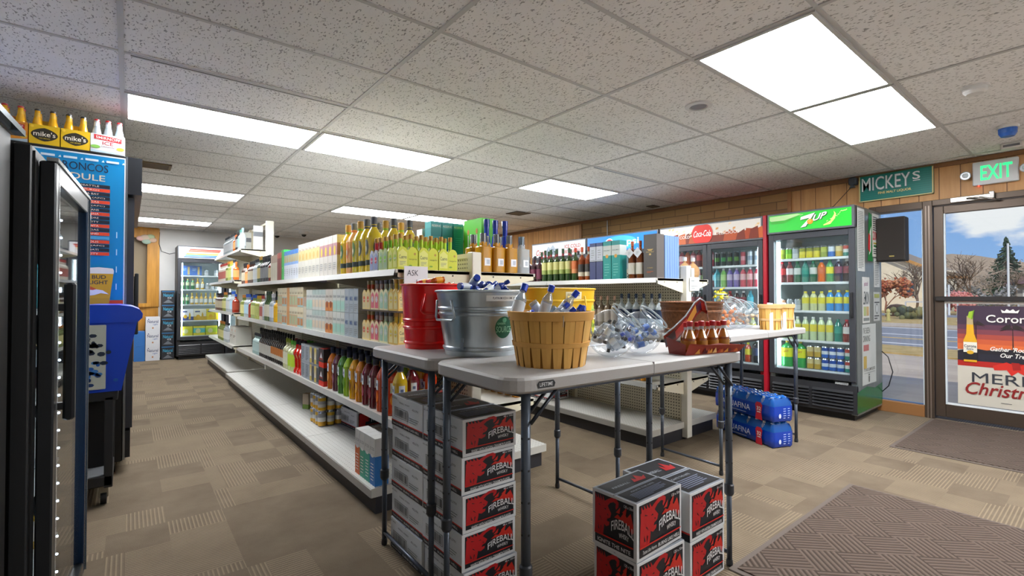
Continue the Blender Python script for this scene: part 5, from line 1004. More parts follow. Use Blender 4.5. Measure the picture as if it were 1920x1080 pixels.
# ---------------------------------------------------------------- bottles, cartons, cans
def Gm(c, coat=.7): return C(c, .1, 0, coat)
def bottle(r, Hh, glass_, cap, lab, lz=(.15, .55), neck=.3, body=.62, sq=False, cat='bottle', name='bottle', seg=14, lab2=None, necklab=None, simple=False, capr=None, capz=.9, art=None, shoulder=.12):
    zb, zs = Hh*body, Hh*(body+shoulder); rn = r*neck; p = 6. if sq else 2.; k = 1.
    prof = [(r*.86, 0), (r*.99, Hh*.012), (r, Hh*.03), (r, zb), (r*.82, zb+(zs-zb)*.45), (rn*1.25, zs), (rn, zs+Hh*.02), (rn, Hh*capz)]
    if sq: prof = [(r*.9, 0), (r, Hh*.02), (r, zb), (r*.96, zb+Hh*.015), (rn*1.2, zb+Hh*.03), (rn, zb+Hh*.04), (rn, Hh*capz)]; seg = 20
    b = MB().lathe(prof, glass_, seg, p=p, top=False); cr = capr or rn*1.18
    c = MB().lathe([(cr, Hh*capz-Hh*.035), (cr, Hh-.002), (cr*.9, Hh)], cap, 12)
    P = [['body', b, []], ['cap', c]]
    if lab is not None:
        l_ = MB().lathe([(r+.0008, Hh*lz[0]), (r+.0008, Hh*lz[1])], lab, seg, p=p, top=False, bottom=False)
        if lab2 is not None: q = lz[0]+(lz[1]-lz[0])*.35; l_.lathe([(r+.0013, Hh*lz[0]), (r+.0013, Hh*q)], lab2, seg, p=p, top=False, bottom=False)
        P.append(['label', l_])
    if necklab is not None: P.append(['neck_label', MB().lathe([(rn+.001, zs+Hh*.03), (rn+.001, Hh*(capz-.05))], necklab, 12, top=False, bottom=False)])
    if art: P[-1].append([('label_print', art)]) if False else None
    return Kind(name, cat, P, simple)
def carton(w, d, h, bands, top='#d8d4c8', art=None, name='carton', simple=False, cat='carton'):
    """bands from bottom: (fraction, colour); front faces -Y"""
    z = 0; B = []
    for f, c in bands: B.append((z*h, min(1, z+f)*h, C(c, .5))); z += f
    P = [['box', MB().band(-w/2, 0, w/2, d, B, C(top, .5)), []]]
    if art:
        P[0][2].append(('printed_front', art(w, h).mb((-w/2, 0, 0), (1, 0, 0), (0, 0, 1))))
    return Kind(name, cat, P, simple)
def can(cols, r=.032, h=.122, simple=True):
    n = len(cols); AL = C('#b8bcc0', .25, .8); prof = [(r*.8, 0), (r, .008)]; ms = [AL]
    for i, c in enumerate(cols): prof.append((r, .008+(h-.022)*(i+1)/n)); ms.append(C(c, .3, .2))
    prof += [(r*.82, h-.003), (r*.84, h)]; ms += [AL, AL]
    return Kind('drink_can', 'can', [['body', MB().lathe(prof, AL, 14, mats=ms)]], simple)
def row(items, z, X, y0, side, shelf, group, end='near end', cross=False, gap=1.06, facing=None, y1=None, depth=None, x0=None, rowtxt=''):
    """items: list of (kind, n, width, description). side -1: aisle side faces -X. runs along +Y from y0."""
    y = y0; counts = {}
    for kd, n, w_, desc in items:
        for i in range(n):
            q = counts.get(desc, 0); counts[desc] = q+1; y += w_*gap/2
            if y1 and y > y1: return y
            lb = f'{ordn(q)} {desc} from the {end}, {rowtxt}{shelf}'
            if len(lb.split()) > 16: lb = lb.replace('from the '+end+', ', '').replace(' of the ', ', ').replace(' tier,', ' tier'); lb = ' '.join(lb.split()); assert len(lb.split()) <= 16, lb
            kd.place((X+(.038 if 'bottle' in kd.name and abs(X-3.292) < .004 else 0), y, z+.0008), lb, R(-90) if side < 0 else R(90), group); y += w_*gap/2
    return y
LK = lambda w, h, t, c='#3a4a2a', u0=.12, u1=.88, v0=.5, v1=.68, b=.002: Art(.0003).text(t, w*u0, h*v0, w*u1, h*v1, C(c), b)
# --- four-packs on the long rack
def fourpack(cl, ct, capc, neckc, w=.128, hb=.133, ht=.075, art='Cuervo', liq='#b8c060', lobes=True, hh=None):
    bt = hb+ht if hh is None else hh; P = []; m = MB().box(-w/2, 0, 0, w/2, w, ht*0+hb*.62, C(cl, .5))
    sc = [(-w/2, hb*.62), (w/2, hb*.62), (w/2, hb*.80), (w*.38, hb*.94), (w*.25, hb), (w*.12, hb*.94), (0, hb*.82), (-w*.12, hb*.94), (-w*.25, hb), (-w*.38, hb*.94), (-w/2, hb*.80)]
    n = len(sc)
    for y in (0, w): m.add([(x, y, z) for x, z in sc], [tuple(range(n)) if y == 0 else tuple(range(n-1, -1, -1))], C(cl, .5))
    for x in (-w/2, w/2): m.add([(x, w/2+(u if x > 0 else -u), z) for u, z in sc], [tuple(range(n))], C(cl, .5))
    A_ = Art(.0003).poly([(x+w/2, z*.96) for x, z in sc[2:]][:0] or [(w*.04, hb*.1), (w*.46, hb*.1), (w*.46, hb*.72), (w*.25, hb*.88), (w*.04, hb*.72)], C(ct)).text(art, w*.07, hb*.46, w*.44, hb*.62, C('#2a3a34'), .004).lines(w*.1, hb*.2, w*.4, hb*.38, 3, GY, .3).rect(w*.5, hb*.02, w*.505, hb*.8, C('#8a8a40')).text('margarita', w*.56, hb*.40, w*.94, hb*.48, C('#4a5a2a'), .002).disc(w*.84, hb*.68, w*.06, w*.06, C('#b89a3a'), 10).disc(w*.62, hb*.16, w*.09, w*.04, C('#7aa82c'), 10)
    B_ = Art(.0003).poly([(w*.06, hb*.08), (w*.44, hb*.08), (w*.44, hb*.7), (w*.25, hb*.86), (w*.06, hb*.7)], C(ct)).poly([(w*.56, hb*.08), (w*.94, hb*.08), (w*.94, hb*.7), (w*.75, hb*.86), (w*.56, hb*.7)], C(ct)).disc(w*.25, hb*.5, w*.12, w*.16, C(neckc), 12).disc(w*.75, hb*.5, w*.12, w*.16, C(neckc), 12).text(art, w*.10, hb*.44, w*.4, hb*.54, WHT).text(art, w*.60, hb*.44, w*.9, hb*.54, WHT)
    P.append(['carton', m, [('front_print', A_.mb((-w/2, 0, 0), (1, 0, 0), (0, 0, 1))), ('side_print', B_.mb((-w/2, w, 0), (0, -1, 0), (0, 0, 1)))]])
    for x in (-w/4, w/4):
        for y in (w*.25, w*.75):
            b = MB().lathe([(w*.2, .006), (w*.2, hb*.7), (w*.08, hb*1.0), (w*.08, bt*.9)], Gm(liq), 12, x, y, top=False); c = MB().lathe([(w*.105, bt*.87), (w*.105, bt-.002), (w*.09, bt)], C(capc, .35, .2), 10, x, y); nl = MB().lathe([(w*.086, hb*1.02), (w*.086, bt*.86)], C(neckc, .4), 10, x, y, top=False, bottom=False)
            P.append(['bottle', b, [('cap', c), ('neck_label', nl)]])
    return Kind('cocktail_four_pack', 'bottle pack', P)
F_LIME = fourpack('#cfd63a', '#dfe27a', '#b0883c', '#a8cc28'); F_GRN = fourpack('#b8c88a', '#9cb890', '#b0883c', '#7cbc28', liq='#9cb05a'); F_BLUE = fourpack('#b8c0c8', '#8a94b8', '#b0883c', '#c02c3c', liq='#c0b0a8')
F_PEACH = fourpack('#e4cf8e', '#d8c89a', '#b0a070', '#d85a2c', liq='#d8a060', hb=.13, ht=.055); F_PINK = fourpack('#e8d8b0', '#d86878', '#8a8a94', '#d8d0d0', liq='#d89a90', hb=.13, ht=.055); F_MINT = fourpack('#e4e0b4', '#a8ccb0', '#5a5e6c', '#c8d4c8', liq='#b0c89a', hb=.13, ht=.055); F_YEL = fourpack('#e2c060', '#e8dc9a', '#c8a04a', '#e0c83c', liq='#e0b83c', hb=.13, ht=.055)
TS, MS, LS = 'top shelf of the long rack', 'middle shelf of the long rack', 'low shelf of the long rack'
GT, GMi, GL = 'goods on the top shelf of the long rack', 'goods on the middle shelf of the long rack', 'goods on the low shelf of the long rack'
zt, zm, zl = 1.358, .9205, .4905; XF = 1.20; Z0 = 2.56
for i, x in enumerate((1.265, 1.40, 1.535)):
    F_LIME.place((x, Z0, zt), f'yellow-green cocktail four-pack, {ordn(i)} from the aisle at the table end of the top shelf', 0, GT)
    F_LIME.place((x+.002, Z0+.275, zt), f'green-necked cocktail pack, {ordn(i)} from the aisle in the third line of the top shelf', 0, GT) if i else None
    (F_GRN if i < 2 else F_LIME).place((x, Z0+.137, zt), f'gold-capped cocktail pack, {ordn(i)} from the aisle just behind the yellow-green packs', R(0), GT)
F_BLUE.place((1.265, Z0+.275, zt), 'red-necked pale blue cocktail pack at the aisle edge of the top shelf', 0, GT)
def jug(c, cap, lab, lab2):
    k = bottle(.054, .362, Gm(c, .9), C(cap, .5), None, (0, 0), .34, .62, name='cocktail_jug', seg=20, necklab=C(lab2), capr=.021, shoulder=.17); L_ = MB(); L2 = MB()
    for a in (-90, 180): L_.arc(.0548, .11, .215, C(lab), a-28, a+28, oval=True); L2.arc(.0546, .045, .078, C('#2c3a34'), a-45, a+45); L_.arc(.0552, .13, .17, C('#a8a890'), a-14, a+14, oval=True)
    k.parts += [('front_label', L_.mesh('front_label'), []), ('lower_label', L2.mesh('lower_label'), [])]; return k
J1, J2, J3, J4 = jug('#d6bc28', '#55585c', '#5a6048', '#3a3c44'), jug('#dcA05c'.lower(), '#6a6c70', '#c87848', '#c8683c'), jug('#c4b428', '#b08830', '#5c7a38', '#7cb020'), jug('#ccb022', '#c09434', '#4a7038', '#88b820')
y = Z0+.42
for i, j in enumerate((J1, J1, J3, J2, J4)): j.place((XF+.06, y+.058+i*.118, zt), f'tall yellow or orange cocktail jug, {ordn(i)} from the table end at the shelf edge', 0, 'large cocktail jugs on the top shelf')
for i, j in enumerate((J1, J3, J1, J2)): j.place((XF+.185, y+.03+i*.13, zt), f'tall cocktail jug in the second row back, {ordn(i)} from the table end', 0, 'large cocktail jugs on the top shelf')
for i, j in enumerate((J1, J4, J1)): j.place((XF+.31, y+.05+i*.13, zt), f'tall cocktail jug in the third row back, {ordn(i)} from the table end', 0, 'large cocktail jugs on the top shelf')
cr1 = carton(.098, .09, .30, [(.5, '#c9c6bb'), (.3, '#cdbf86'), (.2, '#cfcabc')], '#d6d2c8', lambda w, h: Art(.0003).disc(w*.5, h*.62, w*.25, h*.1, C('#c8a860')).text('Tropic', w*.15, h*.78, w*.85, h*.86, C('#7a3a44'), 0, .2).lines(w*.2, h*.15, w*.8, h*.35, 4, GY, .3))
cr2 = carton(.098, .09, .30, [(.5, '#c4bfb6'), (.3, '#b08488'), (.2, '#cfc9bd')], '#d6d2c8', lambda w, h: Art(.0003).disc(w*.5, h*.62, w*.2, h*.12, C('#d8c040')).lines(w*.2, h*.15, w*.8, h*.35, 4, GY, .3))
cb1 = carton(.078, .09, .275, [(.5, '#c8cdd6'), (.1, '#7fa4d8'), (.25, '#a8a890'), (.15, '#3f7fc8')], '#d0dcea', lambda w, h: Art(.0003).disc(w*.5, h*.68, w*.3, h*.1, C('#b8a470')).lines(w*.2, h*.15, w*.8, h*.4, 4, GY, .3))
cgn = carton(.09, .09, .30, [(1, '#12a83a')], '#28b84c', lambda w, h: Art(.0003).rect(w*.8, h*.05, w*.9, h*.95, C('#7ad890')).disc(w*.4, h*.4, w*.06, h*.02, WHT, 8))
crd = carton(.08, .09, .28, [(.8, '#7c2a26'), (.2, '#b04a3c')], '#8a2c28'); ccm = carton(.09, .09, .27, [(.7, '#c0b8a4'), (.3, '#a8907c')], '#d0c8b4')
y = row([(cr2, 4, .098, 'white fruit-printed carton'), (cr1, 6, .098, 'white and tan carton'), (cb1, 6, .08, 'pale blue-topped carton'), (cgn, 1, .1, 'bright green carton'), (crd, 2, .082, 'dark red carton'), (ccm, 3, .09, 'beige carton')], zt, XF+.005, Z0+1.03, -1, TS, GT, 'table end')
D1 = bottle(.036, .28, Gm('#4a2a1c'), C('#17181c'), C('#b8b09a'), simple=True); D2 = bottle(.036, .30, Gm('#20242a'), C('#25262a'), C('#8a8c90'), simple=True); D3 = bottle(.035, .29, CLEARB, C('#20242c'), C('#c0c4c8'), simple=True); D4 = bottle(.038, .27, Gm('#7a2c20'), C('#8a1c20'), C('#c8b890'), simple=True); D5 = bottle(.036, .30, CLEARB, C('#2a5cc0'), C('#a8c8d8'), simple=True); D6 = bottle(.037, .29, Gm('#6c7a2c'), C('#c07a28'), C('#c4c080'), simple=True); D7 = bottle(.036, .31, Gm('#2e4a2c'), C('#b08838'), C('#c8b880'), simple=True); D8 = bottle(.038, .25, Gm('#c86420'), C('#d86a1c'), C('#e0a060'), simple=True); D9 = bottle(.036, .28, Gm('#d8d0c4', .2), C('#b04038'), C('#b86a60'), simple=True); D10 = bottle(.036, .29, CLEARB, C('#3a8a7c'), C('#88b0a8'), simple=True)
row([(D4, 2, .08, 'dark red bottle'), (D2, 5, .08, 'black-capped dark bottle'), (D7, 2, .08, 'dark green bottle'), (D3, 3, .08, 'clear dark-capped bottle'), (D1, 4, .08, 'brown bottle'), (D8, 2, .08, 'orange bottle'), (D1, 3, .08, 'brown bottle'), (D6, 2, .08, 'olive bottle')], zt, XF+.045, y, -1, TS, GT, 'table end', y1=7.5)
row([(D7, 3, .09, 'dark green bottle'), (D3, 9, .09, 'clear dark-capped bottle'), (D2, 5, .09, 'dark bottle')], zt, XF+.14, y, -1, 'top shelf, second row', GT, 'table end', y1=7.5)
# middle shelf
for tier in (0, 1):
    for i, f in enumerate((F_YEL, F_MINT, F_PINK, F_PEACH)): f.place((XF+.075, Z0+.01+i*.137, zm+tier*.197), f"{('lower' if not tier else 'upper')}-tier {['amber', 'mint', 'pink', 'peach'][i]} cocktail four-pack, middle shelf of the long rack", R(-0), GMi)
    if tier == 0: tag(part('tier_tray', MB().box(XF+.0, Z0+.005, zm+.187, XF+.28, Z0+.56, zm+.196, C('#4a3a2c'))), 'dark cardboard tray between the two tiers of cocktail packs', 'tray')
for i, f in enumerate((F_YEL, F_YEL)): f.place((XF+.215, Z0+.01+i*.137, zm+.197), f'amber cocktail four-pack, {ordn(i)} in the inner row of the upper tier', 0, GMi)
w1 = carton(.082, .12, .165, [(.75, '#bcbfb8'), (.25, '#9fb0aa')], '#c8c8c0', lambda w, h: Art(.0003).rect(w*.1, h*.15, w*.9, h*.5, C('#c8b8a0')).text('SELTZER', w*.12, h*.62, w*.88, h*.72, C('#5a6a78'))); w2 = carton(.082, .12, .165, [(.5, '#a8c0b2'), (.5, '#bfc2bb')], '#c8c8c0', lambda w, h: Art(.0003).rect(w*.1, h*.12, w*.9, h*.45, C('#9ac4b4')).text('COOLER', w*.12, h*.62, w*.88, h*.72, C('#5a6a78'))); w3 = carton(.082, .12, .165, [(.4, '#c0783c'), (.6, '#bab4a8')], '#c8c4b8', lambda w, h: Art(.0003).disc(w*.5, h*.3, w*.3, h*.16, C('#8a4a2c')).text('VODKA', w*.12, h*.62, w*.88, h*.72, C('#5a4a48'))); w4 = carton(.082, .12, .165, [(1, '#9ea8ae')], '#bcc2c6', lambda w, h: Art(.0003).text('MIX', w*.2, h*.5, w*.8, h*.68, C('#3f5a8a')).lines(w*.15, h*.1, w*.85, h*.4, 4, GY, .3))
o1 = carton(.088, .12, .178, [(.6, '#c4a080'), (.4, '#cfc8ac')], '#c89058', lambda w, h: Art(.0003).rect(w*.1, h*.1, w*.9, h*.55, C('#a8b48c')).text('READY', w*.12, h*.66, w*.88, h*.76, C('#6a5a3c'))); o2 = carton(.088, .12, .178, [(.5, '#9ab8b8'), (.5, '#d0c4a4')], '#c89058', lambda w, h: Art(.0003).rect(w*.1, h*.1, w*.9, h*.45, C('#b87c48')).text('READY', w*.12, h*.66, w*.88, h*.76, C('#6a5a3c'))); o3 = carton(.088, .12, .178, [(1, '#c88848')], '#c89058')
for tier, tn in ((0, 'lower tier, '), (1, 'upper tier, ')):
    y = row([(w4, 3, .083, 'grey-blue carton'), (w2, 3, .083, 'pale green carton'), (w3, 2, .083, 'orange-based carton'), (w1, 4, .083, 'off-white carton'), (w2, 2, .083, 'pale mint carton')], zm+tier*.167, XF+.002, Z0+.60, -1, MS, GMi, 'table end', rowtxt=tn, gap=1.03)
    y2 = row([(ccm, 1, .09, 'tall beige carton')] if tier == 0 else [], zm, XF+.002, y, -1, MS, GMi, 'table end')
    y = y2 if tier == 0 else y+.095
    row([(o2, 2, .09, 'orange and teal carton'), (o1, 3, .09, 'tan and green carton'), (o3, 1, .09, 'plain orange carton'), (o2, 2, .09, 'orange and teal carton'), (o1, 2, .09, 'tan and green carton')], zm+tier*.18, XF+.002, y, -1, MS, GMi, 'table end', rowtxt=tn, gap=1.03)
WINE = bottle(.036, .33, Gm('#3c5a30'), Gm('#2c4424'), C('#d8d4c0'), simple=True, shoulder=.2, body=.5); CLB = bottle(.036, .30, CLEARB, C('#d8d8dc'), C('#d0d4dc'), simple=True); YL = bottle(.026, .27, Gm('#e0aa10'), C('#24262c'), C('#e0b020'), simple=True); LIMEB = bottle(.037, .28, Gm('#a8b058'), C('#d0a428'), C('#b8c070'), simple=True); BLC = bottle(.036, .29, Gm('#8a9a58'), C('#1c50b8'), C('#c8cc80'), simple=True); REDB = bottle(.045, .26, Gm('#8c2a18'), C('#1c50b8'), C('#a04028'), simple=True)
row([(YL, 2, .056, 'slim bright yellow bottle'), (CLB, 2, .08, 'frosted white bottle'), (WINE, 3, .08, 'green wine-shaped bottle'), (CLB, 1, .08, 'frosted white bottle'), (D9, 2, .08, 'pink-labelled bottle'), (LIMEB, 3, .08, 'pale green bottle'), (BLC, 3, .08, 'blue-capped green bottle'), (REDB, 1, .1, 'wide red-brown bottle'), (D5, 4, .08, 'clear blue-capped bottle'), (D6, 3, .08, 'olive bottle')], zm, XF+.04, Z0+2.95, -1, MS, GMi, 'table end', y1=7.5)
row([(WINE, 6, .09, 'green wine-shaped bottle'), (D8, 4, .09, 'orange bottle'), (D2, 8, .09, 'dark bottle')], zm, XF+.14, Z0+2.95, -1, 'middle shelf, second row', GMi, 'table end', y1=7.5)
# low shelf: tall mixers
def mixer(c, l1, l2):
    k = bottle(.043, .318, Gm(c, .9), C('#1c2136', .4), None, (0, 0), .36, .66, name='mixer_bottle', seg=18, necklab=C('#8a94a4'), capr=.02, shoulder=.17, capz=.90); L_ = MB(); L2 = MB()
    for a in (-100, 175): L_.arc(.0437, .135, .195, C(l1), a-24, a+24); L_.arc(.0440, .158, .175, C('#5a6a8a'), a-12, a+12); L2.arc(.0436, .06, .125, C(l2), a-26, a+26, oval=True)
    k.parts += [('front_label', L_.mesh('front_label'), []), ('fruit_label', L2.mesh('fruit_label'), [])]; return k
mx = [('#c8a818', 'mustard yellow'), ('#c83c14', 'orange-red'), ('#b84418', 'red-orange'), ('#5c1420', 'dark maroon'), ('#6a1622', 'maroon'), ('#c87c14', 'amber orange'), ('#d09a10', 'golden yellow'), ('#8ab028', 'lime green'), ('#4a7c34', 'leaf green'), ('#5c3038', 'plum brown'), ('#b8641c', 'burnt orange')]
mk = [mixer(c, '#cfd6da', l) for (c, _), l in zip(mx, ('#b0c030', '#e08a2c', '#e0701c', '#8c3a4a', '#a04858', '#e0a83c', '#7a4a20', '#5a8c20', '#8ab85c', '#8a5a70', '#e09a4c'))]
y = Z0+.06
for i, (k_, (c, nm)) in enumerate(zip(mk, mx)): k_.place((XF+.048, y+i*.117, zl), f'{nm} mixer bottle with navy cap at the edge of the low shelf', 0, 'tall mixer bottles on the low shelf of the long rack')
for i in range(10): mk[(i*3+4) % 11].place((XF+.15, y+.05+i*.117, zl), f'mixer bottle in the second row of the low shelf, {ordn(i)} from the table end', 0, 'tall mixer bottles on the low shelf of the long rack')
for i in range(4): mk[(i*5+1) % 11].place((XF+.255, y+.02+i*.117, zl), f'mixer bottle in the third row of the low shelf, {ordn(i)} from the table end', 0, 'tall mixer bottles on the low shelf of the long rack')
k1 = carton(.12, .14, .145, [(.28, '#d02a1c'), (.72, '#2c2e33')], '#a03028', lambda w, h: Art(.0003).poly([(w*.1, h*.4), (w*.5, h*.85), (w*.9, h*.4)], C('#8c3a34')).poly([(w*.25, h*.5), (w*.5, h*.8), (w*.75, h*.5)], C('#c8ccd0'))); k2 = carton(.12, .14, .145, [(1, '#8a8e94')], '#6a706c', lambda w, h: Art(.0003).rect(w*.05, h*.05, w*.5, h*.95, C('#c8b458')).rect(w*.55, h*.1, w*.95, h*.9, C('#4a5058')).poly([(w*.1, h*.3), (w*.3, h*.8), (w*.45, h*.3)], C('#dcdcd8'))); k3 = carton(.12, .14, .145, [(1, '#a8b0b8')], '#6a706c', lambda w, h: Art(.0003).lines(w*.1, h*.1, w*.9, h*.9, 9, C('#5a6a78'), .5))
yb = y+11*.117-.03
for tier, tn in ((0, 'lower'), (1, 'upper')): row([(k1, 1, .122, 'red and black cocktail carton'), (k2, 2, .122, 'grey and yellow cocktail carton'), (k3, 2, .122, 'silver-grey cocktail carton')], zl+tier*.147, XF+.002, yb, -1, LS, GL, 'table end', rowtxt=f'{tn} tier, ', gap=1.03)
curv = Kind('hot_sauce_shaped_bottle', 'bottle', [['body', MB().lathe([(.042, 0), (.045, .02), (.03, .05), (.034, .13), (.046, .17), (.046, .19), (.03, .215), (.022, .225), (.022, .26)], Gm('#c81c0c', 1.), 16)], ['cap', MB().lathe([(.02, .26), (.02, .30), (.017, .302)], C('#1c1d20'), 12)]])
LM = bottle(.045, .28, Gm('#c8d498'), C('#58b030'), C('#b8d840'), simple=True); LM2 = bottle(.042, .29, Gm('#c8c8a0'), C('#8a9a30'), C('#d8d8c0'), simple=True)
BW = bottle(.036, .29, Gm('#181a1e'), C('#15161a'), C('#c4c4bc'), simple=True); BO = bottle(.034, .30, Gm('#24201e'), C('#1a1a1c'), C('#c0783c'), simple=True, lab2=C('#c8c4b8')); AQ = bottle(.034, .25, C('#a8c4c4', .15, 0, .6), C('#3a3c44'), C('#b8d0d0'), simple=True)
yc = row([(curv, 3, .097, 'bright red curved bottle'), (LM, 2, .095, 'lime-labelled bottle'), (LM2, 2, .09, 'pale green-capped bottle'), (BO, 7, .075, 'black bottle with orange label'), (BW, 7, .078, 'black bottle with white label'), (AQ, 5, .074, 'pale aqua bottle')], zl, XF+.05, yb+.64, -1, LS, GL, 'table end', y1=7.5)
row([(LM, 4, .1, 'lime-labelled bottle'), (D4, 4, .1, 'red bottle'), (BO, 10, .1, 'black bottle'), (BW, 6, .1, 'dark bottle')], zl, XF+.17, yb+.64, -1, 'low shelf, second row', GL, 'table end', y1=7.5)
# deck: cans and cartons
CN = can(['#c89a1c', '#b8b8b4', '#9a9a98', '#c8a030']); CN2 = can(['#c8962a', '#c8c8c4', '#84868a'])
for a in range(3):
    for b in range(4):
        for c_ in range(2): (CN if (a+b+c_) % 2 else CN2).place((1.235+a*.0675, 4.02+b*.0675, .151+c_*.1225), f"{('bottom', 'top')[c_]}-layer silver and gold can, {ordn(b)} from the tables, {ordn(a)} in from the aisle", R(40*a+70*b), 'silver and gold cans grouped on the deck of the long rack')
carton(.07, .05, .14, [(.3, '#7a9a3c'), (.7, '#b8a890')], '#8a6a2c').place((1.30, 4.72, .151), 'small green-based carton alone on the deck of the long rack', R(-60)); CA.place((1.40, 3.70, .152), 'dark whisky case behind the cans on the deck of the long rack', R(4))
tc = [carton(.072, .08, .262, [(.62, c), (.38, '#b9bab8')], '#bfc0be', lambda w, h: Art(.0003).lines(w*.2, h*.1, w*.8, h*.5, 6, C('#dcdcd8'), .3).text('SELTZER', w*.1, h*.74, w*.9, h*.80, C('#6a6e72')).disc(w*.5, h*.62, w*.3, h*.035, C('#c8ccca'), 10)) for c in ('#1c6ab0', '#2f9c88', '#3a9a80', '#c8602c')]
for i, k_ in enumerate(tc): k_.place((1.075, Z0+.045+i*.0745, .151), f"tall {['blue', 'teal', 'sea green', 'orange'][i]} drink carton with grey top on the deck edge", R(-90), 'tall drink cartons at the near end of the deck')
# right-hand side of the long rack, top shelf
SQG = bottle(.046, .262, Gm('#b07c10', 1.), C('#8a8e94', .15, .9), None, (.2, .42), .44, .64, sq=True, name='square_tequila_bottle', capr=.021, capz=.78); SQC = bottle(.046, .262, CLEARB, C('#8a9aa8', .15, .9), None, (.2, .42), .44, .64, sq=True, name='square_tequila_bottle', capr=.021, capz=.78)
for k_ in (SQG, SQC): k_.parts.append(('sticker', MB().box(-.02, -.0475, .045, .026, -.0465, .095, C('#dfe2e6')).box(-.005, -.0477, .055, .02, -.0475, .085, C('#a8b0bc')).mesh('sticker'), []))
for i, (k_, d_) in enumerate(((SQG, 'gold'), (SQG, 'gold'), (SQG, 'gold'), (SQC, 'clear'))): k_.place((1.845+i*.110, Z0+.07, zt), f'{d_} square tequila bottle, {ordn(i)} from the upright at the rack end', 0, 'square tequila bottles at the rack end')
for i in range(3): SQG.place((1.84+i*.110, Z0+.18, zt), f'gold square tequila bottle, {ordn(i)} from the upright in the second line', 0, 'square tequila bottles at the rack end')
BLU_B = bottle(.034, .40, C('#10309c', .08, 0, 1.), C('#0e2a8c', .1, 0, 1.), None, body=.48, neck=.55, shoulder=.22, name='cobalt_blue_bottle', seg=16)
for i, (x, yy) in enumerate(((2.03, 2.85), (2.115, 2.86), (2.19, 2.84))): BLU_B.place((x, yy, zt), f'tall cobalt blue bottle, {ordn(i)} from the green gift box side', 0, 'cobalt blue bottles')
def gbox(w, h):
    A_ = Art(.0003)
    for u in (.27, .75): A_.poly([(w*(u-.14), h*.06), (w*(u+.14), h*.06), (w*(u+.16), h*.30), (w*(u+.10), h*.46), (w*(u+.03), h*.54), (w*(u+.03), h*.72), (w*(u-.03), h*.72), (w*(u-.03), h*.54), (w*(u-.10), h*.46), (w*(u-.16), h*.30)], C('#c4ccc4')).disc(w*u, h*.78, w*.06, h*.05, C('#a8742c'), 12)
    return A_
G_ = carton(.24, .12, .43, [(1, '#4cb81c')], '#6ad03c', gbox, name='gift_carton'); o = G_.place((2.06, 3.08, zt), 'tall lime green tequila gift box with two bottles pictured', R(-90)); part('hand_hole', Art().rect(.035, .34, .085, .36, C('#1c3a14')).lines(.03, .2, .09, .3, 3, C('#2c7a14'), .4).mb((-.12, 0, 0), (0, 1, 0), (0, 0, 1)), o) if False else None
tq = carton(.095, .095, .42, [(.88, '#1c7a80'), (.12, '#2a8a90')], '#9fb4b4', lambda w, h: Art(.0003).text('RESERVE', w*.1, h*.9, w*.9, h*.94, WHT).lines(w*.2, h*.2, w*.8, h*.75, 14, C('#3a9aa0'), .3), name='bottle_carton')
for i in range(3): tq.place((1.86+i*.1, 3.28+.0*i, zt), f'teal bottle carton, {ordn(i)} from the centre panel on the far side top shelf', 0, 'teal bottle cartons')
carton(.09, .095, .37, [(1, '#b4bcba')], '#c8cccc', lambda w, h: Art(.0003).lines(w*.2, h*.2, w*.8, h*.8, 12, GY, .3)).place((1.80, 3.44, zt), 'grey-white side-on bottle carton behind the teal cartons', R(-90))
for i in range(9): (D3, D6, D1)[i % 3].place((2.17, 3.45+i*.1, zt), f'bottle beyond the teal cartons, {ordn(i)} along the far side top shelf edge', 0, 'bottles along the far-side shelf edge')
# --- soda-side rack
XR = 3.29; R2 = 'top shelf of the soda-side rack'; GR = 'goods on the top shelf of the soda-side rack'
bx = carton(.125, .10, .355, [(1, '#55504e')], '#8c9ab0', lambda w, h: Art(.0003).text('SINGLE MALT', w*.2, h*.58, w*.8, h*.61, C('#c8a860')).poly([(w*.25, h*.66), (w*.75, h*.66), (w*.6, h*.62), (w*.4, h*.62)], C('#c8a860')).rect(w*.42, h*.52, w*.58, h*.56, C('#d8b878')).text('15 YEARS', w*.3, h*.22, w*.7, h*.245, C('#c8a860')).lines(w*.25, h*.12, w*.75, h*.17, 2, C('#c8683c'), .4))
o = bx.place((XR+.005, 2.355, 1.346), 'dark brown single malt carton at the near corner of the soda-side rack', R(-90), GR)
bs = carton(.098, .12, .35, [(1, '#6e8cc4')], '#8ca4d4', lambda w, h: Art(.0003).rect(w*.3, 0, w*.34, h, C('#40588c')).rect(w*.66, 0, w*.7, h, C('#40588c')))
for i in range(2): bs.place((XR+.165+i*.101, 2.292, 1.346), f'steel blue carton, {ordn(i)} in from the dark brown malt carton', 0, GR)
TG = bottle(.036, .315, Gm('#6c3410'), C('#a8502c'), C('#c8c4b8'), (.12, .42), name='tagged_whisky_bottle', necklab=C('#b06030'))
for i in range(2):
    o = TG.place((XR+.04, 2.475+i*.082, 1.346), f'whisky bottle hung with a white paper tag, {ordn(i)} from the dark brown carton', R(-90), GR)
    part('paper_tag', Art().poly([(0, .045), (.045, 0), (.09, .045), (.045, .09)], C('#d8dade')).lines(.03, .03, .06, .06, 3, GY, .3).mb((-.045, -.04, .17), (1, 0, 0), (0, 0, 1)), o)
tl = carton(.09, .09, .335, [(.62, '#14938c'), (.26, '#c4ccc8'), (.12, '#1a8a88')], '#2aa098', lambda w, h: Art(.0003).text('SINGLE MALT', w*.08, h*.74, w*.92, h*.77, C('#3a5a58')).disc(w*.5, h*.60, w*.18, w*.18, C('#d09a3c'), 14).lines(w*.2, h*.1, w*.8, h*.45, 5, C('#6ac0b8'), .25))
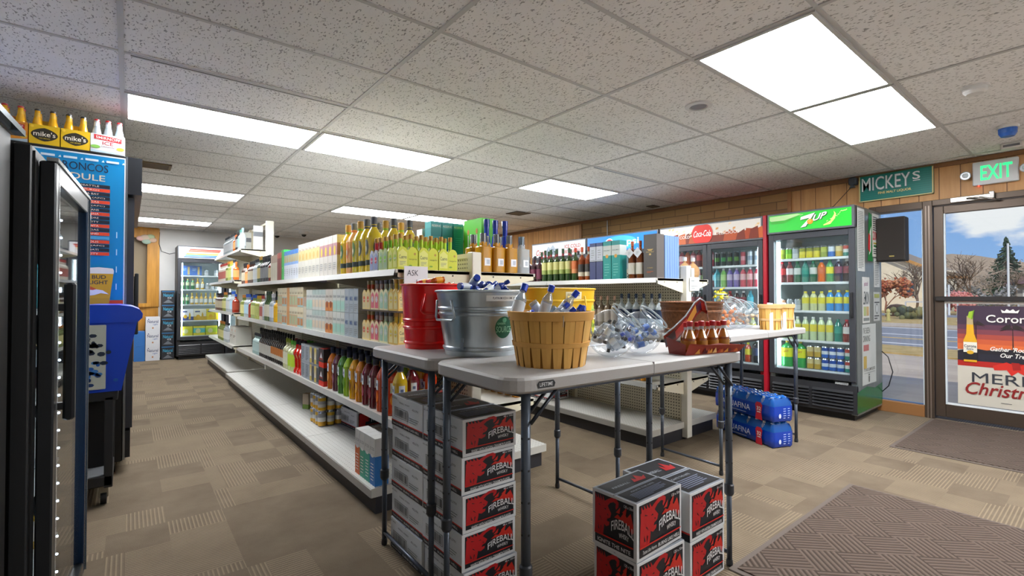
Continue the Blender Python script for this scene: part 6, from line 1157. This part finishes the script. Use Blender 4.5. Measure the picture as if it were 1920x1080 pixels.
pu = carton(.072, .09, .33, [(.48, '#3c4470'), (.02, '#20243c'), (.40, '#b8bcc8'), (.10, '#34406c')], '#4a5480', lambda w, h: Art(.0003).rect(w*.1, h*.52, w*.9, h*.53, DK).lines(w*.25, h*.6, w*.75, h*.85, 4, GY, .25))
AMB2 = bottle(.036, .31, Gm('#8a3c14'), C('#b84a20'), C('#3c3836'), (.12, .48), lab2=C('#c8bca8'), necklab=C('#c8c0b0')); JG = bottle(.036, .315, Gm('#26401c'), C('#2a4a2c'), C('#c8c484'), (.22, .60), lab2=C('#8c9a50'), necklab=C('#8a2a30')); JO = bottle(.036, .31, Gm('#2e4a20'), C('#c83c20'), C('#d0703c'), (.22, .60), lab2=C('#d89060')); DW = bottle(.036, .26, Gm('#3c1424'), C('#2a2430'), C('#6a2c44'), (.1, .5), capz=.92)
y = row([(tl, 2, .092, 'teal and cream malt carton'), (pu, 2, .074, 'dark blue and grey carton'), (AMB2, 2, .08, 'amber whisky bottle'), (JO, 1, .08, 'orange-labelled green bottle'), (JG, 5, .08, 'cream-labelled green whiskey bottle'), (DW, 5, .08, 'dark plum liqueur bottle'), (D1, 3, .08, 'brown bottle')], 1.346, XR+.002, 2.655, -1, R2, GR, 'near end')
row([(D3, 5, .1, 'clear bottle'), (JG, 5, .1, 'green whiskey bottle'), (D1, 5, .1, 'brown bottle')], 1.346, XR+.14, 2.8, -1, 'second row of the soda-side rack', GR, 'near end')
SLB = bottle(.034, .30, CLEARB, C('#2a3c58'), C('#20304c'), simple=True, lab2=C('#a8b8c8')); RDC = bottle(.034, .29, Gm('#5a3020'), C('#a82430'), C('#8a7c70'), simple=True); PKC = bottle(.034, .28, Gm('#7a6a58'), C('#c8a088'), C('#a89888'), simple=True)
row([(SLB, 6, .075, 'navy-capped clear bottle'), (PKC, 4, .075, 'beige-capped bottle'), (RDC, 7, .09, 'red-capped brown bottle'), (D2, 8, .08, 'dark bottle')], .921, XR+.17, 2.34, -1, 'middle shelf of the soda-side rack', 'bottles on the middle shelf of the soda-side rack', 'near end')
SG = bottle(.03, .17, Gm('#b87818'), C('#c8a848'), C('#c8b890'), simple=True)
row([(SG, 8, .075, 'small golden bottle')], .501, XR+.06, 2.42, -1, 'low shelf of the soda-side rack', 'small golden bottles on the low shelf', 'near end')
for i in range(7): SG.place((2.15-.0*i, Z0+.1+i*.085, .4915), f'small golden bottle, {ordn(i)} along the low shelf facing the soda-side rack', 0, 'small golden bottles facing the other rack')
RF_ = Kind('round_liqueur_flask', 'bottle', [['body', MB().lathe([(.03, 0), (.05, .008), (.066, .04), (.07, .07), (.062, .105), (.03, .135), (.014, .145), (.014, .165)], Gm('#a8845c'), 20, sy=.75)], ['cap', MB().lathe([(.018, .16), (.018, .192), (.015, .194)], C('#c8ccd0', .15, .2), 12)]])
for i, x in enumerate((3.80, 3.93)): RF_.place((x, 2.36, 1.346), f'round tan liqueur flask, {ordn(i)} from the end upright of the soda-side rack', 0, 'round tan flasks')
t = thing('price_card', 'white printed price card at the end of the soda-side rack', 'card', (3.745, 2.236, 1.245)); part('card', MB().box(-.07, 0, 0, .075, .002, .115, C('#d8dce2')).box(-.045, 0, .115, .0, .002, .19, C('#d8dce2')), t); part('printed_text', Art().lines(-.05, .02, .055, .05, 2, GY, .4).lines(-.05, .08, .04, .1, 1, GY, .4).mb((0, 0, 0), (1, 0, 0), (0, 0, 1)), t)
# --- far tall rack
F3 = 'far tall rack'
WB = bottle(.04, .30, CLEARB, C('#8fb8d8'), C('#c8d0dc'), simple=True)
row([(WB, 1, .09, 'tall clear blue-banded bottle'), (D10, 2, .09, 'clear teal-capped bottle'), (D2, 2, .09, 'black bottle'), (D8, 2, .09, 'orange-capped bottle'), (D3, 9, .1, 'clear bottle')], 1.861, 1.27, 7.69, -1, f'top shelf of the {F3}', 'bottles on the far tall rack', 'near end', y1=10)
row([(D8, 1, .09, 'orange bottle'), (D3, 2, .09, 'clear dark-capped bottle'), (LIMEB, 3, .09, 'pale green bottle'), (D6, 2, .09, 'yellow-green bottle'), (D9, 8, .09, 'pale red-capped bottle')], 1.421, 1.19, 7.69, -1, f'second shelf of the {F3}', 'bottles on the far tall rack', 'near end', y1=10)
row([(REDB, 1, .1, 'red-brown bottle'), (D5, 3, .085, 'clear blue-capped bottle'), (D3, 4, .085, 'clear bottle'), (D6, 4, .085, 'olive bottle'), (D1, 8, .09, 'brown bottle')], .961, 1.19, 7.69, -1, f'third shelf of the {F3}', 'bottles on the far tall rack', 'near end', y1=10)
wc = carton(.24, .2, .25, [(1, '#c8c8c0')], '#b8b4ac', lambda w, h: Art(.0003).lines(w*.15, h*.4, w*.85, h*.55, 2, C('#5a4a40'), .6).disc(w*.8, h*.8, w*.08, h*.06, C('#c8784c'), 10), name='carton')
row([(wc, 2, .25, 'white printed wine carton'), (D3, 4, .09, 'clear bottle'), (D6, 6, .09, 'olive bottle')], .501, 1.19, 7.72, -1, f'low shelf of the {F3}', 'goods on the low shelf of the far tall rack', 'near end', y1=10)
paper = carton(.12, .03, .34, [(.55, '#c8cac4'), (.2, '#6a6e74'), (.25, '#d0d2cc')], '#c0c2bc')
for i, (x, yy, z) in enumerate(((1.46, 7.70, 1.92), (1.47, 8.6, 1.88))): paper.place((x, yy, z-.058 if i == 0 else 1.861), f'grey-banded white carton standing by the {("near", "far")[i]} bare upright of the far rack', 0)
for i in range(5): carton(.07, .07, .36, [(1, '#d4d4d8')], '#e0e0e4').place((1.86+i*.075, 6.6, zt) if i < 4 else (1.95, 6.8, zt), f'tall white carton, {ordn(i)} in the group at the far end of the top shelf', 0, 'tall white cartons far along the long rack')
# ---------------------------------------------------------------- drinks inside the coolers
PET = lambda c, lab, cap='#d8d8d8', r=.034, h=.225: bottle(r, h, Gm(c), C(cap), C(lab), (.38, .68), .42, .70, simple=True, shoulder=.16, name='soda_bottle', capr=.015, capz=.94)
def shelfrow(root, w, z, kinds, where, group, y=.13, x0=.09, pitch=.071, rz=0., two=False):
    M_ = Matrix.Translation(root.location) @ Matrix.Rotation(root.rotation_euler.z, 4, 'Z'); cnt = {}
    for i, (k_, d_) in enumerate(kinds):
        x = x0+i*pitch
        if x > w-.08: break
        q = cnt.get(d_, 0); cnt[d_] = q+1; p = M_ @ Vector((x, y, z+.001)); k_.place(p, f'{ordn(q)} {d_} from the left, {where}', root.rotation_euler.z+rz, group)
        if two: k_.place(p+Vector((0, 0, .1225)), f'upper {ordn(q)} {d_} from the left, {where}', root.rotation_euler.z+rz, group)
cO, cL, cW, cY, cB, cG, cK, cR = [can(c) for c in (['#8a9a28', '#a8b43c'], ['#9ad028', '#6ab020'], ['#c8ccd0', '#a8b0b8'], ['#d8c81c', '#e0d040', '#8a9020'], ['#2c6cc4', '#c8d4e0'], ['#c8a43c', '#d8c890'], ['#1c2420', '#38502c', '#1c2420'], ['#b82430', '#c8606c'])]
cBl = can(['#1c5cb8', '#d8e0ec', '#1c4ca8']); cGr = can(['#2a8a78', '#e0e4e0', '#c84838']); cOr = can(['#c86a44', '#d8a080'])
SG_ = 'drinks in the green-header cooler'; wh = lambda n_: f'{n_} shelf of the green-header cooler'
shelfrow(SODA, .795, 1.586, [(cO, 'olive can'), (cL, 'lime can'), (cW, 'silver can'), (cY, 'yellow can'), (cY, 'yellow can'), (cY, 'yellow can'), (cO, 'olive can'), (cB, 'blue can'), (cG, 'gold can'), (cGr, 'green can')], wh('top'), SG_, pitch=.0665)
pR, pDG, pO, pLY, pDK, pTE, pRd = PET('#5c1c20', '#b82c30', '#c82430'), PET('#1c5c40', '#c8ccc8', '#2a8a4c'), PET('#d8641c', '#c8602c', '#2c5cb8'), PET('#4c9a5c', '#e0d81c', '#2a8a3c'), PET('#2c1414', '#8a3c44', '#d8d8d8'), PET('#1c7a6c', '#2c9080', '#1c6c5c'), PET('#7a1c20', '#d8d0d0', '#b82430')
shelfrow(SODA, .795, 1.338, [(pR, 'dark red bottle'), (pRd, 'red bottle'), (pDG, 'dark green bottle'), (pTE, 'teal bottle'), (pDG, 'dark green bottle'), (pO, 'orange soda bottle'), (pLY, 'green bottle with yellow label'), (pDK, 'dark cola bottle'), (pDK, 'dark cola bottle')], wh('second'), SG_, pitch=.075)
pYL, pBL, pTW = PET('#c4c89a', '#d8cc30', '#e0d040', h=.2), PET('#2c8ad0', '#d8d030', '#e0d040', h=.21), PET('#b8c8a0', '#d8c83c', '#d8dcd8', .033, .24)
shelfrow(SODA, .795, 1.046, [(cOr, 'orange can'), (cW, 'white can'), (cW, 'white can'), (pYL, 'yellow-capped tea bottle'), (pYL, 'yellow-capped tea bottle'), (pYL, 'yellow-capped tea bottle'), (pBL, 'blue drink bottle'), (pBL, 'blue drink bottle'), (pBL, 'blue drink bottle')], wh('third'), SG_, pitch=.075)
shelfrow(SODA, .795, .743, [(pTW, 'yellow-labelled bottle')]*7+[(pTE, 'teal bottle'), (pRd, 'red bottle')], wh('fourth'), SG_, pitch=.074)
TWO = bottle(.055, .278, Gm('#28a04c'), C('#d8b830'), C('#dce01c'), (.38, .72), .28, .74, name='two_litre_bottle', shoulder=.14, capr=.016, capz=.95)
M_ = Matrix.Translation(SODA.location) @ Matrix.Rotation(SODA.rotation_euler.z, 4, 'Z')
for i, x in enumerate((.125, .255)):
    o = TWO.place(M_ @ Vector((x, .15, .446)), f'large green bottle with yellow label, {ordn(i)} from the left on the cooler floor', -math.pi/2, SG_); part('label_print', Art().text('Squirt', -.04, .145, .035, .175, C('#b8341c'), .006, .3, skew=.01).mb((0, -.0565, 0), (1, 0, 0), (0, 0, 1)), o)
shelfrow(SODA, .795, .446, [(cG, 'gold can'), (cG, 'gold can'), (cBl, 'blue can'), (cBl, 'blue can'), (cBl, 'blue can'), (cGr, 'green can')], wh('bottom'), SG_, x0=.355, pitch=.068, two=True)
CG_ = 'drinks in the red-header cooler'; wc_ = lambda n_: f'{n_} shelf of the red-header cooler'
pGn, pPu, pPk, pAq = PET('#7ab85c', '#a8d080', '#d8d8d8'), PET('#5c4c9c', '#b8a8d0', '#c8c8d8'), PET('#b83c50', '#d8a8b0', '#d8d8d8'), PET('#2c8a9c', '#4ca8b8', '#2a7a8a')
tal = lambda *c: can(list(c), .028, .168); mK, mR, mW, mG = tal('#16181a', '#4c7a2c', '#16181a'), tal('#b8525c', '#d09098', '#a83c48'), tal('#b8c4cc', '#8a98a8', '#c8d0d8'), tal('#1c2c24', '#3c8a4c', '#1c2420')
shelfrow(COKE, 1.305, 1.547, [(pPk, 'pink bottle'), (pR, 'dark red bottle'), (pPk, 'pink bottle'), (pO, 'orange bottle'), (pPk, 'pink bottle'), (pR, 'dark red bottle'), (pO, 'orange bottle'), (pPk, 'pink bottle'), (mK, 'black tall can'), (mG, 'dark green tall can'), (mK, 'black tall can'), (mK, 'black tall can'), (mR, 'rose tall can'), (mW, 'silver tall can'), (mW, 'silver tall can')], wc_('top'), CG_, pitch=.078)
shelfrow(COKE, 1.305, 1.297, [(pGn, 'green bottle'), (pRd, 'red bottle')]*4+[(pAq, 'teal bottle'), (pGn, 'pale green bottle'), (pPu, 'purple bottle'), (pPu, 'purple bottle'), (pPk, 'pink bottle'), (pPk, 'pink bottle'), (pPk, 'pink bottle')], wc_('second'), CG_, pitch=.078)
shelfrow(COKE, 1.305, 1.031, [(pDK, 'dark cola bottle')]*8+[(pAq, 'teal bottle'), (pDK, 'dark cola bottle'), (pRd, 'red bottle'), (pDK, 'dark cola bottle'), (pDK, 'dark cola bottle'), (pAq, 'teal bottle')], wc_('third'), CG_, pitch=.078)
shelfrow(COKE, 1.305, .751, [(pDK, 'dark cola bottle'), (pYL, 'yellow-capped bottle')]*7, wc_('fourth'), CG_, pitch=.08)
JUC = PET('#b8401c', '#d8c83c', '#d8d030', .035, .22); BIGK = bottle(.052, .276, Gm('#14161e'), C('#d8dce0'), C('#2c3450'), (.3, .6), .3, .72, simple=True, name='two_litre_bottle')
shelfrow(COKE, 1.305, .446, [(BIGK, 'large dark cola bottle'), (JUC, 'orange juice bottle')]*5+[(BIGK, 'large dark cola bottle')]*1+[(JUC, 'orange juice bottle')], wc_('bottom'), CG_, pitch=.105, y=.155, x0=.12)
BG_ = 'drinks in the rainbow-header cooler'; wb = lambda n_: f'{n_} shelf of the rainbow-header cooler'
bbx = carton(.17, .12, .19, [(1, '#2c68b8')], '#4c84c8', lambda w, h: Art(.0003).rect(w*.6, h*.1, w*.8, h*.9, C('#c8b070')).lines(w*.1, h*.5, w*.5, h*.8, 3, C('#a8c8e8'), .4))
shelfrow(BACKC, .765, 1.576, [(bbx, 'blue beer carton'), (bbx, 'blue beer carton'), (cW, 'silver can'), (cW, 'silver can')], wb('top'), BG_, x0=.15, pitch=.16)
gB = PET('#2c7a4c', '#c8d0a8', '#c8b040', .03, .2); cro = bottle(.03, .22, Gm('#c8a030'), C('#c8b050'), C('#dcdcd8'), (.15, .5), .4, .55, simple=True, name='beer_bottle')
shelfrow(BACKC, .765, 1.312, [(gB, 'green bottle')]*3+[(bbx, 'x')]*0+[(cro, 'brown bottle')]*2+[(cW, 'silver can')]*3, wb('second'), BG_, pitch=.08, y=.12)
shelfrow(BACKC, .765, 1.029, [(gB, 'green bottle')]*2+[(cro, 'golden beer bottle')]*7, wb('third'), BG_, pitch=.075, y=.12)
for i, (c1, c2, ds) in enumerate((('#dcdce4', '#2a3c7c', 'white and navy'), ('#e0dcc8', '#c8a02c', 'white and gold'), ('#e0cc2c', '#d8b81c', 'yellow'))):
    carton(.20, .25, .215, [(.35, c2), (.65, c1)], c1, lambda w, h: Art(.0003).disc(w*.35, h*.35, w*.16, h*.16, C('#d8a81c'), 14).poly([(w*.62, h*.1), (w*.78, h*.1), (w*.78, h*.5), (w*.72, h*.7), (w*.68, h*.7), (w*.62, h*.5)], C('#c8a430')).rect(w*.1, h*.72, w*.5, h*.84, C('#4a5480')), name='beer_carton').place((.715+.165+i*.205, 10.975, .725), f'{ds} twelve-pack of beer in the far cooler, {ordn(i)} from the left', 0, BG_)
for i, (c1, ds) in enumerate((('#c8cc1c', 'yellow-green'), ('#4cb8b8', 'aqua'), ('#a8c820', 'lime'))): carton(.19, .25, .175, [(.3, '#d8cc20'), (.5, c1), (.2, '#d8d030')], '#d8d030', lambda w, h: Art(.0003).disc(w*.4, h*.5, w*.22, h*.25, C('#d8d8a0'), 14), name='beer_carton').place((.715+.16+i*.2, 10.975, .436), f'{ds} beverage carton on the floor of the far cooler', 0, BG_)
wn = PET('#20242a', '#8a9aa8', '#c8ccd0')
M_ = Matrix.Translation(NC.location) @ Matrix.Rotation(NC.rotation_euler.z, 4, 'Z')
for s_, z in enumerate((.321, .601, .881, 1.161)):
    for i in range(7): (wn, pAq, cro, D3)[(i+s_) % 4].place(M_ @ Vector((.08+i*.08, .13+.02*(i % 2), z)), f'bottle behind the black fridge glass, {ordn(i)} on its {("lowest", "second", "third", "top")[s_]} shelf', 0, 'bottles inside the black fridge', None, .9)
# ---------------------------------------------------------------- bottle packs on the tall cooler
def sixpack(w, d, cc, art, liq, cap, peak=True, h=.142, nx=3, label='#f0f0ee', necks='#d8a81c'):
    P = []; m = MB().box(-w/2, 0, 0, w/2, d, h*.95, C(cc, .5)); m.add([(-.004, d/2-.001, h*.9), (.004, d/2-.001, h*.9), (.004, d/2-.001, h*1.25), (-.004, d/2-.001, h*1.25)], [(0, 1, 2, 3)], C(cc)) if not peak else m.add([(-w/2, d/2, h*.9), (w/2, d/2, h*.9), (w*.12, d/2, h*1.25), (-w*.12, d/2, h*1.25)], [(0, 1, 2, 3)], C(cc, .5))
    P.append(['carton', m, [('printed_front', art(w, h).mb((-w/2, 0, 0), (1, 0, 0), (0, 0, 1)))]])
    for i in range(nx):
        for j in range(2):
            x = -w/2+w*(i+.5)/nx; y = d*(.25+.5*j); b = MB().lathe([(.026, h*.5), (.026, h*.98), (.022, h*1.15), (.0145, h*1.38), (.0135, h*1.62)], liq, 12, x, y, top=False); c = MB().lathe([(.0155, h*1.60), (.0155, h*1.66), (.012, h*1.68)], cap, 12, x, y); n_ = MB().lathe([(.0162, h*1.32), (.0146, h*1.5)], C(necks), 12, x, y, top=False, bottom=False)
            P.append(['bottle', b, [('cap', c), ('neck_label', n_)]])
    return Kind('bottle_six_pack', 'bottle pack', P)
def a_mike(w, h): return Art(.0003).poly([(w*(.5+.44*math.cos(R(a))), h*(.52+.30*math.sin(R(a))*(1-.25*abs(math.cos(R(a)))))) for a in range(0, 360, 15)], C('#2a261c')).text("mike's", w*.14, h*.44, w*.86, h*.66, C('#ece8d8'), .008).text('HARD LEMONADE', w*.32, h*.32, w*.68, h*.38, C('#c8b030')).disc(w*.1, h*.85, w*.06, h*.06, C('#f0c83c'), 10)
def a_smir(w, h): return Art(.0003).poly([(w*.10, h*.70), (w*.90, h*.62), (w*.90, h*.84), (w*.10, h*.92)], C('#b81c24')).text('SMIRNOFF', w*.15, h*.73, w*.86, h*.86, C('#f0e4e0'), .006, 0, 0, -.05*h).text('ICE', w*.34, h*.46, w*.66, h*.62, C('#b02430'), .008).text('ORIGINAL', w*.3, h*.34, w*.7, h*.41, C('#8a6a78')).disc(w*.14, h*.34, w*.14, h*.08, C('#7ab04c'), 16).disc(w*.87, h*.34, w*.12, h*.08, C('#d8bc3c'), 16).poly([(0, 0), (w, 0), (w, h*.22), (w*.5, h*.16), (0, h*.2)], C('#a8bcc8'))
YLQ = Gm('#e0a818'); MK = sixpack(.142, .125, '#dcb414', a_mike, YLQ, C('#26282c', .3), True, nx=2); SMI = sixpack(.178, .12, '#d0d2d4', a_smir, CLEARB, C('#b02028', .3), False, necks='#c8d0d8'); SMO = sixpack(.142, .12, '#d88c24', a_smir, YLQ, C('#b02028', .3), True, nx=2)
SMO.place((-.572, 4.25, 2.1555), 'orange six-pack with red banner, leftmost on the tall black cooler', 0, 'bottle packs on top of the tall black cooler'); MK.place((-.425, 4.25, 2.1555), 'yellow lemonade pack on the tall cooler, beside the orange one', 0, 'bottle packs on top of the tall black cooler'); MK.place((-.278, 4.25, 2.1555), 'yellow lemonade pack on the tall cooler, beside the white one', 0, 'bottle packs on top of the tall black cooler'); SMI.place((-.115, 4.25, 2.1555), 'white six-pack with red banner at the tall cooler corner', 0, 'bottle packs on top of the tall black cooler')
# ---------------------------------------------------------------- beer cases by the far wall
def a_nat(w, h): return Art(.0003).text('Natural', w*.12, h*.60, w*.88, h*.80, C('#2a3a6c'), .008).text('Light', w*.5, h*.42, w*.85, h*.55, C('#3c64a8'), .006, .3).disc(w*.5, h*.25, w*.06, h*.06, C('#b87c4c'), 10).disc(w*.2, h*.85, w*.04, h*.04, C('#2a3a6c'), 8)
def a_nic(w, h): return Art(.0003).text('Natural', w*.12, h*.55, w*.88, h*.78, C('#3ca8d0'), .008).text('ICE', w*.45, h*.40, w*.75, h*.52, C('#d8dce0'), .008).rect(0, h*.88, w, h*.95, C('#2c6a9c')).poly([(w*.1, h*.1), (w*.5, h*.36), (w*.9, h*.1)], C('#6a7078'))
NL = carton(.212, .36, .266, [(1, '#d4d6dc')], '#c8ccd4', a_nat, name='beer_case'); NI = carton(.195, .36, .258, [(1, '#26282e')], '#2c6a9c', a_nic, name='beer_case'); NB = carton(.16, .36, .268, [(1, '#2c6cb4')], '#3c7cc4', name='beer_case')
lv = ['bottom', 'second', 'third', 'fourth', 'top']
for k in range(3): NL.place((.365, 11.10, .267*k), f"white beer case by the far wall, {('bottom', 'middle', 'top')[k]} of three", 0, 'white beer cases by the far wall')
for k in range(5): NI.place((.593, 11.10, .259*k), f"black and blue beer case by the far wall, {['lowest', 'second from floor', 'middle', 'second from top', 'topmost'][k]} of five", 0, 'dark beer cases by the far wall')
for k in range(2): NB.place((.17, 11.10, .269*k), f"plain blue beer case left of the white ones, {('lower', 'upper')[k]} one", 0, 'blue beer cases by the far wall')
t = thing('wall_plaque', 'pastel painted fish-shaped plaque on the far wooden post', 'wall decoration', (.30, Y1-.022, 2.18)); part('board', (lambda m: [m.ball((x, -.01, z), r_, C(c, .5), 10, (1.4, .3, 1)) for x, z, r_, c in ((-.05, .12, .06, '#c8b4a0'), (.03, .14, .05, '#a8b890'), (.06, .08, .05, '#c8a890'), (-.03, .05, .055, '#9ab0a0'), (-.12, .1, .05, '#d0a8a0'))] and m)(MB()), t)
tag(part('cord', MB().tube([(.47, 11.54, 2.42), (.46, 11.53, 2.2), (.50, 11.5, 2.05), (.62, 11.4, 2.0), (.705, 11.3, 2.02)], .006, C('#1c1c1e'))), 'black cord sagging from the ceiling to the far cooler', 'cord')
